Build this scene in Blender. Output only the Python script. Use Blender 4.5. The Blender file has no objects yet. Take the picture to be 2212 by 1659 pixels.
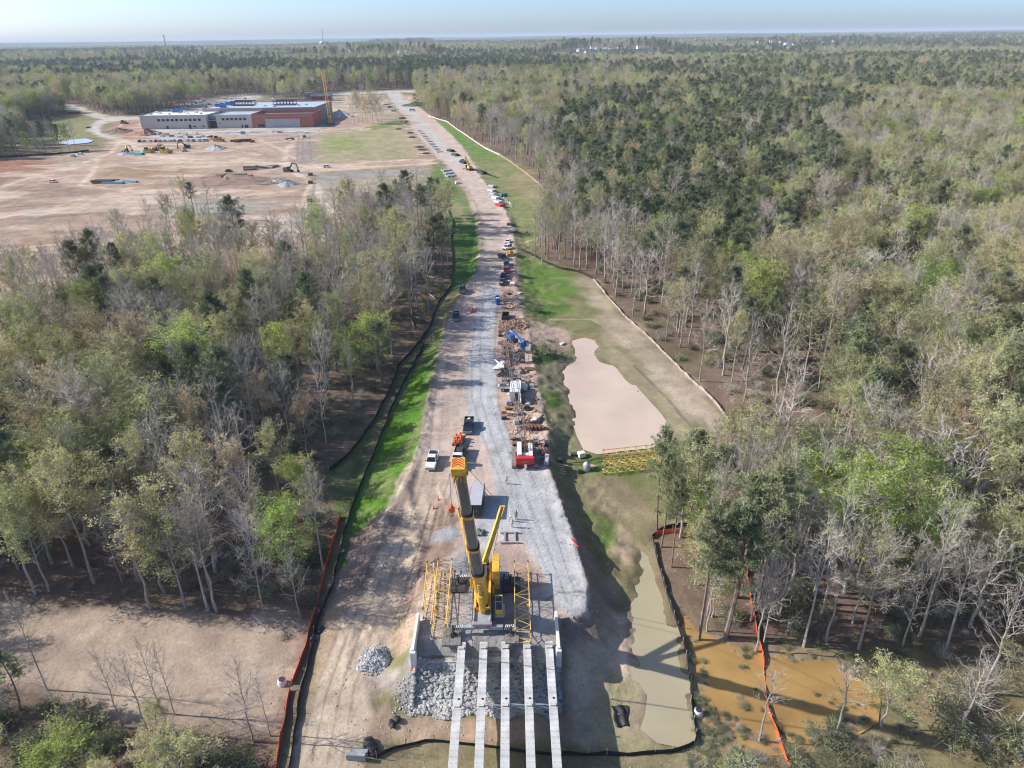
import bpy, math, random
import numpy as np
from mathutils import Matrix, Vector
random.seed(7)
SC = bpy.context.scene
COL = SC.collection
R = math.radians
# ------------------------------------------------------------------ camera
F, CX, CY, HC = 1533.0, 1106.0, 829.5, 75.0      # focal length and centre in a 2212 px wide frame
PITCH, ROLL = R(26.1), R(0.75)
cp, sp, cr, sr = math.cos(PITCH), math.sin(PITCH), math.cos(ROLL), math.sin(ROLL)
rt, up, fw = Vector((1, 0, 0)), Vector((0, sp, cp)), Vector((0, cp, -sp))
cam = bpy.data.cameras.new('camera')
cam.sensor_width = 36
cam.lens = F / 2212 * 36
cam.clip_start, cam.clip_end = 1, 90000
camo = bpy.data.objects.new('camera', cam)
COL.objects.link(camo)
cxa, cya, cza = rt * cr - up * sr, rt * sr + up * cr, -fw
camo.matrix_world = Matrix(((cxa.x, cya.x, cza.x, 0), (cxa.y, cya.y, cza.y, 0), (cxa.z, cya.z, cza.z, HC), (0, 0, 0, 1)))
SC.camera = camo
# ------------------------------------------------------------------ sky, sun, exposure
EL, AZT = R(32.5), R(6)                          # sun height; the sun stands to the left, a little beyond the crane
sdir = Vector((-math.cos(EL) * math.cos(AZT), math.cos(EL) * math.sin(AZT), math.sin(EL)))   # towards the sun
w = bpy.data.worlds.new('World')
SC.world = w
w.use_nodes = True
nt = w.node_tree
sky = nt.nodes.new('ShaderNodeTexSky')
sky.sky_type = 'NISHITA'
sky.sun_disc = False
sky.sun_elevation = EL
sky.sun_rotation = math.atan2(sdir.x, sdir.y)
sky.altitude = 100
sky.air_density = 0.6
sky.dust_density = 1.25
sky.ozone_density = 4.5
nt.links.new(sky.outputs[0], nt.nodes['Background'].inputs[0])
nt.nodes['Background'].inputs[1].default_value = 0.15
sl = bpy.data.lights.new('sun', 'SUN')
sl.energy = 4.7
sl.angle = R(0.5)
sl.color = (1, 0.93, 0.84)
so = bpy.data.objects.new('sun', sl)
COL.objects.link(so)
so.rotation_euler = sdir.to_track_quat('Z', 'Y').to_euler()
SC.view_settings.view_transform = 'Standard'
SC.view_settings.look = 'None'
SC.view_settings.exposure = 0.6
SC.view_settings.gamma = 1
SC.cycles.max_bounces = 5
SC.cycles.diffuse_bounces = 3
SC.cycles.volume_bounces = 0
SC.cycles.filter_width = 1.15
SC.cycles.use_denoising = True
SC.cycles.denoiser = 'OPENIMAGEDENOISE'
SC.cycles.denoising_input_passes = 'RGB_ALBEDO_NORMAL'
SC.cycles.denoising_prefilter = 'ACCURATE'

# ------------------------------------------------------------------ pixel <-> ground helpers (surveying the photo)
def rays(px, py):
    u = (np.asarray(px, float) - CX) / F
    v = (CY - np.asarray(py, float)) / F
    a, b = cr * u + sr * v, -sr * u + cr * v
    return a, cp + b * sp, -sp + b * cp
def at(px, py, z=0.0):
    a, b, c = rays(px, py)
    t = (z - HC) / np.minimum(c, -1e-4)
    return np.stack([a * t, b * t, np.zeros_like(t) + z], -1)
def proj(p):
    p = np.asarray(p, float)
    x, y, z = p[..., 0], p[..., 1], p[..., 2] - HC
    d = np.maximum(y * cp - z * sp, 0.01)
    u, v = x / d, (y * sp + z * cp) / d
    return CX + F * (cr * u - sr * v), CY - F * (sr * u + cr * v), d

# ------------------------------------------------------------------ noise
_rng = np.random.RandomState(3)
_tab = _rng.rand(256, 256)
def vnoise(x, y, s, seed=0):
    x = np.asarray(x, float) / s + seed * 17.31
    y = np.asarray(y, float) / s + seed * 9.73
    xi, yi = np.floor(x).astype(int), np.floor(y).astype(int)
    fx, fy = x - xi, y - yi
    fx, fy = fx * fx * (3 - 2 * fx), fy * fy * (3 - 2 * fy)
    a, b = _tab[xi & 255, yi & 255], _tab[(xi + 1) & 255, yi & 255]
    c, d = _tab[xi & 255, (yi + 1) & 255], _tab[(xi + 1) & 255, (yi + 1) & 255]
    return (a + (b - a) * fx) * (1 - fy) + (c + (d - c) * fx) * fy
def fbm(x, y, s, seed=0, o=3):
    r, a, t = 0, 1, 0
    for k in range(o):
        r = r + a * vnoise(x, y, s / 2 ** k, seed + k)
        t += a
        a *= .5
    return r / t
def sm(a, b, x):
    t = np.clip((np.asarray(x, float) - a) / (b - a), 0, 1)
    return t * t * (3 - 2 * t)
def sdist(x, y, poly, closed=True):
    """signed distance to a polygon, negative inside; distance to a polyline when not closed"""
    x, y = np.asarray(x, float), np.asarray(y, float)
    d2 = np.full(x.shape, 1e18)
    ins = np.zeros(x.shape, bool)
    n = len(poly)
    for i in range(n if closed else n - 1):
        ax, ay = poly[i][:2]
        bx, by = poly[(i + 1) % n][:2]
        ex, ey = bx - ax, by - ay
        L = ex * ex + ey * ey + 1e-12
        t = np.clip(((x - ax) * ex + (y - ay) * ey) / L, 0, 1)
        d2 = np.minimum(d2, (x - ax - ex * t) ** 2 + (y - ay - ey * t) ** 2)
        if closed:
            c = (ay > y) != (by > y)
            if ey != 0:
                ins ^= c & (x < ax + ex * (y - ay) / ey)
    d = np.sqrt(d2)
    return np.where(ins, -d, d) if closed else d

# ------------------------------------------------------------------ terrain shape
def flat(pts, z=0.0):
    return at([p[0] for p in pts], [p[1] for p in pts], z)[:, :2]
ROADP = flat([(893, 1352), (893, 1385), (1207, 1385), (1203, 1328), (1240, 1336), (1266, 1322), (1266, 1250), (1243, 1175), (1212, 1085), (1190, 1020), (1180, 985),
              (1185, 930), (1168, 860), (1152, 780), (1143, 720), (1128, 680), (1116, 640), (1112, 570), (1116, 540), (1102, 480), (1090, 450), (1060, 410), (1035, 375),
              (1010, 330), (975, 290), (930, 250), (880, 215), (865, 200), (835, 200), (850, 225), (880, 260), (905, 300), (945, 340), (985, 380), (1012, 420), (1034, 470),
              (1038, 530), (1030, 590), (990, 640), (965, 690), (950, 760), (930, 840), (915, 930), (890, 1010), (872, 1060), (890, 1110), (900, 1180), (905, 1250), (880, 1310)])
RAMPC = flat([(930, 990), (900, 1080), (860, 1180), (815, 1290), (765, 1410), (720, 1530), (695, 1659)], -1.5)
POND_Z, CREEK_Z, FLOOD_Z = -2.1, -4.3, -4.38
POND = flat([(1232, 735), (1262, 728), (1288, 735), (1296, 750), (1284, 765), (1296, 782), (1325, 790), (1360, 830), (1420, 890), (1445, 925), (1440, 945), (1400, 962), (1340, 968),
             (1290, 975), (1262, 965), (1248, 935), (1236, 890), (1218, 830), (1208, 800), (1226, 788), (1243, 778), (1244, 762)], POND_Z)
CREEK = flat([(1372, 1180), (1395, 1185), (1412, 1200), (1428, 1260), (1450, 1330), (1478, 1405), (1484, 1450), (1492, 1530), (1503, 1590), (1490, 1605), (1420, 1590), (1385, 1560),
              (1395, 1530), (1400, 1490), (1370, 1440), (1360, 1360), (1362, 1310), (1375, 1260), (1372, 1215)], CREEK_Z)
FLOOD = flat([(1462, 1310), (1490, 1320), (1530, 1370), (1600, 1395), (1700, 1410), (1800, 1425), (1880, 1480), (1870, 1550), (1780, 1600), (1660, 1610), (1580, 1575), (1520, 1560),
              (1494, 1450), (1480, 1390)], FLOOD_Z)
BANK = flat([(958, 700), (950, 760), (930, 840), (915, 930), (885, 1020), (855, 1095), (800, 1130), (740, 1175), (735, 1120), (770, 1060), (800, 985), (850, 870), (895, 800)], -2)
RISES = []
for a_, b_, py_ in ((1215, 1415, 124), (1628, 1880, 107), (285, 360, 138), (385, 460, 134), (830, 915, 102), (735, 905, 134)):
    q0, q1 = at(a_, py_), at(b_, py_)
    RISES.append(((q0[0] + q1[0]) / 2, (q0[1] + q1[1]) / 2, abs(q1[0] - q0[0]) / 2, 9 if b_ < 500 else 24))
def floorz(x, y):
    base = -np.interp(y, [-400, 62, 80, 96, 112, 138, 200, 330, 520], [4.6, 4.6, 4.1, 3.4, 2.7, 2.3, 1.7, .6, 0])
    base = base + (fbm(x, y, 60, 1) - .5) * 1.2 * sm(60, 200, np.abs(x) + np.maximum(y - 120, 0) * .4)
    far = sm(900, 2600, np.hypot(x, y))
    base = base + far * ((fbm(x, y, 1500, 5) - .5) * 26 + (fbm(x, y, 5200, 8) - .5) * 52 * sm(3000, 9000, np.hypot(x, y)))
    base = base + 58 * sm(6500, 14000, np.hypot(x, y))
    # low rises that carry the far houses
    for cx_, cy_, hx_, hh_ in RISES:
        base = base + hh_ * np.exp(-((y - cy_) / 380) ** 2) * sm(hx_ + 120, hx_, np.abs(x - cx_))
    return base
def height(x, y):
    x, y = np.asarray(x, float), np.asarray(y, float)
    f = floorz(x, y)
    near = (y < 1300) & (np.abs(x) < 420)
    z = f.copy()
    xs, ys = x[near], y[near]
    if xs.size:
        fs = f[near]
        d = sdist(xs, ys, ROADP)
        slope = np.where(xs > 0, np.interp(ys, [60, 122, 140], [.85, .74, .22]), np.interp(ys, [60, 90, 110], [.6, .45, .34]))
        slope = np.where((ys < 73.2) & (xs > -13.6) & (xs < 5.9), .66, slope)
        dn = d + (fbm(xs, ys, 3.5, 11) - .5) * np.clip(np.abs(d), 0, 1.2) * .9
        pl = -slope * np.maximum(dn, 0)
        pl = np.where((ys < 73.2) & (xs > -13.6) & (xs < 5.9), np.minimum(pl, -.66 * np.maximum(73.0 - ys, 0)), pl)
        zz = np.maximum(fs, pl)
        # haul road ramping down to the lower left
        dr = sdist(xs, ys, RAMPC, closed=False)
        rz = np.interp(ys, [50, 66, 80, 112], [-4.3, -4.1, -2.8, 0.0])
        wr = 1 - sm(3.0, 9.5, dr)
        zz = np.where(ys < 116, np.maximum(zz * (1 - wr) + np.where(d < -6, zz, rz) * wr, fs), zz)
        # water basins
        for poly, wz, dep in ((POND, POND_Z, 1.2), (CREEK, CREEK_Z, .5), (FLOOD, FLOOD_Z, .35)):
            q = sdist(xs, ys, poly) + (fbm(xs, ys, 5, 21) - .5) * .8
            k = sm(4.5, -3, q)
            if dep == .35:
                q = q + (fbm(xs, ys, 2.6, 23) - .5) * 3.4
                k = sm(4.5, -3, q)
            zz = np.where(q < 4.5, zz * (1 - k) + (wz + np.interp(q, [-3, 0, 4.5], [-dep, 0, .35]) + (fbm(xs, ys, 2.2, 27) - .5) * (.75 if dep == .35 else 0)) * k, zz)
        # stony berms along the left road edge and the mound beside the spit
        lum = fbm(xs, ys, 1.6, 31, 2)
        berm = np.exp(-((d + .2) / 1.1) ** 2) * (.45 + .8 * (lum - .5)) * np.where(xs < -3, 1, .5) * (ys > 76)
        zz = zz + berm * np.interp(ys, [76, 90, 260, 420], [0.2, .9, .8, .2])
        # rough soil
        rough = sm(-3.5, 0.5, d) * sm(16, 6, d) * (ys < 330)
        zz = zz + rough * (fbm(xs, ys, 1.9, 41, 3) - .5) * .75
        z[near] = zz
    z = z + (fbm(x, y, 2.6, 51, 2) - .5) * .16 * (np.hypot(x, y) < 900)
    return z
def zt(x, y):
    return float(height(np.array([float(x)]), np.array([float(y)]))[0])
def gp(px, py):
    """where the photo's pixel meets the terrain"""
    z = 0.0
    for _ in range(9):
        p = at(px, py, z)
        z = .5 * z + .5 * zt(p[0], p[1])
    p = at(px, py, z)
    return float(p[0]), float(p[1]), zt(p[0], p[1])
def gpoly(pts, it=9):
    px, py = np.array([p[0] for p in pts], float), np.array([p[1] for p in pts], float)
    z = np.zeros(len(pts))
    for _ in range(it):
        p = at(px, py, z)
        z = .5 * z + .5 * height(p[:, 0], p[:, 1])
    return at(px, py, z)[:, :2]

# ------------------------------------------------------------------ materials
MATS = {}
def mk(name, col, rough=.75, metal=0.0, var=.18, scale=2.0, bump=0.0, rand=0.0, spec=.4, transl=None):
    if name in MATS:
        return MATS[name]
    m = bpy.data.materials.new(name)
    m.use_nodes = True
    n, l = m.node_tree.nodes, m.node_tree.links
    b = n['Principled BSDF']
    b.inputs['Roughness'].default_value = rough
    b.inputs['Metallic'].default_value = metal
    b.inputs['Specular IOR Level'].default_value = spec
    tc = n.new('ShaderNodeTexCoord')
    no = n.new('ShaderNodeTexNoise')
    no.inputs['Scale'].default_value = scale
    no.inputs['Detail'].default_value = 5
    l.new(tc.outputs['Object'], no.inputs['Vector'])
    mr = n.new('ShaderNodeMapRange')
    mr.inputs['From Min'].default_value = .3
    mr.inputs['From Max'].default_value = .7
    mr.inputs['To Min'].default_value = 1 - var
    mr.inputs['To Max'].default_value = 1 + var
    l.new(no.outputs['Fac'], mr.inputs['Value'])
    hs = n.new('ShaderNodeHueSaturation')
    hs.inputs['Color'].default_value = (*col, 1)
    val = mr.outputs[0]
    if rand:
        oi = n.new('ShaderNodeObjectInfo')
        m2 = n.new('ShaderNodeMapRange')
        m2.inputs['To Min'].default_value = 1 - rand
        m2.inputs['To Max'].default_value = 1 + rand
        l.new(oi.outputs['Random'], m2.inputs['Value'])
        mu = n.new('ShaderNodeMath')
        mu.operation = 'MULTIPLY'
        l.new(val, mu.inputs[0])
        l.new(m2.outputs[0], mu.inputs[1])
        val = mu.outputs[0]
        m3 = n.new('ShaderNodeMath')
        m3.operation = 'MULTIPLY_ADD'
        m4 = n.new('ShaderNodeMath')
        m4.operation = 'FRACT'
        m5 = n.new('ShaderNodeMath')
        m5.operation = 'MULTIPLY'
        m5.inputs[1].default_value = 13.7
        l.new(oi.outputs['Random'], m5.inputs[0])
        l.new(m5.outputs[0], m4.inputs[0])
        l.new(m4.outputs[0], m3.inputs[0])
        m3.inputs[1].default_value = rand * .14
        m3.inputs[2].default_value = .5 - rand * .07
        l.new(m3.outputs[0], hs.inputs['Hue'])
    l.new(val, hs.inputs['Value'])
    l.new(hs.outputs[0], b.inputs['Base Color'])
    if bump:
        bp = n.new('ShaderNodeBump')
        bp.inputs['Strength'].default_value = bump
        bp.inputs['Distance'].default_value = .1
        l.new(no.outputs['Fac'], bp.inputs['Height'])
        l.new(bp.outputs[0], b.inputs['Normal'])
    if transl:
        tr = n.new('ShaderNodeBsdfTranslucent')
        mx = n.new('ShaderNodeMixShader')
        mx.inputs[0].default_value = transl
        l.new(hs.outputs[0], tr.inputs[0])
        l.new(b.outputs[0], mx.inputs[1])
        l.new(tr.outputs[0], mx.inputs[2])
        l.new(mx.outputs[0], n['Material Output'].inputs['Surface'])
    MATS[name] = m
    return m

# ------------------------------------------------------------------ mesh builder
class MB:
    def __init__(s):
        s.v, s.f, s.m, s.k = [], [], [], 0
    def quad8(s, p):
        b = len(s.v)
        s.v += [tuple(q) for q in p]
        for f in ((0, 3, 2, 1), (4, 5, 6, 7), (0, 1, 5, 4), (1, 2, 6, 5), (2, 3, 7, 6), (3, 0, 4, 7)):
            s.f.append(tuple(b + i for i in f))
            s.m.append(s.k)
        return s
    def box(s, c, d, rz=0.0, top=None, off=(0, 0)):
        """box centred at c (x, y) with its base at c.z; d = sizes; top = (tx, ty) size of the upper face"""
        cx, cy, cz = c
        lx, ly, lz = d
        tx, ty = top or (lx, ly)
        ca, sa = math.cos(rz), math.sin(rz)
        p = []
        for (ax, ay, z, ox, oy) in ((lx, ly, cz, 0, 0), (tx, ty, cz + lz, off[0], off[1])):
            for sx, sy in ((-1, -1), (1, -1), (1, 1), (-1, 1)):
                x, y = sx * ax / 2 + ox, sy * ay / 2 + oy
                p.append((cx + ca * x - sa * y, cy + sa * x + ca * y, z))
        return s.quad8(p)
    def tube(s, pts, r, n=6, cap=True):
        pts = [Vector(p) for p in pts]
        rs = r if isinstance(r, (list, tuple)) else [r] * len(pts)
        b = len(s.v)
        ref = Vector((.3, .5, 1)) if abs((pts[-1] - pts[0]).normalized().z) < .9 else Vector((1, .2, 0))
        for i, p in enumerate(pts):
            t = (pts[min(i + 1, len(pts) - 1)] - pts[max(i - 1, 0)]).normalized()
            a = t.cross(ref).normalized()
            c = t.cross(a)
            for k in range(n):
                an = 2 * math.pi * (k + .5) / n
                s.v.append(tuple(p + (a * math.cos(an) + c * math.sin(an)) * rs[i]))
        for i in range(len(pts) - 1):
            for k in range(n):
                s.f.append((b + i * n + k, b + i * n + (k + 1) % n, b + (i + 1) * n + (k + 1) % n, b + (i + 1) * n + k))
                s.m.append(s.k)
        if cap:
            s.f.append(tuple(b + k for k in range(n))[::-1])
            s.f.append(tuple(b + (len(pts) - 1) * n + k for k in range(n)))
            s.m += [s.k, s.k]
        return s
    def beam(s, p0, p1, w, h, upv=(0, 0, 1), w1=None, h1=None):
        p0, p1 = Vector(p0), Vector(p1)
        t = (p1 - p0).normalized()
        a = t.cross(Vector(upv)).normalized()
        c = a.cross(t)
        w1, h1 = w1 or w, h1 or h
        p = []
        for q, ww, hh in ((p0, w, h), (p1, w1, h1)):
            for sx, sy in ((-1, -1), (1, -1), (1, 1), (-1, 1)):
                p.append(q + a * sx * ww / 2 + c * sy * hh / 2)
        return s.quad8(p)
    def lathe(s, prof, c=(0, 0, 0), n=16):
        b = len(s.v)
        for r, z in prof:
            for k in range(n):
                an = 2 * math.pi * k / n
                s.v.append((c[0] + r * math.cos(an), c[1] + r * math.sin(an), c[2] + z))
        for i in range(len(prof) - 1):
            for k in range(n):
                s.f.append((b + i * n + k, b + i * n + (k + 1) % n, b + (i + 1) * n + (k + 1) % n, b + (i + 1) * n + k))
                s.m.append(s.k)
        s.f.append(tuple(b + k for k in range(n))[::-1])
        s.f.append(tuple(b + (len(prof) - 1) * n + k for k in range(n)))
        s.m += [s.k, s.k]
        return s
    def poly(s, pts):
        b = len(s.v)
        s.v += [tuple(p) for p in pts]
        s.f.append(tuple(range(b, b + len(pts))))
        s.m.append(s.k)
        return s
    def prism(s, pts, axis, a0, a1):
        """extrude a 2-D outline: axis 'x' -> pts are (y, z); axis 'y' -> pts are (x, z)"""
        def P(q, a):
            return (a, q[0], q[1]) if axis == 'x' else ((q[0], a, q[1]) if axis == 'y' else (q[0], q[1], a))
        b, n = len(s.v), len(pts)
        s.v += [P(q, a0) for q in pts] + [P(q, a1) for q in pts]
        s.f.append(tuple(range(b, b + n)))
        s.f.append(tuple(range(b + n, b + 2 * n))[::-1])
        s.m += [s.k, s.k]
        for i in range(n):
            j = (i + 1) % n
            s.f.append((b + i, b + n + i, b + n + j, b + j))
            s.m.append(s.k)
        return s
    def blob(s, c, r, n=1, rough=.3, seed=0):
        v, f = ICO[n]
        rg = np.random.RandomState(seed)
        q = v * (1 + (rg.rand(len(v), 1) - .5) * 2 * rough) * np.array(r)
        b = len(s.v)
        s.v += [tuple(t) for t in (q + np.array(c))]
        s.f += [tuple(b + i for i in t) for t in f]
        s.m += [s.k] * len(f)
        return s
    def mesh(s, name, mats, smooth=False):
        me = bpy.data.meshes.new(name)
        me.from_pydata(s.v, [], s.f)
        for m in (mats if isinstance(mats, (list, tuple)) else [mats]):
            me.materials.append(m)
        if s.k or max(s.m, default=0):
            me.polygons.foreach_set('material_index', s.m)
        if smooth:
            me.polygons.foreach_set('use_smooth', [True] * len(me.polygons))
        me.update()
        return me
    def build(s, name, mats, parent=None, smooth=False, bevel=0.0):
        o = bpy.data.objects.new(name, s.mesh(name, mats, smooth))
        COL.objects.link(o)
        if parent:
            o.parent = parent
        if bevel:
            bm = o.modifiers.new('bevel', 'BEVEL')
            bm.width = bevel
            bm.segments = 2
            bm.limit_method = 'ANGLE'
        return o
def _ico():
    out = {}
    import bmesh
    for n in (1, 2, 3):
        bm = bmesh.new()
        bmesh.ops.create_icosphere(bm, subdivisions=n, radius=1)
        out[n] = (np.array([v.co[:] for v in bm.verts]), [[v.index for v in f.verts] for f in bm.faces])
        bm.free()
    return out
ICO = _ico()
def tag(o, label, cat, group=None, kind=None):
    o['label'] = label
    o['category'] = cat
    if group:
        o['group'] = group
    o['kind'] = kind or 'thing'
    return o
def struct(o, label=None, kind='structure'):
    o['kind'] = kind
    if label:
        o['label'] = label
        o['category'] = o.name.split('.')[0].replace('_', ' ')
    return o
def thing(name, label, cat, loc=(0, 0, 0), rz=0.0, group=None):
    o = bpy.data.objects.new(name, None)
    o.empty_display_size = .3
    COL.objects.link(o)
    o.location = loc
    o.rotation_euler = (0, 0, rz)
    return tag(o, label, cat, group)
def dup(root, loc, rz, label, group=None, scale=1.0):
    r = root.copy()
    COL.objects.link(r)
    r.location, r.rotation_euler = loc, (0, 0, rz)
    r.scale = (scale,) * 3 if not isinstance(scale, tuple) else scale
    r['label'] = label
    if group:
        r['group'] = group
    for ch in root.children:
        c = ch.copy()
        COL.objects.link(c)
        c.parent = r
        for g in ch.children:
            e = g.copy()
            COL.objects.link(e)
            e.parent = c
    return r
# ------------------------------------------------------------------ ground painting: real surface colours by zone
LITTER, SAND, DIRT, GRAVEL, CLAY = (.165, .118, .088), (.385, .283, .208), (.48, .385, .325), (.375, .385, .395), (.31, .175, .12)
GREEN, OLIVE, TANGR, GREYB, MUD, PALE = (.075, .17, .026), (.185, .175, .085), (.33, .28, .19), (.255, .215, .175), (.22, .17, .13), (.55, .45, .345)
RED = (.27, .13, .085)
CLEARPX = [(598, 1659), (640, 1480), (690, 1300), (722, 1165), (735, 1122), (705, 1020), (750, 985), (800, 920), (850, 830), (885, 770), (925, 710), (945, 655), (975, 615), (978, 560),
           (970, 520), (978, 480), (970, 455), (940, 450), (900, 462), (800, 490), (700, 520), (600, 560), (520, 562), (400, 565), (250, 600), (100, 650), (-60, 690), (-300, 740), (-300, 350),
           (0, 345), (50, 340), (60, 262), (150, 245), (110, 235), (110, 222), (170, 228), (235, 250), (330, 247), (420, 225), (480, 208), (565, 204), (620, 222), (690, 222), (690, 200), (760, 195),
           (830, 195), (895, 192), (905, 225), (920, 250), (965, 265), (1000, 290), (1060, 325), (1120, 358), (1165, 395), (1195, 430), (1200, 470), (1158, 490), (1150, 545), (1200, 578), (1245, 585), (1285, 605),
           (1340, 670), (1400, 728), (1480, 805), (1550, 880), (1600, 945), (1625, 985), (1560, 1045), (1500, 1070), (1440, 1130), (1410, 1150), (1425, 1230), (1450, 1310), (1490, 1365), (1560, 1378),
           (1650, 1395), (1900, 1400), (2100, 1425), (2300, 1440), (2400, 1800), (2212, 1900), (1106, 1900), (500, 1900)]
CLEAR = gpoly(CLEARPX)
FIELD = gpoly([(-250, 1270), (0, 1300), (300, 1316), (560, 1330), (668, 1334), (700, 1300), (650, 1480), (600, 1600), (520, 1590), (280, 1560), (100, 1500), (-250, 1480)])
ZN = ['ground', 'road', 'building_site', 'grass_bank']
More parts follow.
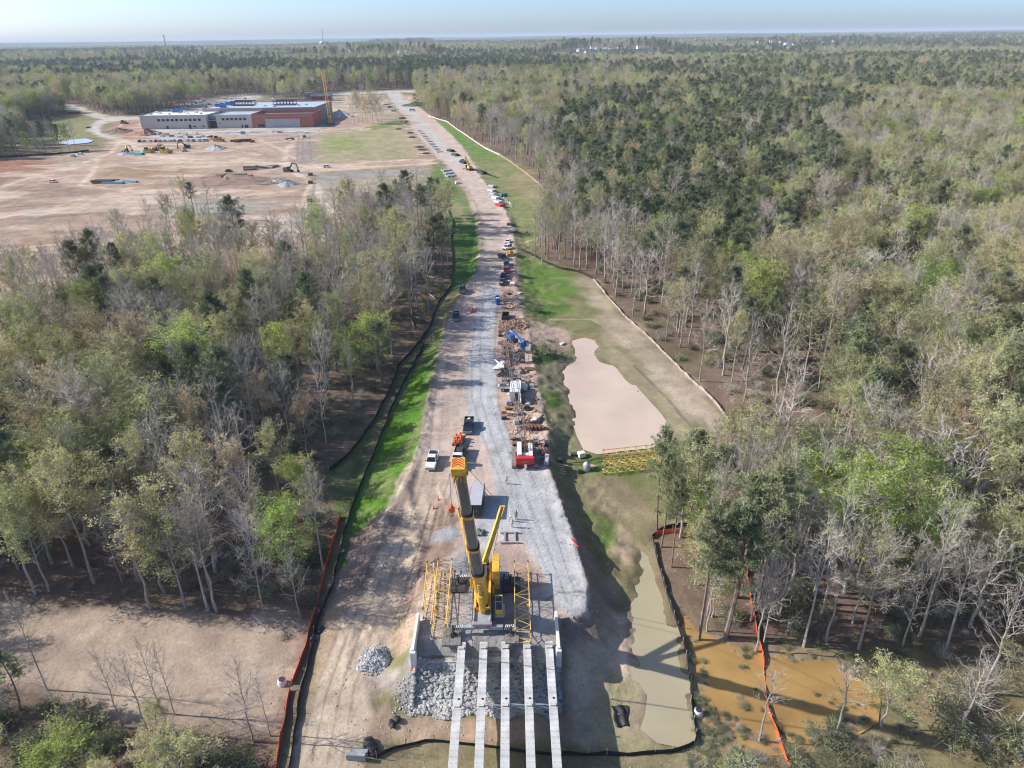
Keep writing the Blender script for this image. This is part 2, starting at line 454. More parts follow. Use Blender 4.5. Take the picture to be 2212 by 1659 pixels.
PAINT = [   # pixel outline, colour, edge softness (m), grassiness, zone
    (CLEARPX, OLIVE, 2.5, .5, None),
    ([(-250, 1270), (0, 1300), (300, 1318), (560, 1330), (668, 1338), (690, 1300), (650, 1470), (600, 1580), (520, 1575), (280, 1545), (100, 1490), (-250, 1470)], (.36, .285, .22), 2.5, .2, None),
    ([(-300, 770), (-300, 348), (0, 343), (190, 330), (300, 278), (690, 270), (760, 268), (850, 258), (900, 300), (945, 345), (930, 352), (700, 372), (672, 380), (668, 490), (640, 580), (520, 590), (400, 590), (250, 630), (100, 690)], SAND, 4, .08, 2),
    ([(300, 285), (240, 262), (330, 245), (430, 215), (520, 202), (565, 204), (560, 215), (450, 235), (330, 262)], (.4, .38, .33), 4, 0, 2),                     # lot behind the school
    ([(690, 272), (680, 215), (720, 205), (830, 205), (850, 225), (905, 300), (860, 262), (780, 272)], (.36, .3, .21), 6, .3, 2),
    ([(690, 270), (700, 240), (780, 245), (790, 268), (740, 275)], (.36, .26, .2), 5, 0, 2),
    ([(250, 262), (300, 250), (320, 290), (250, 305), (225, 285)], (.33, .2, .14), 4, 0, 2),
    ([(0, 455), (130, 446), (300, 440), (430, 436), (640, 440), (640, 462), (420, 470), (200, 480), (0, 500)], (.30, .225, .165), 3, 0, 2),
    ([(330, 440), (520, 436), (600, 448), (500, 462), (350, 462)], (.30, .29, .235), 3, .2, 2), ([(500, 470), (650, 465), (665, 500), (600, 530), (500, 510)], (.46, .40, .34), 3, 0, 2),
    ([(40, 520), (200, 505), (300, 520), (150, 550), (30, 560)], (.27, .19, .135), 3, 0, 2), ([(290, 345), (420, 340), (560, 340), (600, 356), (460, 360), (320, 356)], (.45, .36, .26), 3, 0, 2),
    ([(100, 352), (190, 338), (235, 330), (210, 348), (120, 372)], (.36, .29, .22), 3, 0, 2), ([(-300, 385), (-300, 343), (60, 345), (112, 352), (80, 366), (0, 378)], RED, 5, 0, 2),
    ([(-300, 420), (-300, 385), (0, 375), (100, 362), (90, 372), (40, 385), (0, 402)], (.25, .17, .12), 4, 0, 2),
    ([(210, 358), (330, 355), (420, 368), (370, 385), (230, 385)], (.29, .2, .125), 4, 0, 2),
    ([(20, 408), (115, 398), (215, 412), (215, 430), (40, 425)], (.27, .2, .15), 4, 0, 2),
    ([(-300, 470), (0, 430), (90, 440), (90, 470), (0, 490), (-300, 560)], (.30, .225, .165), 5, 0, 2),
    ([(260, 415), (430, 420), (640, 425), (660, 400), (640, 440), (420, 440), (260, 432)], (.34, .285, .235), 4, 0, 2),
    ([(430, 390), (560, 385), (640, 392), (640, 402), (540, 408), (430, 408)], (.29, .215, .16), 4, 0, 2),
    ([(480, 275), (700, 268), (695, 285), (560, 292), (470, 290)], (.40, .38, .35), 3, 0, 2),
    ([(300, 280), (470, 277), (470, 300), (330, 304)], (.42, .4, .37), 4, 0, 2),
    ([(645, 292), (685, 288), (690, 345), (640, 362), (636, 340)], (.27, .245, .215), 3, .15, 2),      # graded strip west of the field
    ([(690, 288), (855, 276), (880, 300), (902, 342), (800, 348), (690, 352)], (.30, .275, .155), 3, .55, None),
    ([(700, 300), (760, 298), (770, 322), (705, 325)], (.21, .26, .075), 7, .7, None),
    ([(855, 282), (880, 300), (900, 342), (880, 335)], (.30, .28, .15), 3, .6, None),
    ([(700, 355), (900, 346), (945, 350), (930, 358), (700, 372)], (.40, .285, .22), 2.5, 0, 2),
    ([(690, 372), (940, 358), (935, 440), (800, 470), (690, 490), (672, 470)], (.32, .275, .18), 4, .4, None),
    ([(672, 380), (760, 372), (920, 362), (930, 372), (760, 385), (700, 400), (690, 470), (668, 470)], (.285, .26, .235), 4, .1, None),
    ([(870, 258), (850, 262), (790, 275), (800, 283), (850, 275), (872, 268)], (.16, .22, .055), 4, .7, None),
    ([(140, 262), (205, 262), (222, 290), (150, 318), (0, 345), (0, 310), (100, 290)], (.21, .21, .09), 4, .6, None),
    ([(0, 338), (0, 318), (120, 310), (200, 306), (190, 318), (60, 336)], (.19, .15, .1), 3, .4, None),
    ([(110, 224), (165, 228), (235, 252), (300, 252), (300, 258), (232, 262), (214, 275), (222, 286), (262, 298), (268, 306), (215, 296), (190, 282), (200, 266), (215, 258), (150, 238)], (.46, .43, .38), 2, 0, 1),
    ([(668, 204), (850, 196), (895, 194), (895, 198), (850, 201), (668, 209)], (.44, .42, .38), 3, 0, 1),
    ([(850, 205), (880, 215), (930, 250), (985, 300), (1025, 350), (1060, 410), (1080, 440), (1110, 500), (1122, 480), (1200, 470), (1195, 430), (1165, 395), (1120, 358), (1060, 325), (1000, 290), (965, 265), (920, 250), (900, 225)], (.125, .19, .05), 2.5, .8, 3),
    ([(1030, 350), (1060, 405), (1080, 440), (1115, 520), (1150, 530), (1200, 470), (1195, 430), (1165, 395), (1120, 358), (1090, 350)], (.185, .205, .08), 5, .7, 3),
    ([(1080, 378), (1140, 372), (1190, 420), (1180, 440), (1110, 420)], (.25, .22, .115), 6, .5, 3),
    ([(960, 262), (985, 280), (1050, 330), (1040, 345), (1000, 320), (940, 262)], (.10, .20, .035), 3, .8, 3),
    ([(905, 225), (880, 218), (862, 205), (885, 205), (900, 212)], (.38, .27, .2), 4, 0, None),
    ([(935, 355), (955, 365), (985, 400), (1015, 445), (1038, 505), (1038, 560), (1025, 600), (990, 625), (975, 615), (980, 560), (972, 500), (960, 450), (935, 410)], (.085, .17, .04), 1.5, .9, 3),
    ([(955, 400), (985, 430), (1010, 460), (1005, 480), (975, 460), (950, 440)], (.25, .235, .125), 4, .6, 3),
    ([(975, 490), (1038, 490), (1036, 600), (990, 625), (978, 610)], (.062, .15, .027), 3, .9, 3),
    ([(958, 700), (940, 790), (925, 860), (912, 930), (885, 1020), (850, 1100), (800, 1128), (755, 1165), (742, 1150), (760, 1080), (800, 985), (845, 885), (895, 800), (930, 745)], (.068, .17, .017), 1.2, 1, 3),
    ([(742, 1150), (760, 1080), (800, 985), (845, 885), (880, 815), (930, 745), (925, 720), (860, 800), (850, 835), (800, 922), (750, 988), (710, 1020), (735, 1120)], (.085, .11, .04), 1.5, .6, 3),
    ([(755, 1165), (800, 1128), (850, 1100), (890, 1060), (890, 1120), (860, 1190), (790, 1310), (735, 1370), (700, 1330), (720, 1250), (738, 1190)], (.31, .225, .18), 1.5, .1, None),
    ([(733, 1185), (745, 1165), (760, 1170), (745, 1225), (728, 1235)], (.07, .15, .03), 1.0, .9, None),
    ([(700, 1290), (745, 1290), (760, 1380), (690, 1500), (640, 1659), (628, 1659), (650, 1520)], (.33, .25, .175), 1.5, .1, None),
    # right of the road: bright lawn, basin slopes
    ([(1118, 545), (1150, 560), (1200, 578), (1240, 590), (1255, 615), (1250, 635), (1215, 655), (1160, 660), (1125, 640), (1118, 600)], (.098, .17, .036), 1.2, .9, 3),
    ([(1125, 640), (1215, 655), (1250, 632), (1262, 610), (1290, 650), (1330, 700), (1300, 715), (1230, 720), (1180, 710), (1140, 680)], (.155, .165, .07), 2.5, .7, 3),
    ([(1128, 648), (1180, 655), (1235, 648), (1225, 670), (1170, 690), (1140, 676)], (.075, .15, .03), 2, .8, 3),
    ([(1250, 600), (1285, 605), (1340, 670), (1400, 728), (1480, 805), (1550, 880), (1600, 945), (1620, 985), (1540, 960), (1520, 920), (1440, 840), (1370, 780), (1310, 730), (1290, 680)], (.33, .275, .20), 3, .35, None),
    ([(1310, 730), (1370, 780), (1440, 840), (1500, 890), (1510, 940), (1470, 960), (1440, 940), (1420, 890), (1360, 830), (1325, 790), (1300, 760)], (.29, .26, .16), 2.5, .45, None),
    ([(1400, 770), (1480, 850), (1530, 900), (1520, 930), (1440, 850)], (.42, .35, .27), 5, .2, None),
    ([(1140, 690), (1180, 700), (1235, 720), (1245, 745), (1215, 760), (1150, 745), (1130, 715)], (.36, .28, .215), 1.5, .1, None),
    ([(1150, 745), (1215, 762), (1248, 765), (1245, 778), (1212, 800), (1222, 835), (1240, 890), (1250, 940), (1262, 968), (1230, 985), (1195, 985), (1185, 900), (1170, 850), (1155, 790)], (.205, .20, .115), 1.5, .7, 3),
    ([(1148, 745), (1200, 758), (1205, 780), (1160, 790)], (.055, .105, .03), 1.5, .8, 3),
    ([(1158, 835), (1210, 850), (1215, 885), (1172, 880)], (.09, .16, .03), 3, .8, 3),
    ([(1200, 975), (1260, 970), (1340, 975), (1440, 960), (1500, 1000), (1480, 1060), (1420, 1120), (1300, 1110), (1230, 1040), (1195, 1000)], (.17, .175, .075), 2.5, .7, 3),
    ([(1250, 985), (1420, 985), (1440, 1015), (1350, 1030), (1260, 1020)], (.09, .15, .035), 2.5, .8, 3),
    ([(1235, 1040), (1330, 1030), (1420, 1100), (1400, 1150), (1330, 1140), (1265, 1090)], (.235, .20, .12), 3, .5, None),
    ([(1265, 1110), (1330, 1120), (1345, 1190), (1300, 1185)], (.08, .14, .03), 2.5, .8, 3),
    ([(1330, 1120), (1370, 1150), (1375, 1200), (1350, 1215), (1330, 1190)], (.42, .33, .25), 2, .2, None),
    # spoil, slopes below the spit and the creek side
    ([(1180, 985), (1205, 1040), (1240, 1120), (1275, 1200), (1335, 1260), (1335, 1340), (1300, 1380), (1225, 1400), (1210, 1340), (1262, 1320), (1262, 1250), (1235, 1175), (1205, 1085)], (.25, .195, .16), 1.2, 0, None),
    ([(1225, 1395), (1300, 1380), (1330, 1330), (1370, 1330), (1380, 1440), (1405, 1490), (1390, 1590), (1300, 1620), (1240, 1600), (1215, 1480)], (.47, .385, .295), 2, .15, None),
    ([(1300, 1440), (1390, 1480), (1392, 1560), (1380, 1620), (1300, 1625), (1270, 1540)], (.30, .27, .16), 3, .5, None),
    ([(770, 1500), (860, 1540), (1000, 1550), (1230, 1545), (1230, 1600), (1100, 1610), (840, 1605), (770, 1600)], (.33, .245, .175), 1.5, .1, None),
    ([(760, 1659), (840, 1612), (1100, 1618), (1310, 1632), (1400, 1640), (1510, 1625), (1520, 1700), (760, 1750)], (.20, .175, .10), 2, .6, None),
    ([(1484, 1380), (1560, 1380), (1820, 1420), (1900, 1480), (1880, 1620), (1700, 1600), (1560, 1600), (1510, 1600), (1495, 1500)], (.37, .29, .16), 3, .3, None),
    ([(1500, 1520), (1700, 1560), (1780, 1700), (1520, 1700)], (.27, .22, .12), 4, .6, None),
    ([(1780, 1425), (1900, 1480), (1900, 1600), (2212, 1659), (2300, 1440), (2050, 1425)], (.20, .165, .09), 4, .6, None),
    ([(885, 1380), (1218, 1380), (1222, 1530), (868, 1538)], (.27, .265, .255), .8, 0, None),
    # the road itself
    ('ROAD', DIRT, 1.0, 0, 1),
    ([(835, 200), (862, 202), (905, 250), (960, 310), (1000, 360), (985, 362), (935, 310), (895, 262), (850, 222)], (.44, .42, .385), 2, 0, 1),
    ([(1000, 370), (1035, 400), (1070, 455), (1095, 540), (1088, 600), (1060, 640), (1040, 600), (1055, 520), (1040, 450), (1015, 400)], (.455, .375, .315), 3, 0, 1),
    ([(1040, 620), (1078, 610), (1072, 700), (1068, 760), (1075, 860), (1085, 900), (1110, 950), (1130, 1010), (1180, 1010), (1212, 1085), (1243, 1175), (1266, 1250), (1266, 1322), (1236, 1334), (1205, 1310), (1175, 1240), (1130, 1170), (1085, 1150), (1045, 1190), (1030, 1140), (1070, 1080), (1060, 980), (1010, 900), (1000, 820), (1020, 720)], (.40, .405, .41), .7, 0, 1),
    ([(980, 690), (1010, 690), (1000, 860), (1000, 930), (940, 940), (950, 850)], (.40, .325, .27), 3, 0, 1),
    ([(1120, 560), (1078, 610), (1072, 700), (1068, 760), (1078, 880), (1105, 950), (1140, 1000), (1195, 1000), (1180, 930), (1168, 860), (1150, 780), (1143, 720), (1125, 660)], (.385, .285, .235), 1.0, 0, 1),
    ([(900, 1170), (880, 1120), (895, 1080), (960, 1085), (990, 1120), (985, 1180), (940, 1230), (905, 1300), (850, 1330), (860, 1250)], (.215, .15, .115), 1.6, 0, 1),
    ([(925, 1150), (990, 1145), (975, 1170), (920, 1172)], (.24, .255, .27), 1.2, 0, 1),
    ([(930, 1315), (985, 1200), (1120, 1200), (1160, 1260), (1200, 1330), (1203, 1388), (895, 1388), (900, 1330)], (.315, .305, .295), 1.4, 0, 1),
    ([(1060, 1165), (1110, 1170), (1150, 1215), (1175, 1262), (1150, 1300), (1105, 1270), (1085, 1215)], (.385, .285, .24), 1.2, 0, 1),
    ([(880, 1310), (905, 1255), (910, 1290), (890, 1400), (860, 1420), (850, 1370)], (.42, .30, .225), 1.5, 0, 1),
    ('RAMP', (.455, .37, .285), 1.2, 0, 1),
    ([(885, 1020), (905, 1020), (885, 1080), (820, 1200), (770, 1300), (745, 1310), (790, 1220), (850, 1100)], (.215, .17, .145), .8, 0, 1),
    ([(745, 1340), (800, 1310), (790, 1440), (770, 1490), (740, 1659), (650, 1659), (690, 1480)], (.47, .385, .29), 1.5, 0, 1),
    ([(800, 1440), (860, 1440), (870, 1500), (790, 1480)], (.34, .30, .26), 1.5, 0, None),
]
STROKES = [  # pixel polyline, width (m), colour
    ([(262, 300), (330, 338), (430, 345), (520, 348), (600, 352), (690, 362), (800, 360), (940, 352)], 5, PALE), ([(0, 405), (90, 375), (180, 352), (240, 330), (262, 303)], 4, PALE),
    ([(250, 312), (400, 312), (520, 318), (640, 300), (690, 285)], 4, PALE), ([(640, 300), (615, 330), (620, 360), (680, 400), (700, 440), (720, 480)], 5, PALE),
    ([(212, 345), (200, 375), (170, 400), (260, 410), (330, 395)], 3, PALE), ([(0, 470), (200, 440), (420, 430), (640, 412)], 4, (.5, .4, .31)), ([(256, 275), (272, 262), (286, 262)], 3, PALE),
    ([(240, 355), (300, 365), (390, 368)], 2.5, PALE), ([(440, 335), (500, 325), (560, 335)], 3, PALE), ([(560, 300), (600, 320), (640, 345)], 3, PALE),
    ([(745, 300), (860, 330), (885, 340)], 1.2, (.2, .2, .1)), ([(880, 280), (905, 300), (945, 345), (985, 380), (1012, 425), (1032, 480), (1036, 530)], 1.0, (.24, .19, .15)),
    ([(660, 370), (780, 352), (890, 348), (930, 330), (925, 318)], 1.2, (.25, .18, .14)), ([(1105, 700), (1180, 740), (1232, 745)], 1.2, (.42, .35, .26)),
    ([(1190, 690), (1280, 690), (1340, 730), (1400, 790)], 1.0, (.36, .3, .2)), ([(1370, 790), (1440, 860), (1500, 930), (1505, 970), (1470, 985)], .7, (.13, .11, .08)),
    ([(1120, 525), (1160, 515), (1180, 505)], 2, (.38, .31, .22)), ([(1110, 1010), (1150, 1100), (1190, 1200), (1225, 1300)], .25, (.22, .22, .22)), ([(1140, 1010), (1185, 1110), (1215, 1200), (1245, 1290)], .25, (.22, .22, .22)),
    ([(1080, 1000), (1110, 1080), (1150, 1160), (1190, 1250)], .25, (.24, .24, .24)), ([(1150, 1010), (1200, 1120), (1230, 1200), (1250, 1270)], .2, (.45, .42, .38)), ([(1060, 860), (1085, 940), (1130, 1060), (1175, 1180)], .3, (.27, .27, .27)),
    ([(1175, 1300), (1205, 1280), (1262, 1280)], .3, (.2, .18, .17)), ([(1075, 640), (1068, 760), (1078, 880), (1105, 950)], .5, (.24, .22, .2)), ([(990, 640), (965, 690), (950, 760), (930, 840), (912, 930)], .9, (.2, .16, .13)),

    ([(883, 1000), (834, 1120), (782, 1245), (729, 1365), (678, 1500), (645, 1645)], .38, (.31, .245, .18)),
    ([(896, 1000), (850, 1120), (801, 1245), (752, 1365), (704, 1500), (674, 1645)], .38, (.31, .245, .18)),
    ([(911, 1000), (869, 1120), (824, 1245), (778, 1365), (734, 1500), (708, 1645)], .38, (.31, .245, .18)),
    ([(925, 1000), (887, 1120), (845, 1245), (803, 1365), (762, 1500), (740, 1645)], .38, (.31, .245, .18)),
    ([(930, 1090), (905, 1180), (870, 1290), (850, 1340)], .35, (.15, .1, .08)), ([(945, 1095), (922, 1185), (888, 1300), (872, 1350)], .35, (.15, .1, .08)), ([(975, 1020), (950, 1100), (935, 1170)], .35, (.3, .23, .18)), ([(985, 1030), (962, 1110), (950, 1180)], .35, (.3, .23, .18)),
    ([(960, 700), (945, 800), (935, 900), (925, 1000), (905, 1080)], .4, (.36, .28, .23)), ([(975, 700), (962, 800), (955, 900), (945, 1000), (925, 1080)], .4, (.36, .28, .23)), ([(1000, 640), (985, 760), (980, 880), (985, 960)], .4, (.38, .3, .25)),
    ([(1030, 640), (1020, 760), (1020, 860), (1045, 950), (1085, 1050), (1130, 1150)], .35, (.27, .27, .275)), ([(1045, 640), (1036, 760), (1038, 860), (1065, 950), (1105, 1050), (1150, 1150)], .35, (.27, .27, .275)), ([(880, 1420), (860, 1470), (800, 1500)], .5, (.25, .22, .19)),
    ([(40, 408), (110, 401), (215, 413)], 2.5, (.23, .165, .12)), ([(220, 430), (320, 421), (430, 420), (560, 425)], 2.5, (.24, .175, .125)), ([(0, 450), (120, 441)], 3, (.2, .15, .11)),
    ([(0, 476), (150, 466), (330, 452)], 2.5, (.22, .16, .12)), ([(85, 450), (62, 478)], 4, (.3, .26, .22)), ([(400, 395), (560, 389)], 2.5, (.22, .16, .12)), ([(0, 420), (90, 386), (215, 352)], 2, (.25, .17, .12)),
    ([(0, 540), (200, 520), (420, 500), (600, 480)], 3, (.5, .4, .31)), ([(0, 510), (160, 500), (300, 480)], 3, (.26, .19, .14)), ([(280, 330), (400, 333), (480, 328)], 2, (.3, .21, .14)),
    ([(645, 292), (642, 345)], 1.5, (.2, .17, .14)), ([(655, 292), (654, 345)], 1.2, (.2, .17, .14)), ([(668, 290), (672, 345)], 1.2, (.2, .17, .14)), ([(680, 380), (676, 440)], 1.5, (.2, .17, .14)),
    ([(262, 303), (330, 318), (400, 322), (470, 330)], 3, PALE), ([(620, 360), (560, 372), (470, 376)], 2.5, PALE), ([(700, 440), (690, 480), (700, 520)], 3, PALE), ([(668, 400), (655, 430), (670, 470)], 2.5, PALE),
    ([(600, 1385), (640, 1380)], .5, (.4, .25, .1)), ([(100, 1390), (400, 1400), (600, 1375)], 1.2, (.33, .26, .19)), ([(540, 1450), (610, 1440), (640, 1450)], 1, (.4, .33, .25)),
]
# ------------------------------------------------------------------ one terrain sheet, denser where the photo looks closely
ys = [-400, -200, -100, -40, 0, 15]
y = 26.0
while y < 19000:
    ys.append(y)
    y += .42 if y < 135 else ((.42 + (y - 135) * .0023) if y < 950 else (y * .02 if y < 1300 else y * .035 if y < 4000 else y * .06))
ys = np.array(ys)
NC = 1040
sx = np.linspace(-1, 1, NC)
sx = sx * (.62 + .38 * np.abs(sx) ** 1.5)
half = np.where(ys < 40, 110, (np.maximum(ys, 0) + 38) * 1.12 + 20)
X = sx[None, :] * half[:, None] * 1.25
Y = np.repeat(ys[:, None], NC, 1)
X, Y = X.ravel(), Y.ravel()
Zt = height(X, Y)
nV = X.size
col = np.zeros((nV, 4))
n1 = fbm(X, Y, 9, 61)
fl = np.array(LITTER)[None] * (0.75 + .5 * n1)[:, None]
gsp = sm(.55, .75, fbm(X, Y, 14, 71))
fl = fl * (1 - .35 * gsp[:, None]) + np.array((.10, .11, .04))[None] * .35 * gsp[:, None]
farm = sm(1200, 2800, np.hypot(X, Y))
can = sm(.42, .58, fbm(X, Y, 420, 81) * .6 + fbm(X, Y * .5, 1400, 83) * .4)
canopy = np.array((.125, .12, .07))[None] * (1 - can[:, None]) + np.array((.05, .064, .04))[None] * can[:, None]
col[:, :3] = fl * (1 - farm[:, None]) + canopy * (0.75 + .5 * fbm(X, Y, 60, 85))[:, None] * farm[:, None]
col[:, 3] = .2
zone = np.zeros(nV, int)
droad = np.full(nV, 50.0)
wob = (fbm(X, Y, 7, 91) - .5) * 2
wob2 = (fbm(X, Y, 1.3, 95, 2) - .5) * 2
for px, c, soft, gr, zn in PAINT:
    if px == 'ROAD':
        poly = ROADP
    elif px == 'RAMP':
        poly = None
    else:
        poly = gpoly(px)
    if poly is None:
        idx = np.where((Y > 40) & (Y < 118) & (np.abs(X) < 60))[0]
        d = sdist(X[idx], Y[idx], RAMPC, closed=False) - 4.2
    else:
        mg = soft * 4 + 3
        idx = np.where((X > poly[:, 0].min() - mg) & (X < poly[:, 0].max() + mg) & (Y > poly[:, 1].min() - mg) & (Y < poly[:, 1].max() + mg))[0]
        d = sdist(X[idx], Y[idx], poly)
    if px == 'ROAD':
        droad[idx] = d
    s2 = soft * np.clip(Y[idx] / 220, .7, 1.7)
    wgt = sm(s2, -s2, d + wob[idx] * s2 * 1.3 + wob2[idx] * min(soft, 1.2) * .7)
    cc = np.array(c)[None] * (.9 + .2 * n1[idx])[:, None]
    col[idx, :3] += (cc - col[idx, :3]) * wgt[:, None]
    col[idx, 3] += (gr - col[idx, 3]) * wgt
    if zn is not None:
        zone[idx[wgt > .5]] = zn
    elif px not in ('ROAD', 'RAMP'):
        zone[idx[wgt > .6]] = 0
for px, wd, c in STROKES:
    poly = gpoly(px)
    mg = wd * 3
    idx = np.where((X > poly[:, 0].min() - mg) & (X < poly[:, 0].max() + mg) & (Y > poly[:, 1].min() - mg) & (Y < poly[:, 1].max() + mg))[0]
    d = sdist(X[idx], Y[idx], poly, closed=False) + wob2[idx] * wd * .3 + wob[idx] * wd * .35
    wgt = sm(wd * .75, wd * .25, d) * (.55 + .4 * n1[idx])
    col[idx, :3] += (np.array(c)[None] - col[idx, :3]) * wgt[:, None]
# graded site: patches of paler and browner earth, scraped in long passes
site = (zone == 2)[:]
pa = sm(.54, .68, fbm(X / 2.4, Y, 16, 201)) * site
pb = sm(.56, .70, fbm(X / 3.0, Y, 9, 211)) * site
col[:, :3] += (np.array((.56, .45, .345))[None] - col[:, :3]) * (pa * .55)[:, None]
col[:, :3] += (np.array((.27, .18, .125))[None] - col[:, :3]) * (pb * .5)[:, None]
for poly_, w_ in ((POND, 1.1), (CREEK, .9), (FLOOD, 1.2)):
    ii = np.where((np.abs(X) < 90) & (Y > 45) & (Y < 200))[0]
    e_ = np.exp(-(sdist(X[ii], Y[ii], poly_) / w_) ** 2) * .6
    col[ii, :3] += (np.array((.20, .155, .105))[None] - col[ii, :3]) * e_[:, None]
# wheel tracks that run with the road
inroad = sm(0, -1.2, droad)
tr = vnoise(droad + (fbm(X, Y, 30, 15) - .5) * 5, Y * .012, .55, 13) * .6 + vnoise(droad + (fbm(X, Y, 40, 18) - .5) * 8, Y * .01, 1.4, 19) * .4
col[:, :3] *= (1 + inroad * (tr - .5) * .30 * sm(420, 150, Y))[:, None]
# patches of exposed clay, thin grass and darker damp soil
pt = fbm(X, Y, 5.5, 33)
col[:, :3] *= (1 + (pt - .5) * .5 * (1 - farm) * (1 - .75 * inroad))[:, None]
thin = sm(.5, .75, fbm(X, Y, 3.2, 37)) * sm(.25, .7, col[:, 3]) * sm(1000, 600, Y)
col[:, :3] += (np.array((.30, .25, .155))[None] - col[:, :3]) * (thin * .35)[:, None]
scuff = sm(.62, .74, fbm(X, Y, 2.2, 43)) * (col[:, 3] < .2) * (zone > 0)
col[:, :3] *= (1 - .16 * scuff)[:, None]
col = np.clip(col, 0, 1)

gm = bpy.data.materials.new('soil_and_grass')
gm.use_nodes = True
n, l = gm.node_tree.nodes, gm.node_tree.links
b = n['Principled BSDF']
b.inputs['Roughness'].default_value = .92
b.inputs['Specular IOR Level'].default_value = .15
va = n.new('ShaderNodeVertexColor')
va.layer_name = 'soil'
geo = n.new('ShaderNodeNewGeometry')
def gnoise(sc, det, a, bb, r=.5):
    t = n.new('ShaderNodeTexNoise')
    t.inputs['Scale'].default_value = sc
    t.inputs['Detail'].default_value = det
    t.inputs['Roughness'].default_value = r
    l.new(geo.outputs['Position'], t.inputs['Vector'])
    m = n.new('ShaderNodeMapRange')
    m.inputs['From Min'].default_value, m.inputs['From Max'].default_value = .3, .7
    m.inputs['To Min'].default_value, m.inputs['To Max'].default_value = a, bb
    l.new(t.outputs['Fac'], m.inputs['Value'])
    return t, m.outputs[0]
_, na = gnoise(.22, 7, .80, 1.2, .65)
tb, nb = gnoise(1.9, 9, .76, 1.24, .75)
def vmath(op, a, bsock):
    m = n.new('ShaderNodeMath')
    m.operation = op
    for i, q in enumerate((a, bsock)):
        if isinstance(q, (int, float)):
            m.inputs[i].default_value = q
        else:
            l.new(q, m.inputs[i])
    return m.outputs[0]
hs = n.new('ShaderNodeHueSaturation')
l.new(va.outputs['Color'], hs.inputs['Color'])
l.new(vmath('MULTIPLY', na, nb), hs.inputs['Value'])
tg, ng_ = gnoise(.9, 7, .455, .53, .75)
mixh = n.new('ShaderNodeMix')
mixh.inputs[2].default_value = .5
l.new(va.outputs['Alpha'], mixh.inputs[0])
l.new(ng_, mixh.inputs[3])
l.new(mixh.outputs[0], hs.inputs['Hue'])
l.new(hs.outputs[0], b.inputs['Base Color'])
bp = n.new('ShaderNodeBump')
bp.inputs['Strength'].default_value = .8
bp.inputs['Distance'].default_value = .17
l.new(tb.outputs['Fac'], bp.inputs['Height'])
l.new(bp.outputs[0], b.inputs['Normal'])

def build_ground():
    NR = len(ys)
    i = np.arange(NR - 1)[:, None] * NC + np.arange(NC - 1)[None, :]
    q = np.stack([i, i + 1, i + NC + 1, i + NC], -1).reshape(-1, 4)
    zf = np.max(zone[q], axis=1)
    co = np.stack([X, Y, Zt], -1)
    for k, nm in enumerate(ZN):
        fs = q[zf == k]
        used, inv = np.unique(fs, return_inverse=True)
        me = bpy.data.meshes.new(nm)
        me.vertices.add(len(used))
        me.vertices.foreach_set('co', co[used].ravel())
        me.loops.add(fs.size)
        me.loops.foreach_set('vertex_index', inv.ravel().astype(np.int32))
        me.polygons.add(len(fs))
        me.polygons.foreach_set('loop_start', np.arange(0, fs.size, 4, dtype=np.int32))
        me.polygons.foreach_set('use_smooth', [True] * len(fs))
        ca = me.color_attributes.new('soil', 'FLOAT_COLOR', 'POINT')
        ca.data.foreach_set('color', col[used].ravel())
        me.materials.append(gm)
        me.update()
        me.validate()
        o = bpy.data.objects.new(nm, me)
        COL.objects.link(o)
        struct(o, ['brown leaf litter and bare soil under the woods and around the site', 'pink dirt and grey gravel road running up the middle of the site',
                   'pale sandy graded earth around the far school', 'green seeded slopes on both sides of the haul road'][k])
build_ground()

# ------------------------------------------------------------------ water
def water(name, poly, z, c, label, rough=.12, grow=1.0, noise=.12):
    cx_, cy_ = poly.mean(0)
    P = []
    for p in poly:
        v = np.array(p) - (cx_, cy_)
        L = np.linalg.norm(v)
        P.append((cx_ + v[0] * (1 + grow / L), cy_ + v[1] * (1 + grow / L)))
    m = MB()
    m.poly([(p[0], p[1], z) for p in P])
    mt = mk(name + '_water', c, rough=rough, var=noise, scale=.09, spec=.5)
    nn, ll = mt.node_tree.nodes, mt.node_tree.links
    t = nn.new('ShaderNodeTexNoise')
    t.inputs['Scale'].default_value = 1.4
    t.inputs['Detail'].default_value = 4
    g2 = nn.new('ShaderNodeNewGeometry')
    ll.new(g2.outputs['Position'], t.inputs['Vector'])
    b2 = nn.new('ShaderNodeBump')
    b2.inputs['Strength'].default_value = .05
    b2.inputs['Distance'].default_value = .05
    ll.new(t.outputs['Fac'], b2.inputs['Height'])
    ll.new(b2.outputs[0], nn['Principled BSDF'].inputs['Normal'])
    o = m.build(name, mt)
    bpy_tri(o)
    return struct(o, label)
def bpy_tri(o):
    import bmesh
    bm = bmesh.new()
    bm.from_mesh(o.data)
    bmesh.ops.triangulate(bm, faces=bm.faces[:])
    bm.to_mesh(o.data)
    bm.free()
water('pond', POND, POND_Z, (.56, .445, .35), 'flat tan muddy water of the sediment basin right of the road', grow=1.2, noise=.09)
water('creek_pool', CREEK, CREEK_Z, (.37, .33, .22), 'olive tan ponded water along the black silt fence', grow=1.0)
water('flood_water', FLOOD, FLOOD_Z, (.34, .215, .08), 'shallow orange flood water below the right woods', grow=1.5, noise=.3)
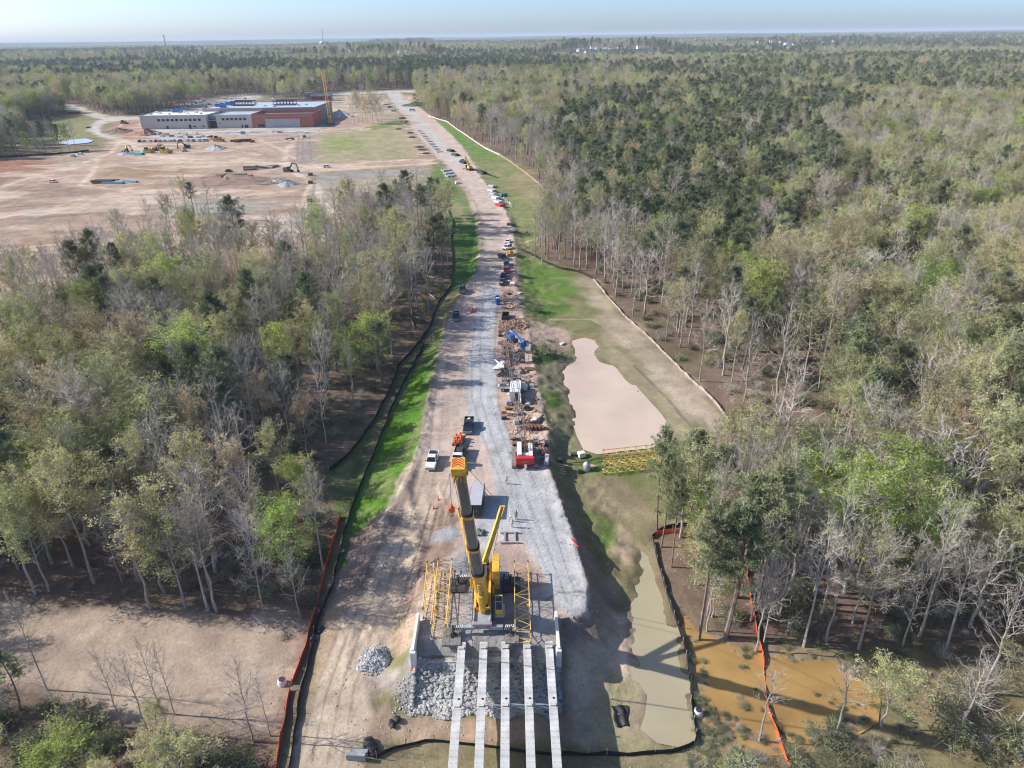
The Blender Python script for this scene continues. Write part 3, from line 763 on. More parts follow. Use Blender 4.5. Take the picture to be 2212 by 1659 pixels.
# ------------------------------------------------------------------ trees
BARK = mk('bark_grey', (.36, .325, .285), rough=.9, var=.25, scale=1.5, bump=.3, rand=.2)
PBARK = mk('bark_pine', (.20, .155, .125), rough=.9, var=.25, scale=1.5, bump=.3, rand=.15)
TWIG = mk('twigs_grey', (.42, .38, .33), rough=.9, var=.15, scale=.6, rand=.3)
TREEMAT = {'pine': mk('pine_needles', (.175, .205, .10), rough=.65, var=.3, scale=.5, rand=.32, transl=.12),
           'bare': mk('bare_buds', (.45, .405, .31), rough=.9, var=.2, scale=.4, rand=.3, transl=.2),
           'open': mk('leafless_tips', (.38, .34, .28), rough=.9, var=.2, scale=.4, rand=.3),
           'bud': mk('olive_buds', (.43, .43, .18), rough=.8, var=.25, scale=.4, rand=.34, transl=.4),
           'tan': mk('tan_buds', (.50, .41, .23), rough=.8, var=.25, scale=.4, rand=.3, transl=.4),
           'green': mk('spring_leaves', (.32, .41, .085), rough=.7, var=.28, scale=.45, rand=.3, transl=.4),
           'bush': mk('bush_leaves', (.15, .18, .06), rough=.8, var=.3, scale=.8, rand=.4, transl=.25)}
class Quads:
    def __init__(s):
        s.a, s.n = [], 0
    def ribbons(s, p, q, w, rg):
        p, q = np.asarray(p), np.asarray(q)
        d = q - p
        r = rg.randn(len(p), 3)
        s_ = np.cross(d, r)
        s_ /= np.linalg.norm(s_, axis=1, keepdims=True) + 1e-9
        w = np.broadcast_to(np.asarray(w), (len(p),))[:, None]
        s.a.append(np.stack([p - s_ * w / 2, p + s_ * w / 2, q + s_ * w * .25, q - s_ * w * .25], 1))
    def leaves(s, c, size, rg, flat=.3):
        c = np.asarray(c)
        a = rg.randn(len(c), 3)
        a[:, 2] *= flat
        a /= np.linalg.norm(a, axis=1, keepdims=True)
        b_ = np.cross(a, rg.randn(len(c), 3))
        b_ /= np.linalg.norm(b_, axis=1, keepdims=True)
        z = (size * (.6 + .8 * rg.rand(len(c))))[:, None]
        s.a.append(np.stack([c - a * z / 2, c + b_ * z / 3, c + a * z / 2, c - b_ * z / 3], 1))
    def arr(s):
        return np.concatenate(s.a) if s.a else np.zeros((0, 4, 3))
def quadmesh(name, parts, mats):
    """parts: [(quads array, material index)] plus MB list"""
    me = bpy.data.meshes.new(name)
    V, L, S, M = [], [], [], []
    nv = 0
    for src, mi in parts:
        if isinstance(src, MB):
            V.append(np.array(src.v))
            for f in src.f:
                S.append(len(f))
                L.append(np.array(f) + nv)
                M.append(mi)
            nv += len(src.v)
        else:
            V.append(src.reshape(-1, 3))
            k = len(src)
            L.append(np.arange(k * 4) + nv)
            S += [4] * k
            M += [mi] * k
            nv += k * 4
    V, L, S = np.concatenate(V), np.concatenate(L), np.array(S)
    me.vertices.add(len(V))
    me.vertices.foreach_set('co', V.ravel())
    me.loops.add(len(L))
    me.loops.foreach_set('vertex_index', L.astype(np.int32))
    me.polygons.add(len(S))
    me.polygons.foreach_set('loop_start', np.concatenate([[0], np.cumsum(S)[:-1]]).astype(np.int32))
    me.polygons.foreach_set('material_index', np.array(M, np.int32))
    for m in mats:
        me.materials.append(m)
    me.update()
    return me
def hardwood(seed, h, rad, kind, low=.4, fork=False):
    rg = np.random.RandomState(seed)
    T = MB()
    r0 = h * .0105 + .02
    lean = rg.randn(2) * .02 * h
    zs = np.linspace(0, h * .94, 8)
    path = [np.array([lean[0] * (z / h) ** 2 + rg.randn() * .12 * (z > 0), lean[1] * (z / h) ** 2 + rg.randn() * .12 * (z > 0), z - .3]) for z in zs]
    T.tube(path, [r0 * (1.25 if i == 0 else 1 - .88 * (z / h)) for i, z in enumerate(zs)], 6)
    tw, lf = Quads(), Quads()
    subs, twg, twl, ends = [], [], [], []
    nl = int(15 + rg.rand() * 5)
    az = rg.rand() * 6.28
    for k in range(nl):
        u = low + (.97 - low) * (k + .5 * rg.rand()) / nl
        az += 2.4 + rg.randn() * .3
        i = u * .94 * 7 / .94
        j = min(int(i), 6)
        p0 = path[j] + (path[j + 1] - path[j]) * (i - j)
        uu_ = (u - low) / (.97 - low)
        shape = max(.25, 1 - ((uu_ - .42) / .75) ** 2) ** .6
        Ln = rad * (1.25 * shape) * (.75 + .5 * rg.rand())
        el = R(28 + 42 * (u - low) / (1 - low) + rg.randn() * 8)
        d = np.array([math.cos(az) * math.cos(el), math.sin(az) * math.cos(el), math.sin(el)])
        p1 = p0 + d * Ln * .5 + rg.randn(3) * .15
        p2 = p1 + (d + np.array([0, 0, .35])) * Ln * .5
        rl = r0 * (1 - .75 * u) * .55
        T.tube([p0, p1, p2], [rl, rl * .6, .02], 4, cap=False)
        for t in np.linspace(.3, 1, 6):
            q0 = p0 + (p1 - p0) * (t / .5) if t < .5 else p1 + (p2 - p1) * ((t - .5) / .5)
            sd_ = d + rg.randn(3) * .55 + np.array([0, 0, .25])
            sd_ /= np.linalg.norm(sd_)
            q1 = q0 + sd_ * Ln * .42 * (.6 + .7 * rg.rand())
            subs.append((q0, q1))
    S = np.array(subs)
    tw.ribbons(S[:, 0], S[:, 1], .075, rg)
    # twigs on the sub-branches, twiglets on the twigs
    def offshoots(B, n, ln, jit):
        D = B[:, 1] - B[:, 0]
        Lb = np.linalg.norm(D, axis=1, keepdims=True)
        D = D / (Lb + 1e-9)
        out = []
        for _ in range(n):
            t = .25 + .75 * rg.rand(len(B), 1)
            s0 = B[:, 0] + (B[:, 1] - B[:, 0]) * t
            d_ = D + rg.randn(len(B), 3) * jit + np.array([0, 0, .2])
            d_ /= np.linalg.norm(d_, axis=1, keepdims=True)
            out.append(np.stack([s0, s0 + d_ * ln * (.6 + .8 * rg.rand(len(B), 1))], 1))
        return np.concatenate(out)
    T1 = offshoots(S, 3 if kind == 'open' else 5, rad * .26, .6)
    T2 = offshoots(T1, 1 if kind == 'open' else 3, rad * (.24 if kind == 'open' else .14), .7)
    tw.ribbons(T1[:, 0], T1[:, 1], .042, rg)
    tw.ribbons(T2[:, 0], T2[:, 1], .03, rg)
    E = T2[:, 1]
    mid = T2.mean(1)
    if kind == 'open':
        lf.leaves(E[::9], .06, rg)
    elif kind == 'bare':
        lf.leaves(np.concatenate([E, mid[rg.rand(len(mid)) < .5]]), .13, rg)
    elif kind in ('bud', 'tan'):
        lf.leaves(np.concatenate([E, mid[rg.rand(len(mid)) < .6]]) + 0, .25, rg)
        lf.leaves(E + rg.randn(len(E), 3) * .2, .24, rg)
        lf.leaves(E + rg.randn(len(E), 3) * .3, .22, rg)
    else:
        for k in range(4):
            lf.leaves(E + rg.randn(len(E), 3) * .26, .28, rg)
    return T, tw.arr(), lf.arr()
def pine(seed, h, rad, kind='pine', low=.5):
    rg = np.random.RandomState(seed)
    T = MB()
    r0 = h * .0105 + .03
    bend = rg.randn(2) * .35
    def tp(u):
        return np.array([bend[0] * math.sin(u * 3), bend[1] * math.sin(u * 2.6), u * h - .3])
    T.tube([tp(u) for u in np.linspace(0, 1, 8)], [r0 * (1.15 - u) + .02 for u in np.linspace(0, 1, 8)], 6)
    tw, lf = Quads(), Quads()
    tuft = []
    for k in range(46):
        u = low + (1 - low) * ((k + rg.rand()) / 46) ** .9
        az = rg.rand() * 6.28
        v = (u - low) / (1 - low)
        L = rad * (.35 + .95 * math.sin(math.pi * min(1, .22 + .78 * v)) ** .9) * (.6 + .55 * rg.rand())
        el = R(5 + 45 * v + rg.randn() * 8)
        d = np.array([math.cos(az) * math.cos(el), math.sin(az) * math.cos(el), math.sin(el)])
        p0 = tp(u)
        p2 = p0 + d * L + np.array([0, 0, .12 * L])
        T.tube([p0, p2], [.07, .02], 3, cap=False)
        for t in (.5, .68, .84, 1.0):
            for _ in range(2):
                c = p0 + (p2 - p0) * t + rg.randn(3) * .14 * L * np.array([1, 1, .55])
                tuft.append(c)
    for k in range(10):
        tuft.append(tp(1.0) + rg.randn(3) * np.array([.5, .5, .5]))
    C = np.array(tuft)
    for _ in range(15):
        d = rg.randn(len(C), 3) + np.array([0, 0, .55])
        d /= np.linalg.norm(d, axis=1, keepdims=True)
        st = C + rg.randn(len(C), 3) * .16
        lf.ribbons(st, st + d * .6 * (.7 + .6 * rg.rand(len(C), 1)), .10, rg)
    tw.ribbons(C - rg.randn(len(C), 3) * .3, C, .04, rg)
    return T, tw.arr(), lf.arr()
def bush(seed, kind='bush', dense=True):
    rg = np.random.RandomState(seed)
    T, tw, lf = MB(), Quads(), Quads()
    st = []
    for k in range(26):
        d = np.array([rg.randn() * .45, rg.randn() * .45, 1.0])
        p = np.array([rg.randn() * .25, rg.randn() * .25, -.1])
        q = p + d * (1.2 + 1.3 * rg.rand())
        st.append((p, q))
    S = np.array(st)
    T.tube([S[0][0], S[0][1]], .03, 4)
    tw.ribbons(S[:, 0], S[:, 1], .045, rg)
    c = []
    for _ in range(22):
        t = .35 + .65 * rg.rand(len(S), 1)
        c.append(S[:, 0] + (S[:, 1] - S[:, 0]) * t + rg.randn(len(S), 3) * .32)
    c = np.concatenate(c)
    tw.ribbons(c, c + rg.randn(len(c), 3) * .35, .02, rg)
    if dense:
        lf.leaves(c, .19, rg)
        lf.leaves(c + rg.randn(len(c), 3) * .15, .19, rg)
    else:
        lf.leaves(c[::3], .12, rg)
    return T, tw.arr(), lf.arr()
PROTO = {}
def add_proto(kind, data):
    T, tw, lf = data
    bark = PBARK if kind == 'pine' else BARK
    me_t = T.mesh('trunk', bark)
    me_c = quadmesh('crown', [(tw, 0), (lf, 1)], [TWIG, TREEMAT[kind]])
    me_j = quadmesh(kind + '_whole', [(T, 0), (tw, 1), (lf, 2)], [bark, TWIG, TREEMAT[kind]])
    PROTO.setdefault(kind, []).append((me_t, me_c, me_j))
for i, (h, r_, lo) in enumerate([(23, 3.0, .5), (25, 3.4, .53), (20, 3.4, .42), (24, 2.8, .58)]):
    add_proto('pine', pine(100 + i, h, r_, low=lo))
for i, (h, r_, lo) in enumerate([(22, 3.6, .45), (24, 3.0, .55), (19, 4.4, .32), (21, 2.6, .58)]):
    add_proto('bare', hardwood(200 + i, h, r_, 'bare', lo))
for i, (h, r_, lo) in enumerate([(22, 3.4, .42), (20, 4.0, .34), (23, 2.8, .5)]):
    add_proto('open', hardwood(700 + i, h, r_, 'open', lo))
for i, (h, r_, lo) in enumerate([(20, 3.7, .46), (22, 3.3, .5), (17, 3.7, .4)]):
    add_proto('bud', hardwood(300 + i, h, r_, 'bud', lo))
for i, (h, r_, lo) in enumerate([(19, 3.9, .44), (18, 3.4, .42)]):
    add_proto('tan', hardwood(400 + i, h, r_, 'tan', lo))
for i, (h, r_, lo) in enumerate([(18, 3.8, .4), (20, 3.6, .44), (14, 3.4, .3)]):
    add_proto('green', hardwood(500 + i, h, r_, 'green', lo))
for i in range(3):
    add_proto('bush', bush(600 + i, dense=i < 2))

# ---- where the woods stand
def region(px):
    return np.array(px, float)
def inpoly(u, v, poly):
    return sdist(u, v, poly) < 0
PINES = [(region([(1180, 330), (1280, 250), (1560, 215), (1700, 235), (1900, 265), (1760, 330), (1830, 430), (1700, 570), (1580, 660), (1420, 650), (1300, 590), (1215, 480)]), .66),
         (region([(1250, 175), (1700, 150), (2212, 150), (2212, 260), (1900, 240), (1500, 215)]), .6), (region([(2080, 740), (2300, 740), (2300, 1060), (2120, 1040)]), .6),
         (region([(1720, 830), (1950, 800), (1960, 1010), (1740, 1040)]), .42), (region([(330, 770), (680, 720), (720, 960), (560, 1040), (380, 1010)]), .5),
         (region([(170, 640), (330, 640), (330, 860), (200, 860)]), .42), (region([(-100, 1060), (130, 1010), (140, 1250), (-100, 1260)]), .45), (region([(880, 430), (960, 440), (960, 600), (800, 600)]), .4)]
def scatter():
    rg = np.random.RandomState(11)
    out = []
    for y0, y1, cell, sc in ((36, 480, 5.0, 1.0), (480, 1000, 6.4, 1.05), (1000, 2300, 11.5, 1.15), (2300, 7500, 24, 1.35)):
        ny = int((y1 - y0) / cell)
        for iy in range(ny):
            yy = y0 + iy * cell
            xm = .80 * (yy + 25) + 42
            nx = int(2 * xm / cell)
            x = -xm + (np.arange(nx) + rg.rand(nx)) * cell
            yv = yy + rg.rand(nx) * cell
            out.append(np.stack([x, yv, np.full(nx, sc)], 1))
    P = np.concatenate(out)
    x, y = P[:, 0], P[:, 1]
    keep = np.ones(len(P), bool)
    near = y < 1400
    dcl = np.full(len(P), 60.0)
    dcl[near] = sdist(x[near], y[near], CLEAR)
    dfi = np.full(len(P), 60.0)
    nn_ = y < 110
    dfi[nn_] = sdist(x[nn_], y[nn_], FIELD)
    keep &= (dcl > 1.2) & (dfi > 1.5)
    keep &= ~((y < 62) & (x > -30) & (x < 45))          # open ground in front of the abutment
    dens = fbm(x, y, 26, 111)
    r = rg.rand(len(P))
    keep &= r < np.clip(.55 + 1.0 * (dens - .3), .4, 1)
    for hx, hy, hr in HOUSE_SPOTS:
        keep &= ~((np.abs(x - hx * (y / hy)) < hr + 13) & (y > hy - 330) & (y < hy + 14))
    P, dcl = P[keep], dcl[keep]
    x, y = P[:, 0], P[:, 1]
    z = height(x, y)
    u, v, dep = proj(np.stack([x, y, z], 1))
    # the strip of sand behind the left woods shows through thin trees
    thinl = (((u < 760) & (v < 730) & (v > 400) & (rg.rand(len(P)) < .3)) | ((u < 1000) & (v > 420) & (dcl < 14) & (y > 72) & (rg.rand(len(P)) < .5)))
    thinr = (u > 1200) & (u < 1800) & (v > 640) & (v < 1050) & (dcl < 26) & (rg.rand(len(P)) < .45)
    swamp = (u > 1700) & (v > 1430) & (rg.rand(len(P)) < .6)
    k2 = ~(thinl | thinr | swamp)
    P, dcl, x, y, z, u, v, dep = [a[k2] for a in (P, dcl, x, y, z, u, v, dep)]
    pp = np.full(len(P), .04) + .42 * sm(.6, .72, fbm(x, y, 45, 121)) * (y < 1500)
    pp = np.where((y > 1300), np.where(fbm(x, y, 420, 81) * .6 + fbm(x, y * .5, 1400, 83) * .4 > .48, .88, .08), pp)
    for poly, a in PINES:
        pp = np.where(inpoly(u, v, poly) & (y < 1500), a * (.55 + .9 * fbm(x, y, 30, 131)), pp)
    pp = np.where((dcl < 12) & (x > 0), pp * .35, pp)
    pp = np.where((dcl < 8) & (x < 0), pp * .6, pp)
    pp = np.where((u < 1050) & (v > 400), pp * .6, pp)
    rr = rg.rand(len(P))
    hw = rg.rand(len(P))
    kind = np.empty(len(P), object)
    left = u < 1050
    gfac = fbm(x, y, 24, 141)
    for i in range(len(P)):
        if rr[i] < pp[i]:
            kind[i] = 'pine'
            continue
        if left[i] and (dcl[i] < 34 or (v[i] < 690 and u[i] < 760)) and y[i] < 420 and v[i] < 1290:
            a = (.74, .15, .08)
        elif left[i] and v[i] > 860:
            a = (.20, .40, .16)
        elif left[i] and v[i] > 560:
            a = (.42, .34, .12)
        elif v[i] > 900:
            a = (.36, .38, .06)
        elif dcl[i] < 22 and v[i] > 300:
            a = (.80, .11, .07)
        elif v[i] > 300:
            a = (.34, .40, .15)
        else:
            a = (.20, .50, .2)
        q = hw[i]
        g_ = gfac[i]
        if g_ > .62 and q > .7:
            kind[i] = 'green'
        elif q < a[0]:
            kind[i] = 'open' if ((dcl[i] < 34 or v[i] < 690) and y[i] < 420 and hw[i] * 7.3 % 1 < .88) or hw[i] * 5.1 % 1 < .2 else 'bare'
        elif q < a[0] + a[1]:
            kind[i] = 'bud'
        elif q < sum(a):
            kind[i] = 'tan'
        else:
            kind[i] = 'green' if rg.rand() < .6 else 'bud'
    sc = P[:, 2] * (.72 + .42 * rg.rand(len(P))) * np.where(dcl < 5, .92, 1)
    sc = np.where(kind == 'pine', sc * .9, sc)
    sc = sc * np.interp(y, [450, 800, 1300], [1, 1.18, 1.25])
    sc = np.where((u < 640) & (v > 1400), sc * .4, sc)
    sc = np.where((u > 1880) & (v > 1400), sc * .75, sc)
    rot = rg.rand(len(P)) * 6.28
    idx = rg.randint(0, 12, len(P))
    return x, y, z, u, v, dep, kind, sc, rot, idx, dcl
def gn_group(coll):
    g = bpy.data.node_groups.new('scatter_' + coll.name, 'GeometryNodeTree')
    g.interface.new_socket('Geometry', in_out='INPUT', socket_type='NodeSocketGeometry')
    g.interface.new_socket('Geometry', in_out='OUTPUT', socket_type='NodeSocketGeometry')
    N, Lk = g.nodes, g.links
    gi, go = N.new('NodeGroupInput'), N.new('NodeGroupOutput')
    ip = N.new('GeometryNodeInstanceOnPoints')
    ci = N.new('GeometryNodeCollectionInfo')
    ci.inputs['Collection'].default_value = coll
    ci.inputs['Separate Children'].default_value = True
    ci.inputs['Reset Children'].default_value = True
    def attr(nm, t):
        a = N.new('GeometryNodeInputNamedAttribute')
        a.data_type = t
        a.inputs['Name'].default_value = nm
        return a.outputs['Attribute']
    ip.inputs['Pick Instance'].default_value = True
    Lk.new(gi.outputs[0], ip.inputs['Points'])
    Lk.new(ci.outputs[0], ip.inputs['Instance'])
    Lk.new(attr('pick', 'INT'), ip.inputs['Instance Index'])
    Lk.new(attr('turn', 'FLOAT_VECTOR'), ip.inputs['Rotation'])
    Lk.new(attr('size', 'FLOAT_VECTOR'), ip.inputs['Scale'])
    Lk.new(ip.outputs[0], go.inputs[0])
    return g
def instancer(name, label, kind, pos, rot, size, idx):
    coll = bpy.data.collections.new(name + '_kinds')      # never linked to the scene: only a source of shapes
    for i, (_, _, mj) in enumerate(PROTO[kind]):
        coll.objects.link(bpy.data.objects.new('%s_kind_%d' % (name, i), mj))
    me = bpy.data.meshes.new(name)
    n_ = len(pos)
    me.vertices.add(n_)
    me.vertices.foreach_set('co', np.asarray(pos, float).ravel())
    a = me.attributes.new('pick', 'INT', 'POINT')
    a.data.foreach_set('value', (np.asarray(idx) % len(PROTO[kind])).astype(np.int32))
    a = me.attributes.new('turn', 'FLOAT_VECTOR', 'POINT')
    a.data.foreach_set('vector', np.stack([np.zeros(n_), np.zeros(n_), rot], 1).ravel())
    a = me.attributes.new('size', 'FLOAT_VECTOR', 'POINT')
    a.data.foreach_set('vector', np.asarray(size, float).ravel())
    o = bpy.data.objects.new(name, me)
    COL.objects.link(o)
    md = o.modifiers.new('scatter', 'NODES')
    md.node_group = gn_group(coll)
    o['kind'] = 'stuff'
    o['label'] = label
    o['category'] = 'woods'
    return o
def one_tree(kind, i, x, y, z, s, rot, label, group):
    me_t, me_c, _ = PROTO[kind][i % len(PROTO[kind])]
    nm = {'pine': 'pine_tree', 'bare': 'bare_tree', 'open': 'leafless_tree', 'bud': 'budding_tree', 'tan': 'tan_tree', 'green': 'leafing_tree', 'bush': 'bush'}[kind]
    r = thing(nm, label, 'bush' if kind == 'bush' else 'tree', (x, y, z - .05), rot, group)
    r.scale = (s[0], s[0], s[1])
    for nm2, me in (('trunk', me_t), ('crown', me_c)):
        o = bpy.data.objects.new(nm2, me)
        COL.objects.link(o)
        o.parent = r
    return r
# ------------------------------------------------------------------ far houses (placed first: the woods keep clear of them)
_hr = random.Random(5)
HPX = [(295, 139), (309, 138), (323, 138), (338, 137), (352, 138), (392, 135), (407, 134), (420, 135), (440, 134), (450, 135), (838, 103), (869, 101), (908, 103), (20, 139), (8, 139),
       (745, 134), (760, 133), (865, 134), (880, 133), (900, 134)]
HPX += [(1218 + k * 11.5 + _hr.uniform(-3, 3), 130 - k * .12 + _hr.uniform(-7, 3)) for k in range(17)] + [(1262 + k * 14, 117 + _hr.uniform(-3, 2)) for k in range(9)]
HPX += [(1628 + k * 11 + _hr.uniform(-3, 3), 110 - k * .08 + _hr.uniform(-5, 3)) for k in range(23)] + [(1500, 110), (1520, 109), (1690, 117), (1698, 114), (1706, 117), (1905, 108), (1930, 107), (1952, 106)]
HOUSES = []
for px_, py_ in HPX:
    p = at(px_, py_, 0.0)
    HOUSES.append((float(p[0]), float(p[1])))
HOUSE_SPOTS = [(a, b_, 11) for a, b_ in HOUSES]
# tower, school, far things also keep their place open through CLEAR

# ------------------------------------------------------------------ hero trees, surveyed one by one: kind, shape, pixel of the foot, width, height, label
HERO = [
    ('open', 2, 102, 1490, .42, .75, 'thin bare tree alone at the lower left edge of the dirt clearing'),
    ('open', 1, 266, 1572, .45, .62, 'leftmost bare tree of the clump on the scrubby edge below the dirt clearing'),
    ('open', 3, 319, 1582, .5, .62, 'dark bare tree in the clump on the scrubby edge below the dirt clearing'),
    ('open', 1, 349, 1541, .45, .6, 'tall straight bare tree nearest the open ground in the clump below the dirt clearing'),
    ('open', 1, 378, 1544, .35, .6, 'slim pale leafless tree in front of the dirt clearing'),
    ('open', 0, 547, 1602, .5, .62, 'bare spreading tree left of the orange fence below the dirt clearing'),
    ('open', 2, 584, 1590, .36, .5, 'small bare tree beside the orange fence and the white concrete manhole'),
    ('open', 3, 20, 1600, .5, .7, 'bare tree cut by the left edge of the photo below the dirt clearing'),
    ('open', 0, 326, 1314, .85, .85, 'grey trunked bare tree at the straight edge of the left woods, over the dirt clearing'),
    ('bud', 2, 401, 1313, 1.0, .95, 'broad olive budding tree on the straight edge of the left woods'),
    ('bare', 1, 450, 1319, .8, .85, 'bare tree third along the straight edge of the left woods'),
    ('open', 3, 468, 1320, .9, 1.0, 'tall pale bare tree at the straight edge of the left woods, past the olive one'),
    ('bare', 2, 569, 1320, .7, .9, 'bare twiggy tree near the right end of the straight woods edge by the orange fence'),
    ('open', 1, 648, 1334, .45, .62, 'thin crooked bare sapling beside the orange fence at the corner of the left woods'),
    ('bare', 1, 700, 1240, .6, .85, 'bare pale tree right against the orange fence in the left woods'),
    ('green', 2, 620, 1255, .95, .95, 'light green leafing tree at the right corner of the left woods'),
    ('pine', 3, 1509, 1385, .8, .95, 'bare stemmed pine standing in the orange flood water, leftmost of the right woods'),
    ('open', 3, 1527, 1364, .5, .72, 'thin pale bare tree just behind the pine in the orange flood water'),
    ('pine', 0, 1567, 1376, 1.15, .98, 'tall pine with a thick grey stem at the lower corner of the right woods'),
    ('open', 3, 1632, 1407, .6, .8, 'white barked bare tree touching the right orange fence'),
    ('bare', 2, 1650, 1390, .6, .75, 'grey bare tree just right of the right orange fence'),
    ('bare', 1, 1736, 1397, .75, .9, 'dark stemmed bare tree on the lower edge of the right woods'),
    ('open', 3, 1785, 1386, .7, .95, 'slim pale bare tree on the lower edge of the right woods'),
    ('bare', 0, 1855, 1402, .95, .95, 'large bare tree with a leaning grey stem on the lower edge of the right woods'),
    ('bare', 0, 2040, 1410, .85, .85, 'big spreading bare tree on the lower edge of the right woods, near the right margin'),
    ('bare', 2, 1950, 1395, .75, .85, 'grey bare tree between two large ones on the lower edge of the right woods'),
    ('pine', 1, 1419, 1143, .55, .8, 'slender pine beside the yellow lattice sections and the tan pond'),
    ('pine', 2, 1428, 1182, .6, .9, 'tall thin pine just inside the corner of the creek silt fence'),
    ('pine', 3, 1450, 1225, .5, .72, 'small leaning pine right of the creek silt fence corner'),
    ('pine', 0, 1545, 1165, .95, .78, 'dense dark pine standing alone right of the yellow lattice sections'),
    ('pine', 1, 1640, 1300, 1.2, .95, 'broad topped pine over the right orange fence'),
    ('pine', 3, 1590, 1290, .95, .92, 'pine with a thin grey green top beside the broad one over the right orange fence'),
    ('open', 0, 1597, 932, 1.15, 1.15, 'tall forked white stemmed bare tree right of the pale pond fence'),
    ('open', 2, 1690, 990, 1.1, .95, 'wide domed bare tree behind the white forked one right of the pond'),
    ('bare', 2, 1880, 1100, 1.3, 1.05, 'very wide grey bare tree in the middle of the right woods'),
    ('open', 2, 1640, 1600, .55, .55, 'small crooked bare tree standing left of the shadowed wet ground at the bottom'),
    ('open', 2, 1804, 1595, .62, .55, 'white limbed bare tree in the wet clearing right of the right orange fence'),
    ('bud', 2, 1905, 1570, .8, .58, 'yellow green budding tree in the wet clearing at the lower right'),
    ('open', 0, 2068, 1596, .8, .62, 'white spreading bare tree at the lower right corner scrub'),
    ('open', 3, 2123, 1500, .9, .85, 'white barked leaning bare tree near the right margin above the scrub'),
    ('bud', 0, 2190, 1585, .8, .7, 'olive budding tree cut by the right margin'),
    ('green', 1, 232, 960, .85, .9, 'bright lime green tree standing out in the upper left woods'),
    ('green', 0, 275, 640, 1.15, .85, 'wide pale green domed tree in front of the sandy site'),
    ('green', 0, 45, 1060, .95, .7, 'deep green leafy tree at the left margin of the left woods'),
    ('green', 1, 130, 1130, 1.0, .8, 'rounded vivid green tree near the left margin'),
    ('green', 1, 735, 775, .65, .85, 'narrow lime green tree near the grassy bank in the left woods'),
    ('green', 2, 1385, 330, 1.0, 1.0, 'light green tree standing out among the dark pines'),
    ('pine', 0, 420, 460, .75, .62, 'dark pine by itself among bare trees in front of the site'),
    ('pine', 2, 800, 505, .85, .85, 'dark pine on the right end of the woods facing the site'),
    ('pine', 1, 862, 500, .8, .85, 'shaggy dark pine near the grassy bank facing the site'),
    ('pine', 3, 935, 478, .8, .8, 'pine nearest the grassy bank at the far end of the left woods'),
    ('open', 1, 1156, 556, .8, .85, 'tall thin bare tree in the small clump beside the right road edge'),
    ('open', 3, 1170, 572, .9, .95, 'tallest forked bare tree in the small clump beside the right road edge'),
    ('bare', 0, 1182, 560, .7, .8, 'bare tree at the right of the small clump beside the road edge'),
    ('green', 2, 150, 1690, .9, .5, 'bright yellow green bushy tree in the bottom left corner'),
    ('bud', 2, 400, 1700, .8, .45, 'dull green bushy tree at the bottom edge left of the orange fence'),
]
for k, (px_, py_) in enumerate([(766, 268), (775, 262), (784, 266), (795, 268), (806, 266), (815, 262), (824, 264), (790, 258), (800, 255), (812, 250), (778, 250), (770, 240), (785, 230), (800, 225)]):
    HERO.append((['bare', 'bud', 'bare', 'tan'][k % 4], k, px_, py_,  1.1, 1.15, 'tree in the thin grove between the school yard and the far road'))
for k, (px_, py_) in enumerate([(18, 335), (40, 333), (62, 331), (85, 330), (100, 329), (118, 328), (133, 327), (150, 326), (165, 325), (30, 322), (80, 318), (120, 315)]):
    HERO.append((['bare', 'pine', 'green', 'bare', 'pine'][k % 5], k, px_, py_, .85, .95, 'slim tree in the row before the small lake at the far left of the site'))
for k, (px_, py_) in enumerate([(60, 640), (95, 655), (150, 610), (185, 600), (215, 640), (300, 590), (340, 575), (365, 500), (385, 470), (405, 462), (430, 468), (455, 475), (480, 490), (375, 520), (420, 530), (455, 545), (520, 560), (560, 565), (20, 680), (120, 640), (610, 560), (690, 520), (740, 508), (770, 495), (330, 520), (270, 560)]):
    HERO.append((['open', 'bud', 'open', 'bare'][k % 4], k, px_, py_, .75, .82, 'thin tree in the sparse row between the sandy site and the left woods'))
FX, FY, FZ, FU, FV, FD, FK, FS, FROT, FI, FDC = scatter()
heropos = []
FW = np.random.RandomState(3).uniform(.75, 1.35, len(FX))
FW = np.where(FK == 'pine', np.clip(FW, .8, 1.1), FW)
for kind_, i_, px_, py_, sw, sh, lab in HERO:
    x_, y_, z_ = gp(px_, py_)
    grp = None
    if lab.startswith('tree in the thin grove'):
        grp = 'trees of the grove beside the school yard'
    elif lab.startswith('slim tree in the row'):
        grp = 'trees before the small lake'
    elif lab.startswith('thin tree in the sparse'):
        grp = 'thin trees in front of the sandy site'
    one_tree(kind_, i_, x_, y_, z_, (sw, sh), random.uniform(0, 6.28), lab, grp)
    heropos.append((x_, y_, 2.6 if y_ < 300 else 5))
HP = np.array(heropos)
ok = np.ones(len(FX), bool)
for hx, hy, hr in HP:
    ok &= (FX - hx) ** 2 + (FY - hy) ** 2 > hr ** 2
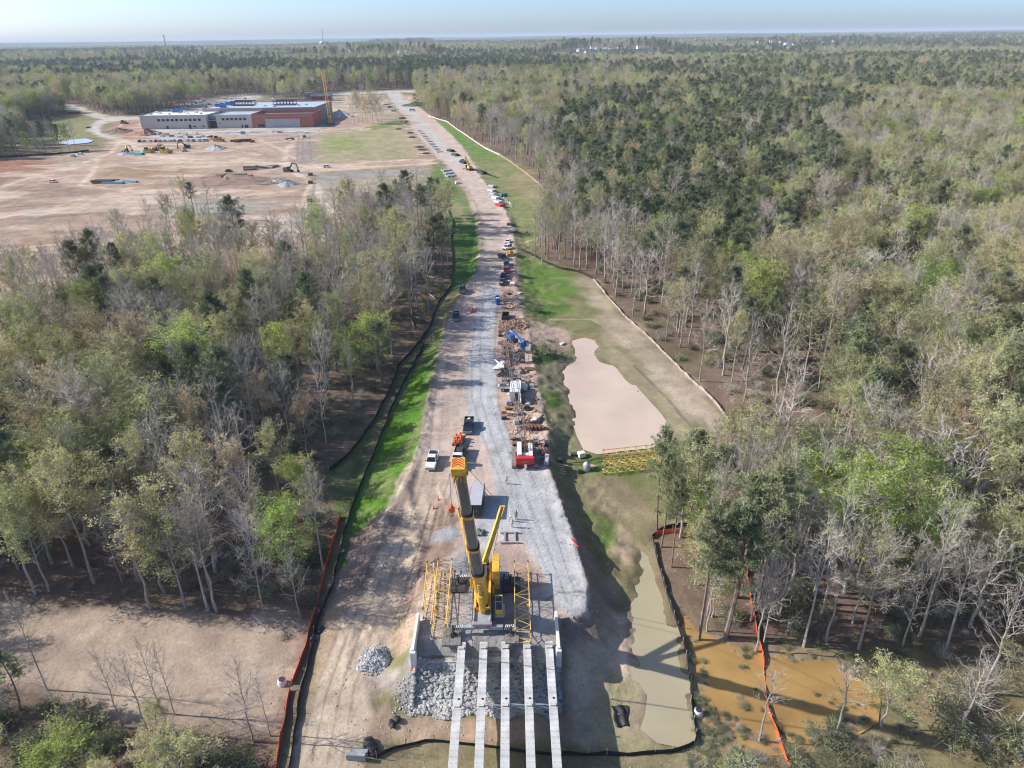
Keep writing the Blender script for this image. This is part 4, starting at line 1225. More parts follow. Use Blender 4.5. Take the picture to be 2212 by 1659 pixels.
# the trees that show largest: in the frame, nearest the camera, those at the woods' edge first
infr = (FU > -30) & (FU < 2240) & (FV < 1750) & ok
score = np.where(infr, FD * np.where(FDC < 10, .8, 1.0), 1e9)
order = np.argsort(score)
NBIG = 300 - len(HERO)
big = order[:NBIG]
KW = {'pine': ['dark green pine', 'slim dark pine', 'shaggy pine'], 'open': ['leafless pale limbed tree', 'slender leafless tree', 'open leafless tree'], 'bare': ['bare grey twigged tree', 'slender bare grey tree', 'leafless grey tree'], 'bud': ['olive budding tree', 'tall tree with olive buds', 'hazy olive green tree'],
      'tan': ['tan budding tree', 'tree with tan brown buds', 'sandy brown budding tree'], 'green': ['fresh green leafing tree', 'light green tree', 'yellow green leafy tree']}
def where_words(u, v, d):
    if u < 1050:
        if v > 1290:
            return 'in the scrub below the left dirt clearing'
        if d < 7:
            return 'along the silt fence edge of the left woods' if u > 560 else 'on the front edge of the left woods'
        if v > 1150:
            return 'low in the left woods, ' + ('near the left margin' if u < 220 else 'toward the middle' if u < 480 else 'near the orange fence')
        return 'deep in the left woods, ' + ('near the left margin' if u < 220 else 'toward the middle' if u < 480 else 'toward the grassy bank')
    if v > 1430:
        return 'in the wet scrub at the lower right'
    if d < 7:
        return 'by the creek silt fence, right woods edge' if v > 1150 else 'by the pond fence, right woods edge'
    return ('low' if v > 1180 else 'midway up') + ' in the right woods, ' + ('near the fence' if u < 1640 else 'toward the middle' if u < 1920 else 'near the right margin')
for q, i in enumerate(big):
    kd = FK[i]
    sz = FS[i]
    adj = KW[kd][2 if sz < .85 else 0 if sz < 1.0 else 1]
    lab = adj + ' ' + where_words(FU[i], FV[i], FDC[i])
    one_tree(kd, int(FI[i]), FX[i], FY[i], FZ[i], (sz * FW[i], sz), FROT[i], lab, lab.replace(adj, adj + 's', 1) if True else None)
ok[big] = False
for kd, nm, lab in (('pine', 'pine_woods', 'mass of dark green pines running back to the horizon'), ('bare', 'bare_woods', 'mass of grey leafless hardwoods filling the woods'),
                    ('open', 'leafless_woods', 'scattered open branched leafless hardwoods in the woods'), ('bud', 'budding_woods', 'mass of olive budding hardwoods filling the woods'), ('tan', 'tan_woods', 'scattered tan budding hardwoods in the woods'), ('green', 'leafing_woods', 'scattered fresh green trees through the woods')):
    s_ = ok & (FK == kd)
    pos = np.stack([FX[s_], FY[s_], FZ[s_] - .1], 1)
    instancer(nm, lab, kd, pos, FROT[s_], np.stack([FS[s_] * FW[s_], FS[s_] * FW[s_], FS[s_]], 1), FI[s_])
# undergrowth: bushes and saplings on the woodland floor
_rg = np.random.RandomState(77)
ux = _rg.uniform(-190, 190, 9000)
uy = _rg.uniform(36, 250, 9000)
dcl_ = sdist(ux, uy, CLEAR)
dfi_ = sdist(ux, uy, FIELD)
uu, uv, ud = proj(np.stack([ux, uy, height(ux, uy)], 1))
scrub = (uv > 1420) & ((uu > 1940) | ((uu > 1560) & (uv > 1615)) | (uu < 600)) & (dfi_ > .5) & (fbm(ux, uy, 9, 66) > .4)
kp = ((dcl_ > 1.5) & (dfi_ > 1) & (_rg.rand(9000) < np.where(ux > 0, .55, .4) * np.where(uv > 1000, 1, .6))) | (scrub & (_rg.rand(9000) < .9))
kp &= (np.abs(ux) < .85 * (uy + 30) + 10) & ~((uu > 590) & (uu < 1900) & (uv > 1385) & ~scrub)
ux, uy = ux[kp], uy[kp]
us = _rg.uniform(.35, 1.15, len(ux)) * np.where(scrub[kp], 1.25, 1)
instancer('undergrowth', 'low bushes and saplings on the woodland floor and scrub', 'bush', np.stack([ux, uy, height(ux, uy)], 1), _rg.rand(len(ux)) * 6.28,
          np.stack([us * _rg.uniform(.8, 1.3, len(ux)), us * 1.1, us * _rg.uniform(.7, 1.2, len(ux))], 1), _rg.randint(0, 9, len(ux)))
# ------------------------------------------------------------------ object materials
YEL = mk('crane_yellow', (.70, .41, .06), rough=.45, var=.24, scale=1.1)
YELD = mk('machine_yellow', (.46, .31, .09), rough=.5, var=.22, scale=1.2)
GREYP = mk('carrier_grey', (.30, .31, .32), rough=.5, var=.15, scale=1.0)
LGREY = mk('light_grey_paint', (.5, .52, .54), rough=.4, var=.1, scale=.8)
STEEL = mk('boom_steel', (.15, .145, .14), rough=.34, metal=.35, var=.22, scale=.45)
BLK = mk('black_rubber', (.022, .022, .024), rough=.7, var=.25, scale=2)
DARK = mk('dark_steel', (.055, .055, .06), rough=.5, var=.3, scale=1.5)
CONC = mk('concrete', (.46, .45, .425), rough=.85, var=.14, scale=.7, bump=.15)
CONCW = mk('pale_concrete', (.66, .65, .62), rough=.8, var=.08, scale=.5)
ROCK = mk('quarry_stone', (.40, .40, .39), rough=.9, var=.32, scale=.45, bump=.4)
CRUSH = mk('crushed_stone', (.40, .405, .41), rough=.95, var=.35, scale=3.5, bump=.8)
WOOD = mk('new_timber', (.47, .34, .225), rough=.8, var=.22, scale=1.3)
WOODD = mk('old_timber', (.20, .15, .11), rough=.85, var=.3, scale=1.3)
WHITE = mk('white_paint', (.74, .75, .76), rough=.35, var=.07, scale=.8)
RED = mk('red_paint', (.55, .03, .035), rough=.4, var=.12, scale=.8)
ORG = mk('orange_plastic', (.85, .13, .02), rough=.5, var=.12, scale=1)
BLUE = mk('blue_paint', (.03, .13, .42), rough=.4, var=.12, scale=.8)
TEAL = mk('teal_plastic', (.05, .36, .42), rough=.5, var=.15, scale=.8)
GLASS = mk('dark_glass', (.015, .02, .025), rough=.08, var=.1, spec=.8)
RUST = mk('rusty_steel', (.20, .105, .065), rough=.8, var=.35, scale=1.5)
GALV = mk('galvanised', (.42, .43, .44), rough=.45, metal=.3, var=.2, scale=1.2)
BAG = mk('white_sheet', (.58, .58, .56), rough=.7, var=.12, scale=1.6, bump=.3)
TARP = mk('black_fabric', (.02, .02, .022), rough=.6, var=.3, scale=1.2, bump=.6)
FENCEB = mk('black_silt_fabric', (.022, .02, .02), rough=.75, var=.3, scale=.8)
FENCEW = mk('pale_silt_fabric', (.34, .29, .25), rough=.8, var=.2, scale=.3)
FENCEO = mk('orange_mesh', (.80, .10, .03), rough=.6, var=.15, scale=.6)
HIVIS = mk('hi_vis_yellow', (.62, .80, .06), rough=.7, var=.1)
SKIN = mk('skin', (.42, .27, .2), rough=.6, var=.1)
DENIM = mk('work_trousers', (.10, .11, .14), rough=.9, var=.2)
# ------------------------------------------------------------------ abutment, girders, riprap
ab = thing('bridge_abutment', 'concrete bridge abutment with two pale upright wing walls under the girder ends', 'abutment', (-4.0, 71.2, 0))
m = MB()
m.box((0, -.1, -3.4), (19.2, 1.7, 1.95))
m.build('bearing_cap', CONC, ab, bevel=.04)
m = MB()
for k in range(5):
    m.box((-3.35 + 3.0 * k, -.25, -1.448), (1.0, .8, .18))
m.build('bearing_pad', mk('pad_dark', (.1, .1, .1)), ab)
for sx, x in ((-1, -9.85), (1, 9.85)):
    m = MB()
    m.prism([(-1.2, -3.6), (-1.2, 1.15), (.6, 1.2), (5.6, 1.2), (5.6, -1.9), (2.5, -3.6)], 'x', x - .2, x + .2)
    m.box((x - sx * .02, -1.1, -3.65), (.75, 1.0, 4.55))
    m.build('wing_wall', CONCW, ab, bevel=.03)
GX = [-7.35, -4.35, -1.37, 1.6, 4.6]
for k, x in enumerate(GX):
    lab = ['leftmost of the five pale concrete bridge girders', 'second concrete bridge girder from the left', 'middle concrete bridge girder of the five', 'fourth concrete bridge girder from the left', 'rightmost of the five pale concrete bridge girders'][k]
    g = thing('bridge_girder', lab + ', resting on the abutment', 'girder', (x, 72.2, -1.25), 0, 'concrete bridge girders')
    m = MB()
    L = -52.0
    prof = [(-.36, 0), (.36, 0), (.36, .2), (.11, .42), (.11, 1.15), (.53, 1.3), (.53, 1.42), (-.53, 1.42), (-.53, 1.3), (-.11, 1.15), (-.11, .42), (-.36, .2)]
    m.prism(prof, 'y', 0, L)
    m.build('girder_beam', mk('girder_concrete', (.50, .50, .485), rough=.8, var=.26, scale=.5), g, bevel=.02)
    m = MB()
    q = -.6
    while q > L:
        for s in (-.3, .3):
            m.tube([(s - .12, q, 1.40), (s - .12, q, 1.56), (s + .12, q, 1.56), (s + .12, q, 1.40)], .009, 4, cap=False)
        q -= .8
    sb = m.build('stirrup_bars', DARK, g)
    for yy in (-1.3, -10.6):
        m = MB()
        m.beam((-.35, yy, 1.47), (.62, yy, 1.47), .06, .07)
        m.box((.42, yy, 1.425), (.1, .16, .36))
        m.build('clamp_bracket', DARK, g)
    m = MB()
    m.lathe([(.16, 1.42), (.16, 1.46), (.1, 1.47)], (.12, -9.4, 0), 12)
    m.build('lifting_socket', DARK, g)
for k in range(4):
    x0, x1 = GX[k] + .12, GX[k + 1] - .12
    cb = thing('cross_brace', ['steel cross brace between the two leftmost girders', 'steel cross brace between the second and middle girders', 'steel cross brace between the middle and fourth girders', 'steel cross brace between the two rightmost girders'][k], 'brace', ((x0 + x1) / 2, 62.0, -.6), 0, 'braces between the girders')
    h_ = (x1 - x0) / 2
    m = MB()
    m.tube([(-h_, 0, .55), (h_, 0, .55)], .055, 6)
    m.tube([(-h_, .25, .62), (h_, -.1, .62)], .04, 6)
    m.build('top_bar', GALV, cb)
    m = MB()
    m.tube([(-h_, 0, -.35), (h_, 0, .5)], .045, 6)
    m.tube([(-h_, .1, .5), (h_, .1, -.35)], .045, 6)
    m.build('diagonal_bar', GALV, cb)
for k in range(4):
    x0, x1 = GX[k] + .56, GX[k + 1] - .56
    o = MB()
    o.box(((x0 + x1) / 2, 71.55, -1.15), (x1 - x0, .16, .14))
    o.box(((x0 + x1) / 2, 72.25, -1.0), (x1 - x0, .12, .12))
    o = o.build('timber_strut', WOODD if k % 2 else WOOD, bevel=.01)
    tag(o, ['timber strut between the two leftmost girder ends', 'timber strut between the second and middle girder ends', 'timber strut between the middle and fourth girder ends', 'timber strut between the two rightmost girder ends'][k], 'timber', 'timber struts on the abutment')
o = MB()
for k, (x, L, r_) in enumerate([(-11.6, 3.2, .03), (-10.2, 3.6, -.04), (-9.6, 2.6, .05), (-12.2, 1.8, 0)]):
    o.box((x, 70.9 + .25 * k, -1.42 + .02 * k), (L, .22, .2), r_)
o = o.build('timber_planks', WOODD)
tag(o, 'dark timber planks laid on the left end of the abutment cap', 'timber')
rg = np.random.RandomState(4)
m = MB()
for k in range(3600):
    x = rg.uniform(-14.2, 5.9)
    y = rg.uniform(63.2, 70.75)
    if x < -13.7 + (70.75 - y) * -.05:
        continue
    lim = 64.0 + .5 * math.sin(x * .9) + (.7 if x > 5 else 0)
    if y < lim:
        continue
    s = rg.uniform(.17, .36) * (1.3 if rg.rand() < .12 else 1)
    z = max(-2.0 - .66 * (70.5 - y), zt(x, y)) + rg.uniform(-.06, .16)
    m.blob((x, y, z), (s, s * rg.uniform(.65, 1), s * rg.uniform(.5, .8)), 1, .27, k)
for k in range(90):
    x, y = rg.uniform(-16.2, -13.8), rg.uniform(64.5, 68.5)
    s = rg.uniform(.08, .2)
    m.blob((x, y, zt(x, y) + .04), (s, s * .8, s * .7), 1, .28, 5000 + k)
rr = m.build('riprap', mk('riprap_stone', (.33, .335, .325), rough=.9, var=.3, scale=.35, bump=.4))
struct(rr, 'bank of broken grey quarry stones below the abutment', 'stuff')
# stone heap on the haul road
def heap(name, px, py, r_, h_, mat, label, cat='heap', stones=0, seed=1, grp=None, oval=1.0):
    x, y, z = gp(px, py)
    rg2 = np.random.RandomState(seed)
    m = MB()
    n_, k_ = 36, 12
    for i in range(k_ + 1):
        t = i / k_
        for j in range(n_):
            a = 2 * math.pi * j / n_
            rr_ = r_ * t * (1 + .16 * math.sin(3 * a + seed) + .08 * math.sin(7 * a))
            zz = h_ * (1 - t) ** 1.15 * (1 + .1 * math.sin(2 * a + seed)) + rg2.randn() * .05 * h_ - (.3 if i == k_ else 0)
            m.v.append((rr_ * math.cos(a) * oval, rr_ * math.sin(a), zz))
    for i in range(k_):
        for j in range(n_):
            m.f.append((i * n_ + j, i * n_ + (j + 1) % n_, (i + 1) * n_ + (j + 1) % n_, (i + 1) * n_ + j))
            m.m.append(0)
    for q in range(stones):
        a, t = rg2.rand() * 6.28, rg2.rand() ** .6
        s = rg2.uniform(.05, .14) * (r_ / 3) ** .3
        rr_ = r_ * t * 1.12
        m.blob((rr_ * math.cos(a) * oval, rr_ * math.sin(a), max(0, h_ * (1 - t) ** 1.15) + .02), (s, s, s * .8), 1, .3, q)
    o = m.build(name, mat, smooth=False)
    o.location = (x, y, z - .05)
    return tag(o, label, cat, grp)
heap('stone_heap', 812, 1424, 2.6, 1.9, CRUSH, 'heap of crushed grey stone beside the haul road, left of the riprap', stones=500, seed=3)

# ------------------------------------------------------------------ lattice sections
def lattice(m, p0, p1, w_, h_, bays, rc=.07, rd=.035, upv=(0, 0, 1), w1=None, h1=None):
    p0, p1 = Vector(p0), Vector(p1)
    t = (p1 - p0).normalized()
    a = t.cross(Vector(upv)).normalized()
    c = a.cross(t)
    w1, h1 = w1 or w_, h1 or h_
    cs = ((-1, -1), (1, -1), (1, 1), (-1, 1))
    def P(i, u):
        sx, sy = cs[i % 4]
        return p0 + (p1 - p0) * u + a * sx * (w_ + (w1 - w_) * u) / 2 + c * sy * (h_ + (h1 - h_) * u) / 2
    for i in range(4):
        m.tube([P(i, 0), P(i, 1)], rc, 6)
    for i in range(4):
        for k in range(bays):
            u0, u1 = k / bays, (k + 1) / bays
            if k % 2 == 0:
                m.tube([P(i, u0), P(i + 1, u1)], rd, 4, cap=False)
            else:
                m.tube([P(i + 1, u0), P(i, u1)], rd, 4, cap=False)
            if k % 2 == 0:
                m.tube([P(i, u0), P(i + 1, u0)], rd, 4, cap=False)
        m.tube([P(i, 1), P(i + 1, 1)], rd * 1.4, 4, cap=False)
def lattice_section(p0, p1, w_, h_, bays, label, w1=None, h1=None, grp='yellow lattice jib sections', lift=0.0):
    p0, p1 = Vector(p0), Vector(p1)
    c = (p0 + p1) / 2
    r = thing('lattice_section', label, 'lattice section', tuple(c), 0, grp)
    m = MB()
    lattice(m, p0 - c, p1 - c, w_, h_, bays, .065, .034, w1=w1, h1=h1)
    m.build('truss', mk('lattice_yellow', (.74, .50, .15), rough=.4, var=.1, scale=.8), r)
    for e, q in ((p0, .0), (p1, 1)):
        m = MB()
        t = (p1 - p0).normalized()
        a = t.cross(Vector((0, 0, 1))).normalized()
        ww = (w1 or w_) if q else w_
        hh = (h1 or h_) if q else h_
        for sx in (-1, 1):
            for sz in (-1, 1):
                m.tube([e - c + a * sx * ww / 2 + Vector((0, 0, sz * hh / 2)) - t * .2, e - c + a * sx * ww / 2 + Vector((0, 0, sz * hh / 2)) + t * .2], .11, 6)
        m.build('pin_lugs', DARK, r)
    return r
lattice_section((-10.75, 87.0, 1.25), (-10.6, 73.2, 1.25), 2.1, 2.0, 12, 'larger of the two yellow lattice sections left of the crane')
lattice_section((-13.05, 87.0, 1.0), (-12.2, 77.0, 1.0), 1.0, 1.5, 9, 'smaller tapered yellow lattice section left of the crane', w1=1.9, h1=1.8)
lattice_section((1.05, 86.2, 1.25), (1.05, 71.9, 1.25), 2.1, 2.0, 12, 'yellow lattice section lying right of the crane')
a0, a1 = gp(1303, 1019), gp(1432, 1006)
lattice_section((a0[0], a0[1], a0[2] + .95), (a1[0], a1[1], a0[2] + .95), 1.9, 1.6, 11, 'lower front yellow lattice section of the pair in the grass by the pond')
a0, a1 = gp(1307, 1004), gp(1412, 992)
lattice_section((a0[0], a0[1] + .8, a0[2] + 1.25), (a1[0], a1[1] + .8, a0[2] + 1.25), 2.1, 2.2, 9, 'rear taller yellow lattice section of the pair in the grass by the pond')

# ------------------------------------------------------------------ the big mobile crane
CB = Vector((-4.55, 77.5, 3.1))
CT = Vector(at(991, 1008, 33.0))
crane = thing('mobile_crane', 'big yellow mobile crane with a raised grey telescopic boom standing behind the abutment', 'crane', (-4.6, 82.0, 0))
O = Vector((-4.6, 82.0, 0))
def L(p):
    return Vector(p) - O
AX = (CT - CB).normalized()
def along(py):
    """distance along the boom whose image row is py"""
    a, b_ = 0.0, (CT - CB).length
    for _ in range(40):
        q = (a + b_) / 2
        if proj(np.array(CB + AX * q))[1] > py:
            a = q
        else:
            b_ = q
    return a
t1, t2, t3, t4 = along(1233), along(1178), along(1106), (CT - CB).length
side = Vector((1, 0, 0))
nrm = side.cross(AX)            # across the boom, in its lifting plane
def section(m, ta, tb, w_, n_=14, flat=.9):
    """rounded box-section tube of a telescopic boom"""
    b = len(m.v)
    for t in (ta, tb):
        c = CB + AX * t - O
        for k in range(n_):
            an = 2 * math.pi * (k + .5) / n_
            ca, sa = math.cos(an), math.sin(an)
            e = .55
            x = math.copysign(abs(ca) ** e, ca) * w_ / 2
            y = math.copysign(abs(sa) ** (e if sa > 0 else .85), sa) * w_ / 2 * 1.12
            m.v.append(tuple(c + side * x + nrm * y * (1 if True else 0)))
    for k in range(n_):
        m.f.append((b + k, b + (k + 1) % n_, b + n_ + (k + 1) % n_, b + n_ + k))
        m.m.append(0)
    m.f.append(tuple(b + k for k in range(n_))[::-1])
    m.f.append(tuple(b + n_ + k for k in range(n_)))
    m.m += [0, 0]
    return m
section(MB(), -.6, t1, 1.72).build('boom_base_section', YEL, crane)
for ta, tb, w_ in ((t1 - .3, t2, 1.50), (t2 - .3, t3, 1.36), (t3 - .3, t4 - .2, 1.2)):
    section(MB(), ta, tb, w_).build('boom_section', STEEL, crane)
for t, w_ in ((t1, 1.86), (t2, 1.64), (t3, 1.50)):
    c = section(MB(), t - .55, t - .02, w_).build('boom_collar', YEL, crane)
    section(MB(), t - .02, t + .3, w_ - .08).build('wear_ring', BLK, c)
# luffing cylinder in front of the boom foot
m = MB()
foot = L(CB) + Vector((0, -1.5, -1.0))
topc = L(CB + AX * (t1 * .72)) - nrm * 0 + Vector((0, -1.05, 0))
m.tube([foot, foot + (topc - foot) * .62], .48, 12)
lc = m.build('luffing_cylinder', YEL, crane, smooth=False)
m = MB()
m.tube([foot + (topc - foot) * .6, topc], .3, 12)
m.build('cylinder_rod', YELD, lc)
# superstructure
m = MB()
for sx in (-1, 1):
    m.prism([(-5.9, 1.75), (-5.9, 2.7), (-4.2, 3.6), (-1.0, 3.5), (3.6, 2.9), (3.6, 1.75)], 'x', sx * 1.02 - .17, sx * 1.02 + .17)
m.box((0, -1.0, 1.7), (2.0, 9.0, .35))
m.box((0, -5.75, 1.75), (2.1, .3, .75))
m.box((0, 2.8, 1.9), (2.0, 1.6, 1.3))
sup = m.build('superstructure', YEL, crane, bevel=.05)
m = MB()
m.box((0, -5.1, 2.06), (1.2, .9, .25))
m.build('gap_shade', BLK, sup)  # black box standing in for the shade inside the frame's front opening
for y_, l_ in ((1.2, 'winch_drum'), (2.6, 'winch_drum')):
    m = MB()
    m.tube([(-.8, y_, 3.55), (.8, y_, 3.55)], .42, 12)
    m.build(l_, DARK, sup)
m = MB()
m.box((1.45, -2.6, 2.0), (.5, 2.6, .9))
m.box((1.45, -2.9, 2.9), (.4, 1.6, .35))
m.build('machinery_house', mk('machinery_mix', (.33, .19, .06), rough=.6, var=.4, scale=2), crane, bevel=.05)
for sx in (-1, 1):
    m = MB()
    x_ = 1.85 if sx > 0 else -1.5
    for k in range(6):
        m.box((x_, .8, 1.7 + k * .56), (1.05 if sx > 0 else .8, 3.9, .52))
    m.build('counterweight', YEL, crane, bevel=.03)
m = MB()
m.box((0.2, 3.3, 1.6), (4.0, 1.0, .6))
m.build('counterweight_tray', DARK, crane)
# cab
m = MB()
m.box((2.35, -5.3, 1.55), (1.02, 2.1, 1.0))
m.box((2.35, -4.45, 2.55), (1.0, .35, .9))
for sx in (-.46, .46):
    m.beam((2.35 + sx, -6.28, 2.5), (2.35 + sx, -5.7, 3.5), .08, .08)
m.beam((1.86, -5.7, 3.5), (2.84, -5.7, 3.5), .08, .08)
for sx in (-.46, .46):
    m.beam((2.35 + sx, -5.7, 3.48), (2.35 + sx, -4.4, 3.48), .08, .08)
cab = m.build('cab', YEL, crane, bevel=.02)
m = MB()
m.quad8([(1.9, -6.26, 2.56), (2.8, -6.26, 2.56), (2.8, -4.6, 2.56), (1.9, -4.6, 2.56), (1.92, -5.68, 3.45), (2.78, -5.68, 3.45), (2.78, -4.6, 3.45), (1.92, -4.6, 3.45)])
m.build('cab_window', GLASS, cab)
m = MB()
m.box((2.4, -6.45, 1.5), (1.2, .35, .1))
m.box((3.0, -5.3, 1.5), (.3, 2.2, .08))
m.build('cab_step', LGREY, cab)
# carrier
m = MB()
m.box((0, -.9, 1.0), (2.7, 11.4, .55))
m.box((0, -7.0, 1.45), (2.6, 2.4, .5), top=(2.4, 2.2))
m.box((0, -7.9, 1.0), (2.75, .9, .9))
for sx in (-1, 1):
    m.box((sx * 1.15, -6.6, 1.9), (.18, 2.4, .35))
car = m.build('carrier', GREYP, crane, bevel=.05)
m = MB()
m.box((-.75, -8.41, 1.35), (.5, .08, .18))
m.box((.85, -8.41, 1.35), (.5, .08, .18))
m.build('tail_lamp', RED, car)
for k, y_ in enumerate((-5.6, -4.0, -2.4, .2, 1.8, 3.6)):
    for sx in (-1, 1):
        m = MB()
        m.tube([(sx * .95, y_, .72), (sx * 1.42, y_, .72)], .72, 18)
        wl = m.build('wheel', BLK, crane)
        m = MB()
        m.tube([(sx * 1.40, y_, .72), (sx * 1.45, y_, .72)], .4, 14)
        m.build('rim', GREYP, wl)
# outriggers: beams, striped ends, jacks and mats
STR = mk('hazard_white', (.7, .7, .7), rough=.5)
for y_ in (-8.2, 2.1):
    for sx in (-1, 1):
        m = MB()
        m.box((sx * 2.6, y_, .95), (3.2, .5, .5))
        ob = m.build('outrigger_beam', GREYP, crane, bevel=.02)
        m = MB()
        m.box((sx * 3.55, y_ - .03, .98), (1.3, .52, .49))
        ob2 = m.build('striped_end', BLK, ob)
        m = MB()
        for k in range(5):
            xx = sx * 3.55 - .55 + k * .26
            m.poly([(xx, y_ - .295, 1.0), (xx + .12, y_ - .295, 1.0), (xx + .3, y_ - .295, 1.46), (xx + .18, y_ - .295, 1.46)])
            m.poly([(xx + .18, y_ - .27, 1.476), (xx + .3, y_ - .27, 1.476), (xx + .42, y_ + .2, 1.476), (xx + .3, y_ + .2, 1.476)])
        m.build('hazard_stripe', STR, ob)
        m = MB()
        m.tube([(sx * 4.0, y_ - .45, .35), (sx * 4.0, y_ - .45, 1.7)], .17, 10)
        m.lathe([(.5, .32), (.5, .42), (.2, .5)], (sx * 4.0, y_ - .45, 0), 14)
        m.build('outrigger_jack', DARK, crane)
    # mats lie under the jacks: things of their own
for k, (x_, y_, w_, h_, lab) in enumerate([(-4.2, -8.9, 2.6, 3.2, 'timber crane mat under the near left outrigger jack'), (4.15, -8.7, 1.9, 3.2, 'timber crane mat under the near right outrigger jack'),
                                           (-4.1, 1.4, 2.6, 3.0, 'dark steel mat under the far left outrigger jack'), (4.1, 1.4, 2.7, 3.2, 'dark steel mat under the far right outrigger jack')]):
    m = MB()
    m.box((0, 0, 0), (w_, h_, .3))
    for q in range(5):
        m.box((-w_ / 2 + w_ * (q + .5) / 5, 0, .3), (w_ / 5 - .05, h_, .02))
    o = m.build('crane_mat', mk('mat_grey', (.19, .18, .165), rough=.8, var=.25) if k < 2 else DARK, bevel=.02)
    o.location = (O.x + x_, O.y + y_, .02)
    tag(o, lab, 'crane mat', 'mats under the outriggers')
# boom head
m = MB()
hw = .78
bb = L(CT)
def H(u, v, q):
    return bb + side * u - nrm * v + AX * q
m.quad8([H(-hw, -.8, -1.2), H(hw, -.8, -1.2), H(hw, .7, -1.2), H(-hw, .7, -1.2), H(-hw, -.95, .8), H(hw, -.95, .8), H(hw, .7, .8), H(-hw, .7, .8)])
hd = m.build('boom_head', YEL, crane, bevel=.05)
m = MB()
for k in range(4):
    v0 = -.72 + k * .3
    for s in (-1, 1):
        m.poly([H(s * .02, v0 + .42, .815), H(s * .66, v0 + .02, .815), H(s * .66, v0 + .17, .815), H(s * .02, v0 + .57, .815)])
m.build('chevron_stripe', RED, hd)
for s in (-.55, -.2, .2, .55):
    m = MB()
    m.tube([H(s - .07, -1.0, -1.0), H(s + .07, -1.0, -1.0)], .38, 14)
    m.build('sheave', YELD, hd)
m = MB()
m.tube([H(-.95, -.3, -.9), H(.95, -.3, -.9)], .22, 10)
m.tube([H(-.95, .3, .5), H(.95, .3, .5)], .15, 10)
m.build('head_pin', YELD, hd)
# guying masts (the V of two yellow arms)
root = CB + AX * (t1 * 1.02) + nrm * 0.9 if nrm.y > 0 else CB + AX * (t1 * 1.02) - nrm * 0.9
for sx, tip in ((1, Vector(at(1085, 1095, 17.0))), (-1, Vector(at(993, 1097, 16.6)))):
    a_ = root + side * sx * .85 + Vector((0, .3, 0))
    m = MB()
    m.beam(L(a_), L(a_ + (tip - a_) * .82), .62, .7, (0, 1, .2), .5, .6)
    arm = m.build('guying_mast', YEL, crane, bevel=.03)
    m = MB()
    p_ = a_ + (tip - a_) * .82
    for s in (-.24, .24):
        m.beam(L(p_ + side * s), L(tip + side * s), .1, .62, (0, 1, .2))
    m.beam(L(tip - side * .35), L(tip + side * .35), .35, .3)
    m.build('mast_fork', YEL, arm)
    m = MB()
    m.beam(L(a_ - Vector((0, 0, 2.2))), L(a_ + Vector((0, 0, .2))), .55, .5, (0, 1, 0))
    m.build('mast_foot', LGREY, arm)
    m = MB()
    m.tube([L(tip), L(CT + side * sx * .8)], .03, 5)
    m.tube([L(tip), L(Vector((-4.6 + sx * 1.2, 85.2, 3.0)))], .035, 5)
    m.build('guy_rope', DARK, crane)
m = MB()
m.beam(L(root - side * 1.1), L(root + side * 1.1), .5, .45)
m.build('mast_crosshead', YEL, crane, bevel=.02)
hk = CT + side * (-.95) + nrm * .9
hz = 27.6
m = MB()
m.tube([L(hk), L(Vector((hk.x, hk.y, hz + .9)))], .028, 5)
for k in range(4):
    x_, y_ = CT.x + .15 + .16 * k, CT.y - 1.0
    m.tube([L((x_, y_, CT.z - .8)), L((-5.6 + k * .25, 69.5, -1.2))], .02, 4, cap=False)
m.build('hoist_rope', DARK, crane)
m = MB()
m.box((hk.x - O.x, hk.y - O.y, hz), (.62, .34, .62))
m.tube([L((hk.x, hk.y, hz + .6)), L((hk.x, hk.y, hz + 1.0))], .16, 8)
hb = m.build('hook_block', ORG, crane, bevel=.04)
m = MB()
m.tube([L((hk.x, hk.y, hz)), L((hk.x, hk.y, hz - .25)), L((hk.x + .18, hk.y, hz - .45)), L((hk.x, hk.y, hz - .6)), L((hk.x - .17, hk.y, hz - .45))], .05, 6)
m.build('hook', DARK, hb)
